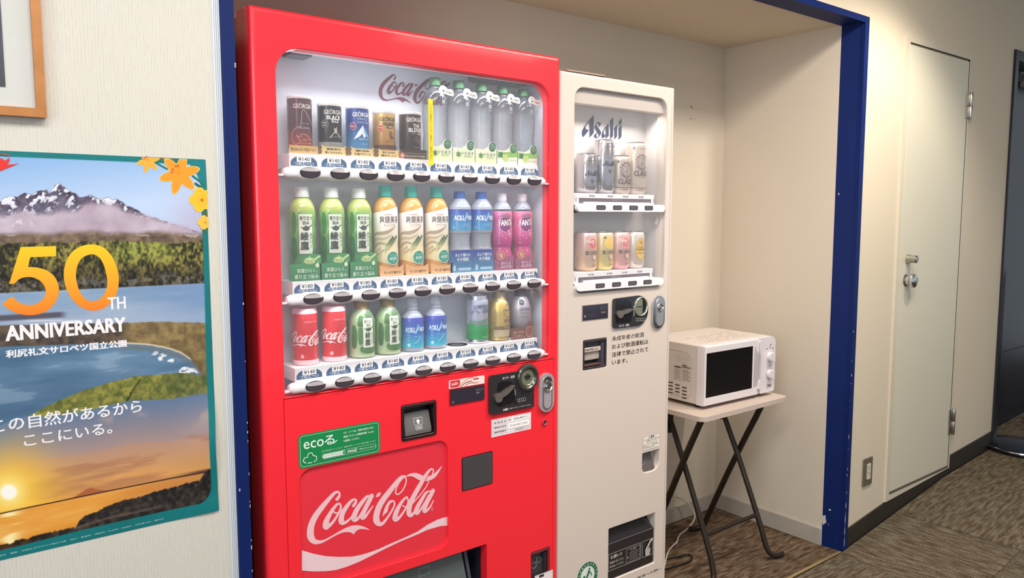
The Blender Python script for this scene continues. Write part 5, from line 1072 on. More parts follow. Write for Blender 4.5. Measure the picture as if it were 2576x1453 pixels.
def smalltea():
    t = T('tea_bottle', (X0 + .2715, RY + .065, Z3), 'x', 'bottle', 'small green tea bottles on the bottom shelf')
    g = G(); g.lathe(PB, grad('pale_tea_bottle', '#a9ba92', '#8ea878', 0, .11, .25, 0, .5), 44); b = t.part('body', g); g = G(); screwcap(g, .0182, .117, .1345, mat('bronze_cap', '#a08458', .3, .6)); t.part('cap', g)
    wf = wrapf(PB); d = D()
    for p, c in (([(-.036, .03), (-.024, .028), (-.022, .070), (-.034, .078)], '#3c6a2c'), ([(-.018, .036), (-.006, .040), (-.006, .070), (-.018, .072)], '#47763a'), ([(-.020, .080), (-.008, .078), (-.004, .096), (-.016, .102)], '#3a6a30'), ([(.000, .098), (.020, .094), (.022, .108), (.004, .111)], '#4a6a44'), ([(.020, .040), (.034, .040), (.034, .090), (.020, .09)], '#5a8a4a'), ([(-.012, .016), (.020, .012), (.030, .024), (-.010, .030)], '#47763a')): d.poly([tuple(q) for q in cr(p, 3, True)], c)
    d.rect(-.0075, .0265, .018, .096, '#e4ead8', .001); k = '#33423a'; d.text('香り立つ', .006, .0885, .008, k, w=.021, bold=.015); d.text('旨み', .006, .080, .006, k, w=.010, bold=.01); d.ell(.0055, .0695, .0070, .0044, '#44564c', 16); d.line([(.011, .0715), (.017, .0755)], .002, '#44564c'); d.line([(-.001, .0705), (-.0045, .072)], .0016, '#44564c')
    d.text('綾', .003, .0560, .0145, k, w=.012, bold=.02); d.text('鷹', .003, .0390, .0155, k, w=.0125, bold=.02); d.vtext('あやたか', .0138, .0590, .0066, k, w=.0045)
    d.build('lettering', t, b, wrap=wf, zcut=.008, turn=.12); return t
Q = smalltea(); Q.root['label'] = 'left one of the two small green tea bottles with bronze caps'; dup(Q.root, (X0 + .3425, RY + .065, Z3), 'right one of the two small green tea bottles with bronze caps')
PC = smooth([(.020, 0), (.0270, .002), (.0288, .008), (.0288, .070), (.0275, .084), (.0215, .094), (.0150, .100), (.0135, .104), (.0150, .1045), (.0150, .108), (.0132, .1085), (.0132, .112)], 3)
def smallaqua():
    t = T('sports_drink_bottle', (X0 + .4115, RY + .065, Z3), 'x', 'bottle', 'small blue sports drink bottles on the bottom shelf')
    g = G(); g.lathe(PC, clearmat('hazy_bottle', '#d3d9e6', .42, '#98a0b4', .5, .03), 44); b = t.part('body', g); g = G(); g.lathe([(.0146, .112), (.0150, .114), (.0145, .131), (.0135, .1325), (0, .1325)], clearmat('clear_cap', '#dde2ea', .45, '#a3a9b6', .4), 32); t.part('cap', g)
    wf = wrapf(PC); g = G(); g.lathe([(wf(z) + .0004, z) for z in [.010 + .005 * k for k in range(16)]], grad('deep_aqua_label', '#38b4cc', '#3a3c9c', .01, .084, .3, 0, .5, '#2d6cbc'), 44); g.f = [f for f in g.f if len(f) == 4]; g.m = g.m[:len(g.f)]; g.sm = g.sm[:len(g.f)]
    lb = t.part('label', g); d = D(); c = '#dfe8f6'; d.text('AOU', -.008, .0560, .0115, c, w=.022, bold=.04); d.line([(-.0057, .0532), (-.0034, .0494)], .0017, c); d.poly([(.004, .046), (.008, .046), (.0155, .068), (.013, .070)], '#8fc0ea'); d.line([(.002, .049), (.010, .0535), (.017, .062)], .0022, '#b4d4f0'); d.text('RIUS', .026, .056, .010, c, w=.016, bold=.03); d.text('アクエリアス', .012, .0385, .0034, '#c9e4f0', w=.018); d.line([(.004, .022), (.012, .027), (.018, .037)], .0018, '#a9dcea'); d.ell(-.010, .018, .0038, .0042, '#b9e0ec', 14)
    for k in range(5): d.rect(-.014, .0270 + k * .0065, -.008, .0300 + k * .0065, '#7fb4dc')
    d.build('lettering', t, lb, wrap=wf, zcut=.008, turn=.45); return t
Q = smallaqua(); Q.root['label'] = 'left one of the two small blue sports drink bottles on the bottom shelf'; dup(Q.root, (X0 + .4800, RY + .065, Z3), 'right one of the two small blue sports drink bottles, beside the empty space')
def dmi(d, z, h):
    d.poly([(-.0915, 0.011), (.0915, .011), (.0915, .052), (.03, .053), (.012, .050), (-.006, .048), (-.03, .053), (-.0915, .05)], '#1d8a48')
    for k in range(3): d.line([(-.03, .0555 + k * .0042), (-.012, .0515 + k * .0042), (.006, .0525 + k * .0042), (.022, .058 + k * .0042), (.034, .058 + k * .0042)], .0015, '#1d7a48')
    d.text('MITSUYA', .013, .0985, .0095, '#3d4468', w=.040, bold=.04, shear=.2); d.text('CIDER', .019, .0870, .0095, '#3d4468', w=.026, bold=.04, shear=.2)
    for a in (PI / 2, PI / 2 + 2 * PI / 3, PI / 2 - 2 * PI / 3): d.poly([(-.013 + q * math.cos(a + e), .089 + q * math.sin(a + e)) for q, e in ((.002, -.6), (.012, -.28), (.013, 0), (.012, .28), (.002, .6))], '#6c7290')
    d.text('SINCE 1884', .019, .0795, .003, '#8a8fa8', w=.014); d.text('サイダー', .014, .017, .0038, '#dff0e4', w=.016); d.text('Soft', .010, .116, .004, '#eef0f6', w=.010)
slimcan('soda_can', 'white and green cider can right of the empty space on the bottom shelf', .6135, .128, .0290, mat('silver_white_can', '#c4c6d6', .25, .55), dmi, None, M_ALU, turn=.36)
def aluminium_bottle(name, label, x, body, capm, deco, grp=None, turn=.1):
    t = T(name, (X0 + x, RY + .065, Z3), label, 'bottle', grp); P = smooth([(.021, 0), (.0280, .002), (.0292, .008), (.0292, .070), (.0285, .084), (.0240, .102), (.0185, .111), (.0170, .115), (.0168, .118)], 3)
    g = G(); g.lathe(P, body, 44); b = t.part('body', g); g = G(); screwcap(g, .0175, .115, .133, capm); t.part('cap', g); d = D(); deco(d); d.build('lettering', t, b, wrap=wrapf(P), zcut=.008, turn=turn); return t
def dgo(d):
    d.poly([tuple(p) for p in cr([(.012, .100), (-.003, .084), (.001, .070), (.012, .062), (.023, .070), (.027, .084)], 4, True)], '#6b5528', [[tuple(p) for p in cr([(.012, .0985), (-.0018, .084), (.002, .0705), (.012, .0635), (.022, .0705), (.0258, .084)], 4, True)]])
    d.text('GEORGIA', .012, .0835, .0058, '#5a4520', w=.024, bold=.02); d.text('香る微糖', .013, .055, .0098, '#6b5230', w=.028, bold=.01); d.text('コーヒー飲料', .012, .0455, .004, '#7a6238', w=.022); d.rect(-.030, .031, .030, .0405, '#7b6848'); d.text('華やかな香り', .010, .036, .004, '#d8c69c', w=.022)
    d.rect(-.030, .012, .030, .0305, '#b9a68a')
    for k in range(9): d.rect(-.030, .044 + k * .0052, -.022, .0462 + k * .0052, '#9c8248')
aluminium_bottle('coffee_bottle', 'gold coffee bottle with a screw cap, right of the cider can', .686, grad('gold_bottle', '#c9ad6c', '#d3b15e', 0, .1, .3, .5, .3), mat('pale_gold_cap', '#b7a68c', .3, .6), dgo)
def dge(d):
    d.ell(-.0035, .1005, .0085, .0080, '#3e3a44', 18); d.text('250ml', -.0035, .1005, .003, '#bcb8c0', w=.009); d.text('GEÖRGIA', .008, .0825, .0088, '#4c464e', w=.036, bold=.02); d.text('香るブラック', .007, .0715, .0070, '#6d666e', w=.026, bold=.01); d.text('無糖ブラック', .008, .0610, .0035, '#6d666e', w=.022, bold=.02); d.rect(-.006, .0563, .022, .0567, '#847c84'); d.text('COFFEE', .006, .044, .003, '#a39aa2', w=.014)
aluminium_bottle('coffee_bottle', 'dark grey coffee bottle with a black cap at the right end of the bottom shelf', .7615, grad('smoke_bottle', '#4d3a3c', '#b9b6be', .01, .10, .25, .2, .4), mat('charcoal_cap', '#4a454c', .35), dge, turn=.42)
card(.7420, 1.0634, .078, .033, '#7d544e', lambda d, wd, h: (d.text('香りひろがる', -.012, .019, .0062, '#d9bdb2', w=.036, bold=.01), d.text('すっきり', -.014, .0095, .0056, '#d9bdb2', w=.022, bold=.01), d.ell(.026, .018, .0135, .0150, '#c9a396', 22), d.ell(.026, .018, .0120, .0135, '#8a5a50', 22)), 'reddish brown card at the foot of the dark grey coffee bottle', out=[(-.038, 0), (.034, 0), (.039, .010), (.039, .045), (.030, .048), (.022, .034), (.010, .029), (-.038, .031)])
t = T('neck_disc', (X0 + .7845, RY + .030, Z3 + .1225), 'small round brown tag beside the cap of the dark grey coffee bottle', 'tag'); g = G(); g.prism(ell(0, 0, .0140, .0148), 0, .001, mat('tag_brown', '#7d6a6e', .45)); b = t.part('disc', g); d = D(); d.text('高級豆', 0, .004, .005, '#c4b4b8', w=.017, bold=.01); d.text('ブラック', 0, -.005, .0045, '#c4b4b8', w=.016); d.build('lettering', t, b, y=-.0002, world=False)

# cans in the cream machine
def beer(label, x, z, h, R, body, deco, group, rim=M_ALU, dimp=False):
    t = T('drink_can', (wx(x), RY + .060, z), label, 'can', group)
    P = [(R * .74, 0), (R * .80, .0015), (R * .92, .006), (R, .012), (R, h - .016)] + ([(R * .985, h - .0145), (R * .99, h - .0125), (R * .965, h - .011), (R * .965, h - .009), (R * .93, h - .0075), (R * .93, h - .0055), (R * .86, h - .003)] if dimp else [(R * .985, h - .012), (R * .93, h - .006), (R * .86, h - .003)])
    g = G(); g.lathe(P, body, 48); b = t.part('body', g)
    g = G(); g.lathe([(R * .86, h - .003), (R * .885, h - .0012), (R * .885, h), (R * .86, h), (R * .84, h - .004), (0, h - .004)], rim, 48); lid = t.part('lid', g)
    g = G(); g.prism(ell(0, 0, .006, .010, 14), 0, .0008, M_ALU); g.v = [(p[0], p[2] - .004, h - .003 - p[1] + .0008) for p in g.v]; t.part('pull_tab', g, lid)
    d = D(); deco(d, h); d.build('lettering', t, b, wrap=lambda q: R, step=.0035, turn=.42); return t
M_SLV = mat('silver_can', '#c9c6cc', .2, .95)
def das(s):
    def dd(d, h):
        k = '#4d4a58'; z1 = h - .022; z0 = .018 if h < .13 else .022; xl, xr = -.018, .040
        d.line([(xr, z1), (xl + .010, z1), (xl, z1 - .012), (xl, z0 + .012), (xl + .010, z0), (xr, z0)], .0010, k, 1); zc = h * .50 if h < .13 else h * .56
        d.shape(ASAHI, .008, zc, .046, '#3a3a52', hgt=.046); d.text('生', .009, zc - .024, .0115, '#33313e', bold=.02); d.text('SUPER', -.002, zc + .022, .0040, '#9a97a4', w=.020, shear=.2); d.text('DRY', .010, zc + .0165, .0040, '#9a97a4', w=.012)
        for k_ in range(8): d.rect(-.017, zc - .017 - k_ * .0026, .001 if k_ < 5 else .03, zc - .0166 - k_ * .0026, '#a5a2ae')
        d.poly([(-.024, .014), (-.017, .014), (-.0205, .021)], '#8a8590'); d.text('ALC 5%', .008, .0125, .003, '#77737f', w=.014)
    return dd
beer('short silver beer can, leftmost in the upper row of the cream machine', .156, 1.4655, .1165, .0325, M_SLV, das(1), 'silver beer cans', dimp=True)
beer('tall silver beer can behind the short silver one in the cream machine', .2275, 1.4655, .1600, .0322, M_SLV, das(1), 'silver beer cans', dimp=True)
M_CLS = mat('champagne_can', '#d6c6ba', .3, .35)
def dcl(d, h):
    k = '#3a2430'; zc = h * .60; R = .0145
    d.ring(.010, zc, R, R * 1.12, .0016, '#8f7a80', 28); d.ring(.010, zc, R - .003, R * 1.12 - .003, .0007, '#a99498', 24); d.rect(.008, zc - .010, .012, zc + .010, '#9c8a90'); d.rect(.003, zc - .006, .007, zc + .002, '#a9989c'); d.rect(.013, zc - .007, .017, zc + .005, '#a9989c')
    for i, c in enumerate('SAPPORO'):
        t = PI * .86 - i * PI * .72 / 6; q = R + .0065; d.text(c, .010 + q * math.cos(t), zc + q * 1.1 * math.sin(t), .0072, '#4a3038', rot=t - PI / 2, bold=.02)
    d.line([(-.007, zc - .010), (.004, zc - .0185), (.016, zc - .0185), (.027, zc - .010)], .0034, '#7a5a64'); d.line([(-.007, zc + .010), (-.0085, zc), (-.007, zc - .010)], .0026, '#a08c90')
    d.text('CLASSIC', .013, zc - .0315, .0150, k, w=.058, bold=.02); d.text('ALL MALT', .012, h - .020, .0034, '#8a7a7c', w=.024); d.text('NOT AVAILABLE IN TOKYO', .014, zc - .043, .0025, '#77656a', w=.030); d.rect(-.030, .0195, .04, .0210, '#3a2a30'); d.text('北海道限定', .006, .0145, .0040, '#77656a', w=.022, bold=.01)
    d.poly([(-.020, h - .022), (-.014, h - .022), (-.016, h - .013)], '#5f4c50')
beer('short champagne coloured beer can, third in the upper row of the cream machine', .2965, 1.4655, .1165, .0322, M_CLS, dcl, 'champagne coloured beer cans')
beer('tall champagne coloured beer can at the right end of the upper row', .3640, 1.4655, .1600, .0325, M_CLS, dcl, 'champagne coloured beer cans')
def dch(fruit, rind, txt, new):
    def dd(d, h):
        d.ell(.011, h - .034, .0175, .0185, rind, 28); d.ell(.011, h - .034, .0150, .0160, '#f4e2cc', 28); d.ell(.011, h - .034, .0140, .0150, fruit, 28)
        for a in range(8): d.line([(.011, h - .034), (.011 + .013 * math.cos(a * PI / 4 + .3), h - .034 + .014 * math.sin(a * PI / 4 + .3))], .0006, '#f2d8c0')
        if new: d.text('New', .003, h - .027, .012, '#f6e6e0', w=.024, bold=.02, rot=.12)
        else: d.poly([(-.010, h - .018), (-.004, h - .014), (.0, h - .018), (-.004, h - .020)], '#3a4434')
        k = '#5c4a44'; d.text('贅沢搾り', .012, h * .47, .0125, k, w=.050, bold=.01); d.text(txt, .000, h * .36, .0042, '#9a8078', w=.014); d.ring(.0145, h * .36, .0068, .0085, .0012, '#a0847c', 20); d.ell(.0145, h * .36, .0055, .007, '#e0c2b6', 18)
        d.rect(-.016, .031, .030, .0315, '#b89c92'); d.rect(-.016, .0255, .030, .026, '#b89c92'); d.shape(ASAHI, .015, .018, .014, '#6a5650', hgt=.011); d.text('ALC 4%', -.010, .0115, .003, '#a08a80', w=.010)
        for k_ in range(10): d.rect(-.040 + .0, .012 + k_ * .0034, -.032, .0135 + k_ * .0034, '#a08e8a')
    return dd
Zl = 1.2380
beer('pink grapefruit drink can, leftmost in the lower row of the cream machine', .1575, Zl, .1155, .0322, grad('pink_can', '#e2bf9c', '#dcb4b4', .0, .11, .28, .3), dch('#d4606c', '#e8a08c', 'グレープ', 1), 'fruit drink cans')
beer('yellow lemon drink can, second in the lower row of the cream machine', .2270, Zl, .1155, .0322, grad('lemon_can', '#e6d27e', '#d9c6a0', .0, .11, .28, .3), dch('#f0c648', '#e8c860', 'レモン', 0), 'fruit drink cans')
beer('pink peach drink can, third in the lower row of the cream machine', .2965, Zl, .1155, .0322, grad('peach_can', '#e6a6ac', '#dcb8b0', .0, .11, .28, .3), dch('#d86c78', '#e89c94', 'もも', 1), 'fruit drink cans')
def dhb(d, h):
    d.ell(.010, h * .51, .0168, .0345, '#9c7c34', 32); d.ell(.010, h * .51, .0157, .0332, '#e0b652', 32); d.ell(.010, h * .51 + .022, .0065, .006, '#b89040', 16); d.text('Corner', .010, h * .51 + .0085, .0058, '#7a5a20', w=.022, bold=.01); d.text('Highball', .010, h * .51, .0075, '#6a4c1a', w=.028, bold=.02); d.text('Premium', .010, h * .51 - .010, .0045, '#8a6a28', w=.020)
    d.line([(-.002, h * .51 - .018), (.010, h * .51 - .022), (.022, h * .51 - .018)], .002, '#efe0b0'); d.text('酒', -.008, .017, .004, '#8a7a60')
beer('white and gold highball can at the right end of the lower row', .3640, Zl, .1155, .0322, mat('pearl_can', '#e0d3c8', .22, .35), dhb, 'fruit drink cans')

# ------------------------------------------------------------------ folding table and microwave
M_TT = mat('table_laminate', '#c9bab0', .45, noise=.02, nscale=8); M_LEG = mat('brown_steel_tube', '#30271f', .35, .3)
TB = T('folding_table', (2.51, 1.9, 0), 'small folding table with beige top and dark tubular crossed legs, under the microwave', 'table')
g = G(); g.prism(rr(2.236, -2.13, 2.788, -1.722, .028), 0, 1, M_TT); v = []
g.v = [(p[0], -p[2], .650 + .018 * (1 - p[1])) for p in g.v]; g.f = [q[::-1] for q in g.f] if False else g.f; TB.part('tabletop', g, world=True, bevel=.006, seg=3)
R_ = .0125
def legpath(P, k=5): return [tuple(p) for p in cr(P, k)]
g = G(); g.tube(legpath([(2.44, 1.800, .642), (2.36, 1.800, .642), (2.333, 1.803, .628), (2.327, 1.825, .575), (2.325, 1.88, .45), (2.325, 1.97, .24), (2.325, 2.055, .04), (2.325, 2.062, .018), (2.325, 2.10, .013)]), R_, M_LEG, 14); TB.part('leg', g, world=True)
g = G(); g.tube(legpath([(2.60, 1.800, .642), (2.69, 1.800, .642), (2.718, 1.803, .628), (2.722, 1.825, .58), (2.72, 1.88, .465), (2.718, 1.97, .27), (2.716, 2.062, .06), (2.712, 2.078, .022), (2.69, 2.10, .013), (2.66, 2.105, .013)]), R_, M_LEG, 14); TB.part('leg', g, world=True)
g = G(); g.tube([(2.43, 1.800, .642), (2.61, 1.800, .642)], R_, M_LEG, 12); TB.part('top_bar', g, world=True)
g = G(); g.tube([(2.325, 2.08, .30), (2.718, 2.0, .24)], .0001, M_LEG, 4) if 0 else None
g.tube([(2.325, 1.985, .205), (2.717, 1.985, .235)], .008, M_LEG, 10) if 0 else None
g = G(); g.tube(legpath([(2.355, 1.985, .60), (2.355, 1.955, .545), (2.352, 1.87, .36), (2.349, 1.775, .14), (2.345, 1.745, .055), (2.335, 1.735, .022), (2.30, 1.73, .014), (2.27, 1.73, .013)]), .011, M_LEG, 14); TB.part('leg', g, world=True)
g = G(); g.tube(legpath([(2.69, 1.985, .60), (2.69, 1.955, .535), (2.689, 1.87, .36), (2.688, 1.775, .145), (2.690, 1.742, .055), (2.700, 1.725, .024), (2.725, 1.712, .014), (2.758, 1.708, .014)]), .011, M_LEG, 14); TB.part('leg', g, world=True)
g = G(); g.tube([(2.351, 1.790, .172), (2.687, 1.790, .172)], .0085, M_LEG, 10); TB.part('stretcher', g, world=True)
for x in (2.352, 2.69):
    g = G(); g.box(x - .006, x + .020, 1.972, 2.012, .535, .645, M_LEG); TB.part('hinge_bracket', g, world=True, bevel=.003)
    g = G(); g.tube([(x - .014, 2.012, .65), (x - .014, 1.975, .555)], .011, M_LEG, 12); g.tube([(x - .012, 1.985, .575), (x + .018, 1.985, .575)], .006, M_LEG, 10); TB.part('locking_tube', g, world=True)
g = G(); g.box(2.36, 2.70, 1.99, 2.03, .638, .652, M_LEG); TB.part('rear_bar', g, world=True, bevel=.003)

M_MW = mat('microwave_white', '#dfd9dd', .35, coat=.15); M_MW2 = mat('microwave_shell', '#d1c8c3', .42)
ML = T('microwave', (2.546, 1.797, .668), 'white microwave oven with a dark door window on the folding table', 'microwave', rotz=-.024)
w2, h_, dp = .2215, .245, .305     # local: x -w2..w2, y 0 = front, z 0 = table
g = G(); g.box(-w2 + .004, w2 - .003, .022, dp, .014, h_ - .002, M_MW2); sh = ML.part('shell', g, bevel=.004)
g = G(); l = rr(-w2, .013, w2, h_, (.004, .012, .026, .004), 6); g.band(rr(-w2, .013, w2, h_, (.004, .012, .026, .004), 6), -.002, l, .024, M_MW); g.face([l], -.002, M_MW); g.face([l], .024, M_MW, True); fr_ = ML.part('front_frame', g, bevel=.003)
# door: plate with recessed window
dx1 = .114; g = G(); plate(g, (-w2 + .001, .014, dx1, h_ - .001, (.004, .002, .002, .004)), [(-.2120, .046, .0720, .2165, .002)], -.014, 0, M_MW, .006, .0015, 3); dr_ = ML.part('door', g)
g = G(); g.box(-.2125, .0725, -.0125, -.009, .0455, .217, mat('smoked_door_glass', '#0c0b10', .05, coat=.8)); ML.part('door_window', g, dr_)
g = G(); o = [(.079, .052), (.083, .050), (.108, .052), (.112, .070), (.110, .168), (.104, .186), (.094, .196), (.090, .214), (.084, .212), (.0815, .190)]; g.prism(o[::1], -.0146, -.012, mat('handle_recess', '#b7b0b4', .4)); ML.part('handle_recess', g, dr_)
g = G(); g.prism([(.104, .040), (.116, .036), (.124, .050), (.124, .225), (.116, .236), (.108, .230), (.112, .190), (.118, .176), (.118, .075), (.108, .062)], -.020, -.008, M_MW); ML.part('handle', g, dr_, bevel=.003)
g = G(); l = rr(.1265, .016, w2 - .0005, h_ - .001, (.002, .012, .026, .002), 6); g.prism(l, -.014, 0, M_MW); cpn = ML.part('control_panel', g, bevel=.004, seg=3)
for z in (.163, .092):
    g = G(); g.lathe([(.0185, -.0135), (.0185, -.0165), (.0175, -.018), (.0165, -.026), (0, -.026)], M_MW, 32, .1835, 0, z, 'y'); k_ = ML.part('knob', g, cpn)
    g = G(); g.prism(rr(.1765, z - .018, .1905, z + .018, .004), -.036, -.024, M_MW); ML.part('knob_grip', g, cpn, bevel=.003)
d = D(); gy = '#8d8488'; d.ring(.1835, .092, .0215, .0215, .0010, '#6e666a', 32)
for k in range(7): a = -PI * .15 + k * PI * .22; d.rect(.1835 + .025 * math.cos(a) - .0008, .092 + .025 * math.sin(a) - .001, .1835 + .025 * math.cos(a) + .0012, .092 + .025 * math.sin(a) + .001, gy)
for a, b_, c in ((.158, .196, .010), (.176, .200, .012), (.196, .194, .012), (.180, .211, .014)): d.rect(a, b_, a + c, b_ + .0022, gy); d.rect(a + .001, b_ + .0035, a + c - .002, b_ + .005, '#b0a8aa')
d.rect(.170, .120, .176, .133, '#cfc6c8'); d.rect(.178, .121, .196, .124, '#b6adb0'); d.rect(.180, .127, .194, .130, '#b6adb0'); d.rect(.168, .046, .196, .049, '#7a7074'); d.rect(.171, .040, .196, .043, '#5a5056')
d.build('markings', ML, cpn, world=False, y=-.0143)
# side face: embossed panel, rating label, vents
def side(p): return (-w2 + .004 + (p[1] + .0) , p[0], p[2])
g = G(); l0 = rr(.050, .032, .286, .214, .03, 6); l1 = rr(.0535, .0355, .2825, .2105, .027, 6)
g.face([l0, l1], 0, M_MW2); g.band(l0, 0, l0, .001, M_MW2); g.v = [(-w2 + .0035 - .0012 + p[1], p[0], p[2]) for p in g.v]; g.f = [q[::-1] for q in g.f]; ML.part('side_rib', g, sh)
d = D(); bk = '#2a2422'
for a, z in ((.052, .076), (.090, .072), (.128, .068)):
    for k in range(4): d.poly([(a, z - k * .0145 + .004), (a + .022, z - k * .0145 + .006), (a + .022, z - k * .0145 + .0015), (a, z - k * .0145)] if 0 else rr(a, z - k * .0135, a + .024, z - k * .0135 + .0045, .001), bk)
tg = '#6a5448'
for k in range(9): d.rect(.128, .098 + k * .0052, .172 - .006 * (k % 3), .0992 + k * .0052, tg)
for k in range(8): d.rect(.085, .100 + k * .0052, .120 - .005 * (k % 2), .101 + k * .0052, tg)
d.rect(.085, .1445, .120, .149, '#4a342c'); d.rect(.128, .149, .172, .153, '#6a4a3c'); d.rect(.128, .156, .152, .160, '#6a4a3c'); d.frame(.082, .094, .124, .152, .0007, '#9a8a80')
for k in range(6): d.rect(.100 + .012 * k, .170, .1008 + .012 * k, .196 - .004 * (k % 2), '#a89a90')
for k in range(3): d.rect(.092, .168 + k * .014, .165, .1688 + k * .014, '#a89a90')
ds = d.build('rating_label', ML, sh, world=False, fn=lambda p: (-w2 + .0036 + p[1] * 1.0, .215 - p[0] * .93, p[2]))
d = D(); tp = '#a3968c'
for j in range(8):
    for k in range(6):
        if random.random() < .75: d.rect(-.13 + j * .036 + random.uniform(0, .006), .055 + k * .021, -.13 + j * .036 + random.uniform(.016, .034), .0575 + k * .021, tp if k % 2 else '#b7aaa0')
d.build('top_caution_print', ML, sh, world=False, fn=lambda p: (p[0], p[2], h_ - .0018 - p[1]))
for x in (-.19, .19):
    for y in (.04, .27):
        g = G(); g.lathe([(.011, .0005), (.012, .004), (.012, .015)], M_BLK, 16, x, y); ML.part('foot', g)
# cords under the table
g = G(); g.tube(legpath([(2.30, 2.12, .66), (2.35, 2.14, .55), (2.325, 2.10, .42), (2.27, 2.08, .32), (2.22, 2.05, .24), (2.18, 2.06, .10), (2.25, 2.02, .012), (2.40, 1.97, .008), (2.46, 1.95, .008), (2.42, 1.91, .008), (2.30, 1.92, .008), (2.2, 1.94, .008)], 6), .0035, mat('black_cord', '#14110f', .45), 8)
single('power_cord', g, 'black power cord hanging behind the table and looping on the carpet', 'cord')
g = G(); g.tube(legpath([(2.50, 2.05, .007), (2.58, 2.10, .007), (2.68, 2.13, .007), (2.76, 2.16, .03), (2.74, 2.19, .09), (2.66, 2.20, .13), (2.58, 2.19, .09), (2.50, 2.15, .03), (2.38, 2.08, .007), (2.22, 2.05, .007), (2.12, 2.0, .007)], 6), .0035, mat('white_cord', '#cfc8be', .45), 8)
single('extension_cord', g, 'white cord looping along the alcove baseboard behind the table legs', 'cord')
g = G(); g.tube(legpath([(2.50, 2.05, .0145), (2.40, 2.01, .0145), (2.28, 1.93, .007), (2.15, 1.84, .007), (2.12, 1.80, .007), (2.10, 1.70, .007)], 6), .0032, mat('white_cord'), 8)
single('extension_cord', g, 'white cord lying on the carpet beside the cream vending machine', 'cord')

# ------------------------------------------------------------------ framed picture
PF_ = T('picture_frame', (-.02, WY, 1.78), 'light wooden picture frame with white mount, cut by the upper left corner', 'picture frame')
M_OAK = mat('oak_frame', '#b87a42', .45, noise=.12, nscale=30)
x0, x1, z0, z1, fw = -.42, .2005, 1.5705, 2.03, .0150
for P in ([(x0, z0), (x1, z0), (x1 - fw, z0 + fw), (x0 + fw, z0 + fw)], [(x1, z0), (x1, z1), (x1 - fw, z1 - fw), (x1 - fw, z0 + fw)], [(x1, z1), (x0, z1), (x0 + fw, z1 - fw), (x1 - fw, z1 - fw)], [(x0, z1), (x0, z0), (x0 + fw, z0 + fw), (x0 + fw, z1 - fw)]):
    g = G(); g.prism(P, WY - .018, WY - .001, M_OAK); PF_.part('frame_rail', g, world=True, bevel=.001)
g = G(); g.prism([(x0 + .01, z0 + .01), (x1 - .01, z0 + .01), (x1 - .01, z1 - .01), (x0 + .01, z1 - .01)], WY - .008, WY - .003, mat('white_mount', '#dcdcd8', .6)); mt = PF_.part('mount', g, world=True)
g = G(); a, b, c, e = x0 + .07, .1432, z0 + .048, z1 - .06
M_PH = grad('dusk_photo', '#0d0c14', '#9a9cb8', c, c + .26, .4, 0, .2, '#2c2a52'); g.prism([(a, c), (b, c), (b, e), (a, e)], WY - .0095, WY - .0085, M_PH); ph = PF_.part('photograph', g, world=False)
ph.location = (0.02, -WY, -1.78)
g = G(); g.box(x0 + .012, x1 - .012, WY - .014, WY - .0125, z0 + .012, z1 - .012, clearmat('picture_glass', '#e8ebe8', .03, '#c8ccd0', .05, .02)); PF_.part('pane', g, world=True)

# ------------------------------------------------------------------ poster
PY = WY - .0008
def bulge(p):
    x, y, z = p; s_ = min(1, max(0, (x - .36) / .11)); s_ = s_ * s_ * (3 - 2 * s_)
    return (x - .0035 * s_ * math.exp(-((z - .93) / .055) ** 2), y - .010 * s_ * math.exp(-((z - .93) / .07) ** 2) - .003 * s_ * math.exp(-((z - .80) / .03) ** 2), z)
PS_ = T('poster', (.21, WY, 1.15), 'teal bordered national park anniversary poster with mountain, lake and sunset on the wall', 'poster')
px0, px1, pz0, pz1 = -.045, .4706, .7935, 1.5115
NX, NZ_ = 430, 600
gx = np.linspace(px0, px1, NX); gz = np.linspace(pz0, pz1, NZ_); XX, ZZ = np.meshgrid(gx, gz)
# picture coordinates of the print (as measured on the photograph)
cpi, spi, cya, sya = math.cos(CP), math.sin(CP), math.cos(CY), math.sin(CY)
vx, vy, vz = XX, PY, ZZ - 1.4
lx_ = vx * cya + vy * sya; ly_ = -vx * sya + vy * cya; fy_ = ly_ * cpi + vz * spi; fz_ = -ly_ * spi + vz * cpi
U = W / 2 + F * lx_ / fy_; V = H / 2 - F * fz_ / fy_
rng = np.random.default_rng(5)
def vnoise(nx, nz):
    a = rng.random((nz + 2, nx + 2)); xi = np.linspace(0, nx, NX); zi = np.linspace(0, nz, NZ_); x_, z_ = xi.astype(int).clip(0, nx), zi.astype(int).clip(0, nz); fx, fz = xi - x_, zi - z_; fx = fx * fx * (3 - 2 * fx); fz = fz * fz * (3 - 2 * fz)
    A = a[z_][:, x_]; B = a[z_][:, x_ + 1]; C_ = a[z_ + 1][:, x_]; D_ = a[z_ + 1][:, x_ + 1]
    return (A * (1 - fx) + B * fx) * (1 - fz)[:, None] + (C_ * (1 - fx) + D_ * fx) * fz[:, None]
def fbm(nx, nz, o=5):
    s_ = 0; t_ = 0
    for k in range(o): s_ = s_ + vnoise(int(nx * 2 ** k), int(nz * 2 ** k)) * .55 ** k; t_ += .55 ** k
    return s_ / t_
def C3(h): return np.array([int(h[i:i + 2], 16) / 255 for i in (1, 3, 5)])
IMG = np.zeros((NZ_, NX, 3))
def sm(a, b, x): t_ = np.clip((x - a) / (b - a), 0, 1); return t_ * t_ * (3 - 2 * t_)
def put(mask, col):
    global IMG
    m_ = np.clip(mask, 0, 1)[..., None]; IMG = IMG * (1 - m_) + (C3(col) if isinstance(col, str) else col) * m_
def mixc(a, b, t_): t_ = np.clip(t_, 0, 1)[..., None]; return C3(a) * (1 - t_) + C3(b) * t_
def lin(pts, x=None): return np.interp(U if x is None else x, [p[0] for p in pts], [p[1] for p in pts])
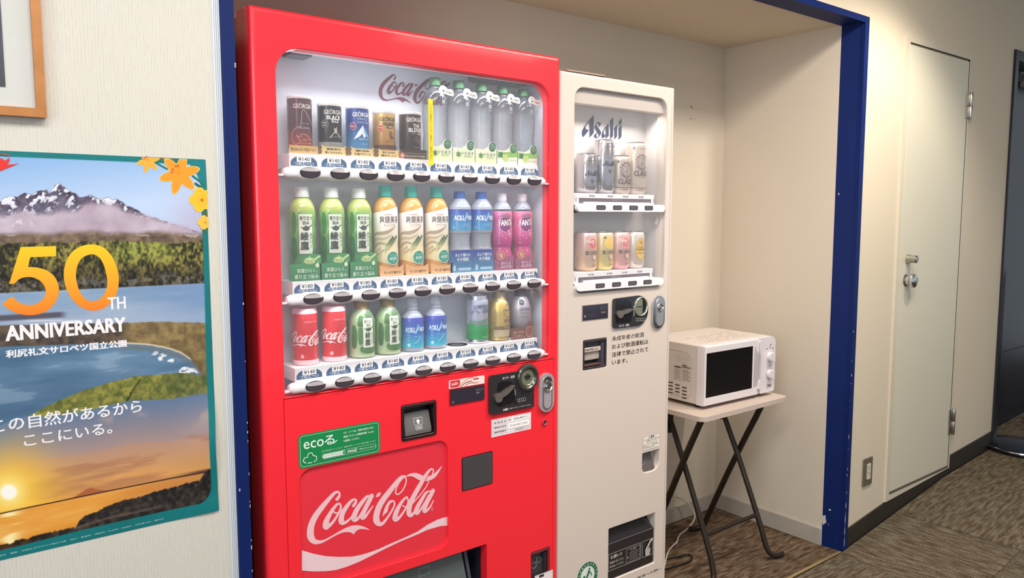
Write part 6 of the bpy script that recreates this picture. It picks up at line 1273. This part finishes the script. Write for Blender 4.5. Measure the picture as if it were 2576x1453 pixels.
n1, n2, n3, n4 = fbm(6, 8), fbm(20, 26, 4), fbm(60, 80, 3), fbm(4, 30, 5)
E_ = lambda e, s_=1.2: sm(-s_, s_, e)
put(np.ones_like(U), mixc('#85aede', '#bdd0f0', (V - 395) / 150 + U / 1500))
put(sm(380, 520, U) * sm(440, 560, V), '#b9b6d2')
ridge = lin([(-200, 540), (-60, 520), (0, 505), (12, 494), (25, 493), (40, 496), (55, 490), (65, 485), (85, 488), (100, 480), (112, 477), (118, 474), (124, 487), (130, 478), (140, 464), (148, 457), (156, 466), (163, 469), (172, 477), (180, 484), (192, 487), (200, 495), (212, 494), (225, 491), (240, 495), (250, 500), (262, 499), (272, 493), (285, 500), (305, 505), (318, 515), (332, 521), (350, 531), (372, 545), (398, 551), (430, 562), (470, 575), (515, 588)]) + (n3 - .5) * 8
dm = V - ridge; rock = mixc('#3f3a50', '#75687a', n3 * 1.6 - .3); put(E_(dm), rock)
nsn = fbm(70, 60, 3); xi_ = (np.arange(NX)[None, :] - (np.arange(NZ_)[:, None] * .7).astype(int)) % NX; nsn = np.take_along_axis(nsn, np.broadcast_to(xi_, nsn.shape), 1)
put(E_(dm - 1) * sm(.56, .66, nsn) * .6, '#2c2836')
snow = sm(.565, .62, nsn[::1] * .6 + fbm(90, 120, 2) * .4 + .05 * (1 - (dm / 40)) - .06 * sm(250, 330, U)); put(E_(dm - 1) * snow * sm(75, 40, dm), '#e2e4f0')
put(E_(dm) * sm(10, 45, dm) * .35, '#8f8aa0')
ct = lin([(-200, 538), (0, 537), (60, 528), (130, 531), (180, 528), (198, 524), (212, 512), (235, 508), (255, 504), (285, 512), (318, 530), (345, 536), (380, 543), (430, 556), (515, 575)]) + (n2 - .5) * 22
put(sm(-6, 14, V - ct), mixc('#a996a8', '#c9bccc', n1 * 2 - .6 + (n2 - .5)))
hill = lin([(-200, 585), (0, 590), (130, 592), (200, 585), (330, 590), (390, 584), (430, 590), (515, 592)]) + (n2 - .5) * 8
put(sm(-12, 6, V - hill), mixc('#57483e', '#8a7460', n3 * 1.7 - .35))
put(sm(18, 0, abs(V - 566 - (n2 - .5) * 30)) * sm(80, 0, abs(U - 40)) * sm(.52, .6, n3) * .8, '#e2dce4')
put(sm(3, 0, abs(V - 590 - (n2 - .5) * 14)) * sm(.56, .62, n2) * .7, '#cfc2b4')
fo = lin([(-200, 612), (0, 612), (150, 610), (300, 606), (420, 612), (515, 606)]) + (n3 - .5) * 12
tree = .55 * fbm(150, 120, 2) + .45 * fbm(34, 26, 3); fc = mixc('#262417', '#958c46', (tree - .36) * 3.4); fc2 = mixc('#1b1a18', '#625634', (tree - .38) * 3.2)
put(E_(V - fo, 3), fc * (1 - sm(650, 700, V)[..., None]) + fc2 * sm(650, 700, V)[..., None])
put(E_(V - fo) * sm(260, 300, U) * sm(520, 380, U) * sm(675, 630, V) * .55, mixc('#3d4a1c', '#a3b050', (tree - .36) * 3.4))
sh1 = lin([(-200, 748), (0, 737), (515, 712)]); put(sm(26, 0, abs(V - sh1 + 14)) * sm(.52, .6, n3) * .5, '#8f8c8c')
put(E_(V - sh1), mixc('#7895b8', '#9fb2cc', n4 * 1.6 - .3)); put(E_(V - sh1) * sm(300, 515, U) * .5, '#6d8fc0')
put(E_(V - sh1) * sm(740, 815, V) * .35, '#b4b8cc')
hd = (sm(10, 4, abs(V - lin([(-200, 803), (0, 800), (155, 791)]))) * E_(160 - U, 14)); put(hd * .9, '#4f4856')
put(sm(4, 0, abs(V - 806)) * sm(.4, .6, n4) * E_(200 - U, 30), '#cfd2e0')
s2 = lin([(-200, 832), (0, 818), (150, 814), (300, 812), (400, 809), (515, 812)]) + (n3 - .5) * 3
put(E_(V - s2), mixc('#3c3634', '#6b5a48', n3 * 1.8 - .4)); put(E_(V - s2) * sm(280, 340, U), mixc('#5d4c34', '#9a8456', (n3 + n4) * 1.2 - .7)); put(E_(V - s2) * E_(40 - U, 10) * sm(850, 820, V) * .7, mixc('#8a7a5a', '#5a4c3c', n3 * 2 - .5))
bay = lin([(-200, 885), (0, 872), (180, 866), (300, 863), (370, 866), (420, 875), (455, 887), (480, 905), (498, 925), (505, 940), (516, 945)]) + (n3 - .5) * 3
put(E_(V - bay), mixc('#47698a', '#7495b4', n4 * 1.7 - .4)); put(E_(V - bay) * sm(910, 1010, V) * .5, '#3f5f80')
put(sm(3.2, .5, abs(V - bay + 1)) * E_(U - 280, 15) * E_(480 - U), '#d9c8a8'); put(E_(V - bay) * sm(9, 3, abs(V - bay - 10)) * E_(U - 300, 20) * .5, '#6f6a62')
wav = sm(.60, .66, fbm(26, 60, 3)); put(E_(V - bay) * wav * E_(V - 885 - (U - 400) * .3, 8) * sm(24, 10, abs(V - 912 - (U - 430) * .55)) * sm(360, 400, U), '#e6e8ec')
put(E_(V - bay) * sm(.62, .7, n4) * .3, '#a9bccc')
gt = lin([(60, 1052), (120, 1020), (200, 985), (280, 960), (340, 946), (430, 939), (470, 938), (516, 944)]) + (n3 - .5) * 4
gb = lin([(60, 1048), (150, 1045), (230, 1030), (330, 1008), (360, 1010), (430, 1005), (470, 1000), (516, 990)]) + (n3 - .5) * 8
gm = E_(V - gt) * E_(U - 62)
put(gm * E_(gb - V, 3), mixc('#55602e', '#9a9444', n3 * 2 - .5)); put(gm * E_(gb - V, 3) * sm(380, 480, U) * .8, mixc('#46552f', '#7d7c4a', n3 * 2 - .5))
cx_ = lin([(955, 352), (975, 338), (990, 330), (1008, 322)], V) + (n3 - .5) * 10; put(sm(2.6, .8, abs(U - cx_)) * E_(V - 952) * E_(1008 - V), '#2a2a1c')
st_ = lin([(-200, 1075), (0, 1070), (60, 1048), (150, 1045), (230, 1030), (330, 1008), (430, 1003), (516, 988)]) + (n3 - .5) * 6
t_ = (V - st_) / 235
sky = np.where((t_ < .45)[..., None], mixc('#5f789c', '#a98f8c', t_ / .45), mixc('#b48f80', '#f0a850', (t_ - .45) / .5)); put(E_(V - st_, 3), sky)
put(E_(V - st_, 3) * sm(.5, .68, fbm(3, 26, 5)) * sm(1060, 1100, V) * .55, '#a06a54'); put(E_(V - st_) * sm(.55, .7, n1) * sm(.2, .05, abs(t_ - .2)) * .6, '#b9a098')
R2 = np.hypot(U - 22, (V - 1237) * 1.1); put(E_(V - st_) * np.exp(-(R2 / 120) ** 2) * .9, '#ffcc3c'); put(np.exp(-(R2 / 42) ** 2), '#fff0a0'); put(sm(26, 15, R2), '#fffdf4')
hz = lin([(0, 1291), (181, 1253), (530, 1182)]) ; put(E_(V - hz), mixc('#e08a28', '#f2b860', n4 * 1.6 - .3)); put(E_(V - hz) * sm(200, 450, U) * .6, '#c08050'); put(E_(V - hz) * np.exp(-((U - 24) / 26) ** 2) * sm(.4, .6, fbm(6, 60, 3)), '#fff0b0')
mt_ = lin([(150, 1268), (181, 1252), (200, 1241), (215, 1231), (228, 1226), (240, 1229), (262, 1233), (290, 1232), (330, 1222)]); put(E_(V - mt_) * E_(hz - V + 1) * E_(U - 160) * E_(320 - U, 20) * .75, '#a85430')
put(sm(2.4, .8, abs(V - hz)) , '#33211c'); put(sm(7, 1, abs(V - hz + 3)) * sm(420, 520, U) * .8, '#4a3230')
sh3 = lin([(-200, 1420), (0, 1372), (100, 1345), (190, 1325), (205, 1300), (240, 1288), (280, 1268), (330, 1252), (400, 1236), (450, 1222), (500, 1207), (512, 1188), (530, 1178)]) + (n3 - .5) * 12
put(E_(V - sh3, 2), mixc('#1c1a1c', '#4a4038', n3 * 2 - .6)); put(E_(V - sh3) * sm(150, 0, U), mixc('#2c1a12', '#5a3820', n3 * 2 - .5))
put(sm(5, 1, abs(V - lin([(180, 1330), (280, 1300), (400, 1275)]))) * E_(U - 180, 20) * E_(400 - U, 40) * .5, '#7a6a60')
# teal border, with rounded inner corner
TEAL = mixc('#0b6f74', '#0e7c80', n1)
bt = lin([(-200, 386), (0, 393), (346, 408), (600, 418)]); br_ = np.interp(V, [380, 585, 713, 937, 1174, 1300, 1400], [501, 509, 514, 519.7, 529.5, 532, 534]); bb = lin([(-400, 1478), (0, 1384), (212, 1331), (378, 1293), (500, 1266), (560, 1253)])
bord = np.maximum(np.maximum(E_(bt - V), E_(U - br_)), E_(V - bb)); rc = 34; ux, vy_ = U - (br_ - rc), V - (bb - rc * 1.1); bord = np.maximum(bord, (ux > 0) * (vy_ > 0) * E_(np.hypot(ux, vy_ / 1.1) - rc)); put(bord, TEAL)
put(sm(430, 400, U) * 0, '#000000')
lin_img = np.where(IMG <= .04045, IMG / 12.92, ((IMG.clip(0, 1) + .055) / 1.055) ** 2.4).clip(0, 1)
me = bpy.data.meshes.new('print'); vv = np.stack([XX, np.full_like(XX, PY), ZZ], -1).reshape(-1, 3)
s_ = np.clip((vv[:, 0] - .36) / .11, 0, 1); s_ = s_ * s_ * (3 - 2 * s_)
e1 = np.exp(-((vv[:, 2] - .93) / .055) ** 2); vv[:, 1] -= .010 * s_ * np.exp(-((vv[:, 2] - .93) / .07) ** 2) + .003 * s_ * np.exp(-((vv[:, 2] - .80) / .03) ** 2); vv[:, 0] -= .0035 * s_ * e1
vv -= np.array(PS_.loc); idx = np.arange(NX * NZ_).reshape(NZ_, NX); q = np.stack([idx[:-1, :-1], idx[:-1, 1:], idx[1:, 1:], idx[1:, :-1]], -1).reshape(-1, 4)
me.vertices.add(len(vv)); me.vertices.foreach_set('co', vv.ravel().astype('f')); me.loops.add(q.size); me.loops.foreach_set('vertex_index', q.ravel()); me.polygons.add(len(q)); me.polygons.foreach_set('loop_start', np.arange(0, q.size, 4)); me.polygons.foreach_set('loop_total', np.full(len(q), 4)); me.update(); me.validate()
ca = me.color_attributes.new('print', 'FLOAT_COLOR', 'POINT'); ca.data.foreach_set('color', np.concatenate([lin_img.reshape(-1, 3), np.ones((NX * NZ_, 1))], 1).ravel().astype('f'))
m = bpy.data.materials.new('poster_print'); m.use_nodes = True; nt = m.node_tree; b_ = nt.nodes['Principled BSDF']; at = nt.nodes.new('ShaderNodeAttribute'); at.attribute_name = 'print'; nt.links.new(at.outputs['Color'], b_.inputs['Base Color']); b_.inputs['Roughness'].default_value = .38; me.materials.append(m); me.polygons.foreach_set('use_smooth', [True] * len(me.polygons))
pr_ = PS_.link('print', me)
def pp(pts): return [onY(a, b, PY) for a, b in pts]
def z5(pts): return [(a / 4.541, 600 + b / 4.541) for a, b in pts]
M50 = grad('gold_number', '#ef7d22', '#f0c81c', onY(150, 790, PY)[1] - 1.15, onY(150, 620, PY)[1] - 1.15, .45, 0, 0)
fv = lambda q: [tuple(p) for p in cr(q, 4)]
five = [(235, 95), (640, 85), (642, 200), (345, 212), (320, 322)] + [(430, 330), (540, 365), (620, 430), (662, 510), (674, 600), (650, 690), (590, 780), (500, 842), (400, 870), (290, 872), (180, 845), (90, 800), (25, 745), (135, 665), (190, 710), (260, 745), (340, 758), (420, 740), (485, 695), (522, 630), (515, 560), (470, 490), (390, 447), (300, 438), (220, 462), (160, 515), (105, 512)]
oo = [(1055, 65), (1180, 100), (1270, 190), (1330, 310), (1355, 430), (1350, 560), (1315, 670), (1250, 750), (1160, 805), (1050, 822), (940, 790), (850, 720), (780, 620), (740, 510), (728, 390), (755, 260), (825, 150), (930, 85)]; oi = [(1055, 178), (1130, 212), (1180, 290), (1210, 390), (1225, 500), (1205, 600), (1150, 680), (1060, 715), (980, 690), (915, 610), (880, 510), (868, 400), (895, 280), (960, 205)]
d = D(); five = five[:4] + fv(five[4:17]) + fv(five[17:])
def flush(nm):
    global d
    d.build(nm, PS_, pr_, y=PY - .0001, fn=bulge, eps=.000015); K0 = d.k; d = D(); d.k = K0
d.poly(pp(z5(five)), M50); flush('numeral'); d.poly(pp(z5([tuple(p) for p in cr(oo, 4, True)])), M50, [pp(z5([tuple(p) for p in cr(oi, 4, True)]))])
flush('numeral')
LW_ = '#f1eff4'
def ptext(s_, p0, p1, hpx, bold=0, x=None):
    a, b = onY(p0[0] / 1, p0[1], PY), onY(p1[0], p1[1], PY); h = onY(p0[0], p0[1] - hpx / 2, PY)[1] - onY(p0[0], p0[1] + hpx / 2, PY)[1]
    d.text(s_, (a[0] + b[0]) / 2, (a[1] + b[1]) / 2, h, x or LW_, w=b[0] - a[0], bold=bold); flush('lettering')
ptext('TH', (271.5, 762.5), (315.5, 761), 30, .03); ptext('ANNIVERSARY', (15, 838), (315, 815.5), 38, .05)
ptext('利尻礼文サロベツ国立公園', (15.5, 890), (318, 863), 19, .05)
ptext('この自然があるから', (-22, 1071), (356, 1021), 36, .02); ptext('ここにいる。', (60, 1106), (282, 1078), 29, .02)
ptext('環境省 北海道地方環境事務所　撮影：利尻礼文サロベツ国立公園　協力：豊富町・幌延町・礼文町・利尻町・利尻富士町・稚内市', (-120, 1425), (412, 1303), 4, 0, '#b9dcd8')
def flower(cx, cy, R, n, c1, c2, ph=0, tip=.5, lily=True):
    o = []
    for k in range(n):
        for e, r in ((-.5, .50), (-.32, .66), (-.16, .88), (0, 1.03), (.16, .88), (.32, .66)): t = ph + 2 * PI * (k + e) / n; o.append((cx + R * r * math.cos(t), cy + R * r * math.sin(t) * 1.02))
    if not lily:
        o = []
        for k in range(n):
            for e, r in ((-.5, .80), (-.28, .97), (0, 1.03), (.28, .97)): t = ph + 2 * PI * (k + e) / n; o.append((cx + R * r * math.cos(t), cy + R * r * math.sin(t)))
    o = [(min(a, 519.5 + (b - 402) * .033 - .8), max(b, 378 + a * .0464 + .8)) for a, b in cr(o, 3, True)]
    o2 = [(cx + (a - cx) * .95, cy + (b - cy) * .95) for a, b in o]
    d.poly(pp(o), '#f9cf6a'); d.poly(pp(o2), c1)
# stems and border corner, flowers, crane
d.poly(pp([(356, 396), (470, 400), (470, 402), (372, 412)]), '#0e6f60'); d.line(pp([(384, 404), (400, 414), (420, 425)]), .0032, '#0e6f60'); d.poly(pp([(470, 402), (517, 404), (521, 480), (508, 474), (496, 440)]), '#0f7a80'); d.line(pp([(485, 443), (502, 456), (514, 468)]), .004, '#0e6f60'); d.line(pp([(492, 462), (506, 472), (519, 484)]), .005, '#11614e')
d.poly(pp([(400, 396), (440, 399), (436, 404), (404, 402)]), '#6b6230'); d.rect(*(onY(511, 545, PY)), *(onY(521.5, 530, PY)), '#4f6238'); d.rect(*(onY(513, 585, PY)), *(onY(522, 571, PY)), '#3f6a4a')
d.build('stem', PS_, pr_, y=PY - .0001, fn=bulge, eps=.000015); K0 = d.k; d = D(); d.k = K0
flower(373, 404, 30, 6, '#f6ab3c', 0, -.25); d.build('flower', PS_, pr_, y=PY - .0001, fn=bulge, eps=.000015); K0 = d.k; d = D(); d.k = K0
flower(451, 437, 52, 6, '#f69a26', 0, -.25)
for cx, cy, s_, ll in ((450, 436, 1, [(-18, -3), (-15, -10), (-8, -18), (-2, -19)]), (373, 402, .6, [(-18, -3), (-15, -10), (-8, -14)])):
    for a, b in ll:
        d.line(pp([(cx + a * s_ * .9, cy + b * s_ * .9), (cx + 2 * s_, cy + 2 * s_)]), .0005, '#e07a1c'); x, z = onY(cx + a * s_, cy + b * s_, PY); d.ell(x, z, .0022 * s_, .0026 * s_, '#c9661c', 10)
d.build('flower', PS_, pr_, y=PY - .0001, fn=bulge, eps=.000015); K0 = d.k; d = D(); d.k = K0
flower(507, 502, 31, 5, '#fbbf2c', 0, PI, lily=False); x, z = onY(508, 503, PY); d.ell(x, z, .0035, .004, '#d9781c', 16)
for k in range(14): t = 2 * PI * k / 14; x, z = onY(508 + 12 * math.cos(t), 503 + 12 * math.sin(t), PY); d.ell(x, z, .0007, .0013, '#e8941e', 8)
d.build('flower', PS_, pr_, y=PY - .0001, fn=bulge, eps=.000015); K0 = d.k; d = D(); d.k = K0
flower(515, 559, 18, 5, '#f6bf48', 0, PI, lily=False); x, z = onY(516.5, 559, PY); d.ell(x, z, .0018, .0022, '#cf741c', 12)
for k in range(12): t = 2 * PI * k / 12; x, z = onY(516 + 6.5 * math.cos(t), 559 + 6.5 * math.sin(t), PY); d.ell(x, z, .0004, .0007, '#d98a24', 6)
d.build('flower', PS_, pr_, y=PY - .0001, fn=bulge, eps=.000015); K0 = d.k; d = D(); d.k = K0
d.poly(pp([(-40, 392), (0, 397), (14, 404), (23, 396), (24, 404), (18, 413), (34, 413), (48, 410), (30, 418), (14, 424), (0, 430), (-40, 424)]), '#e0322c'); d.line(pp([(-10, 385), (10, 388), (24, 391)]), .003, '#8a5a50')
d.build('bird', PS_, pr_, y=PY - .0001, fn=bulge, eps=.000015)

# ------------------------------------------------------------------ sign stand at the far right edge
SS = T('sign_stand', (4.62, 1.46, rampz(4.62)), 'black floor sign stand with round chrome rimmed base by the dark doorway', 'sign stand'); zb = rampz(4.62)
g = G(); g.lathe([(.185, .002), (.19, .006), (.188, .016), (.17, .022), (.02, .030), (0, .030)], mat('black_gloss', '#121217', .12, coat=.5), 48); SS.part('base', g)
g = G(); g.lathe([(.1875, .010), (.1905, .012), (.1895, .017), (.1835, .0195), (.182, .018)], M_CHROME, 48); g.f = [f for f in g.f if len(f) == 4]; g.m = g.m[:len(g.f)]; g.sm = g.sm[:len(g.f)]; SS.part('base_rim', g)
g = G(); g.tube([(.085, 0, .025), (.085, 0, .95)], .012, M_BLK, 16); SS.part('pole', g)
g = G(); g.box(.070, .36, -.012, .0, .14, .92, M_BLK); bd = SS.part('board_frame', g, bevel=.002)
g = G(); g.box(.080, .35, -.0135, -.012, .15, .91, mat('board_face', '#cfd2c8', .4)); SS.part('board_face', g, bd)
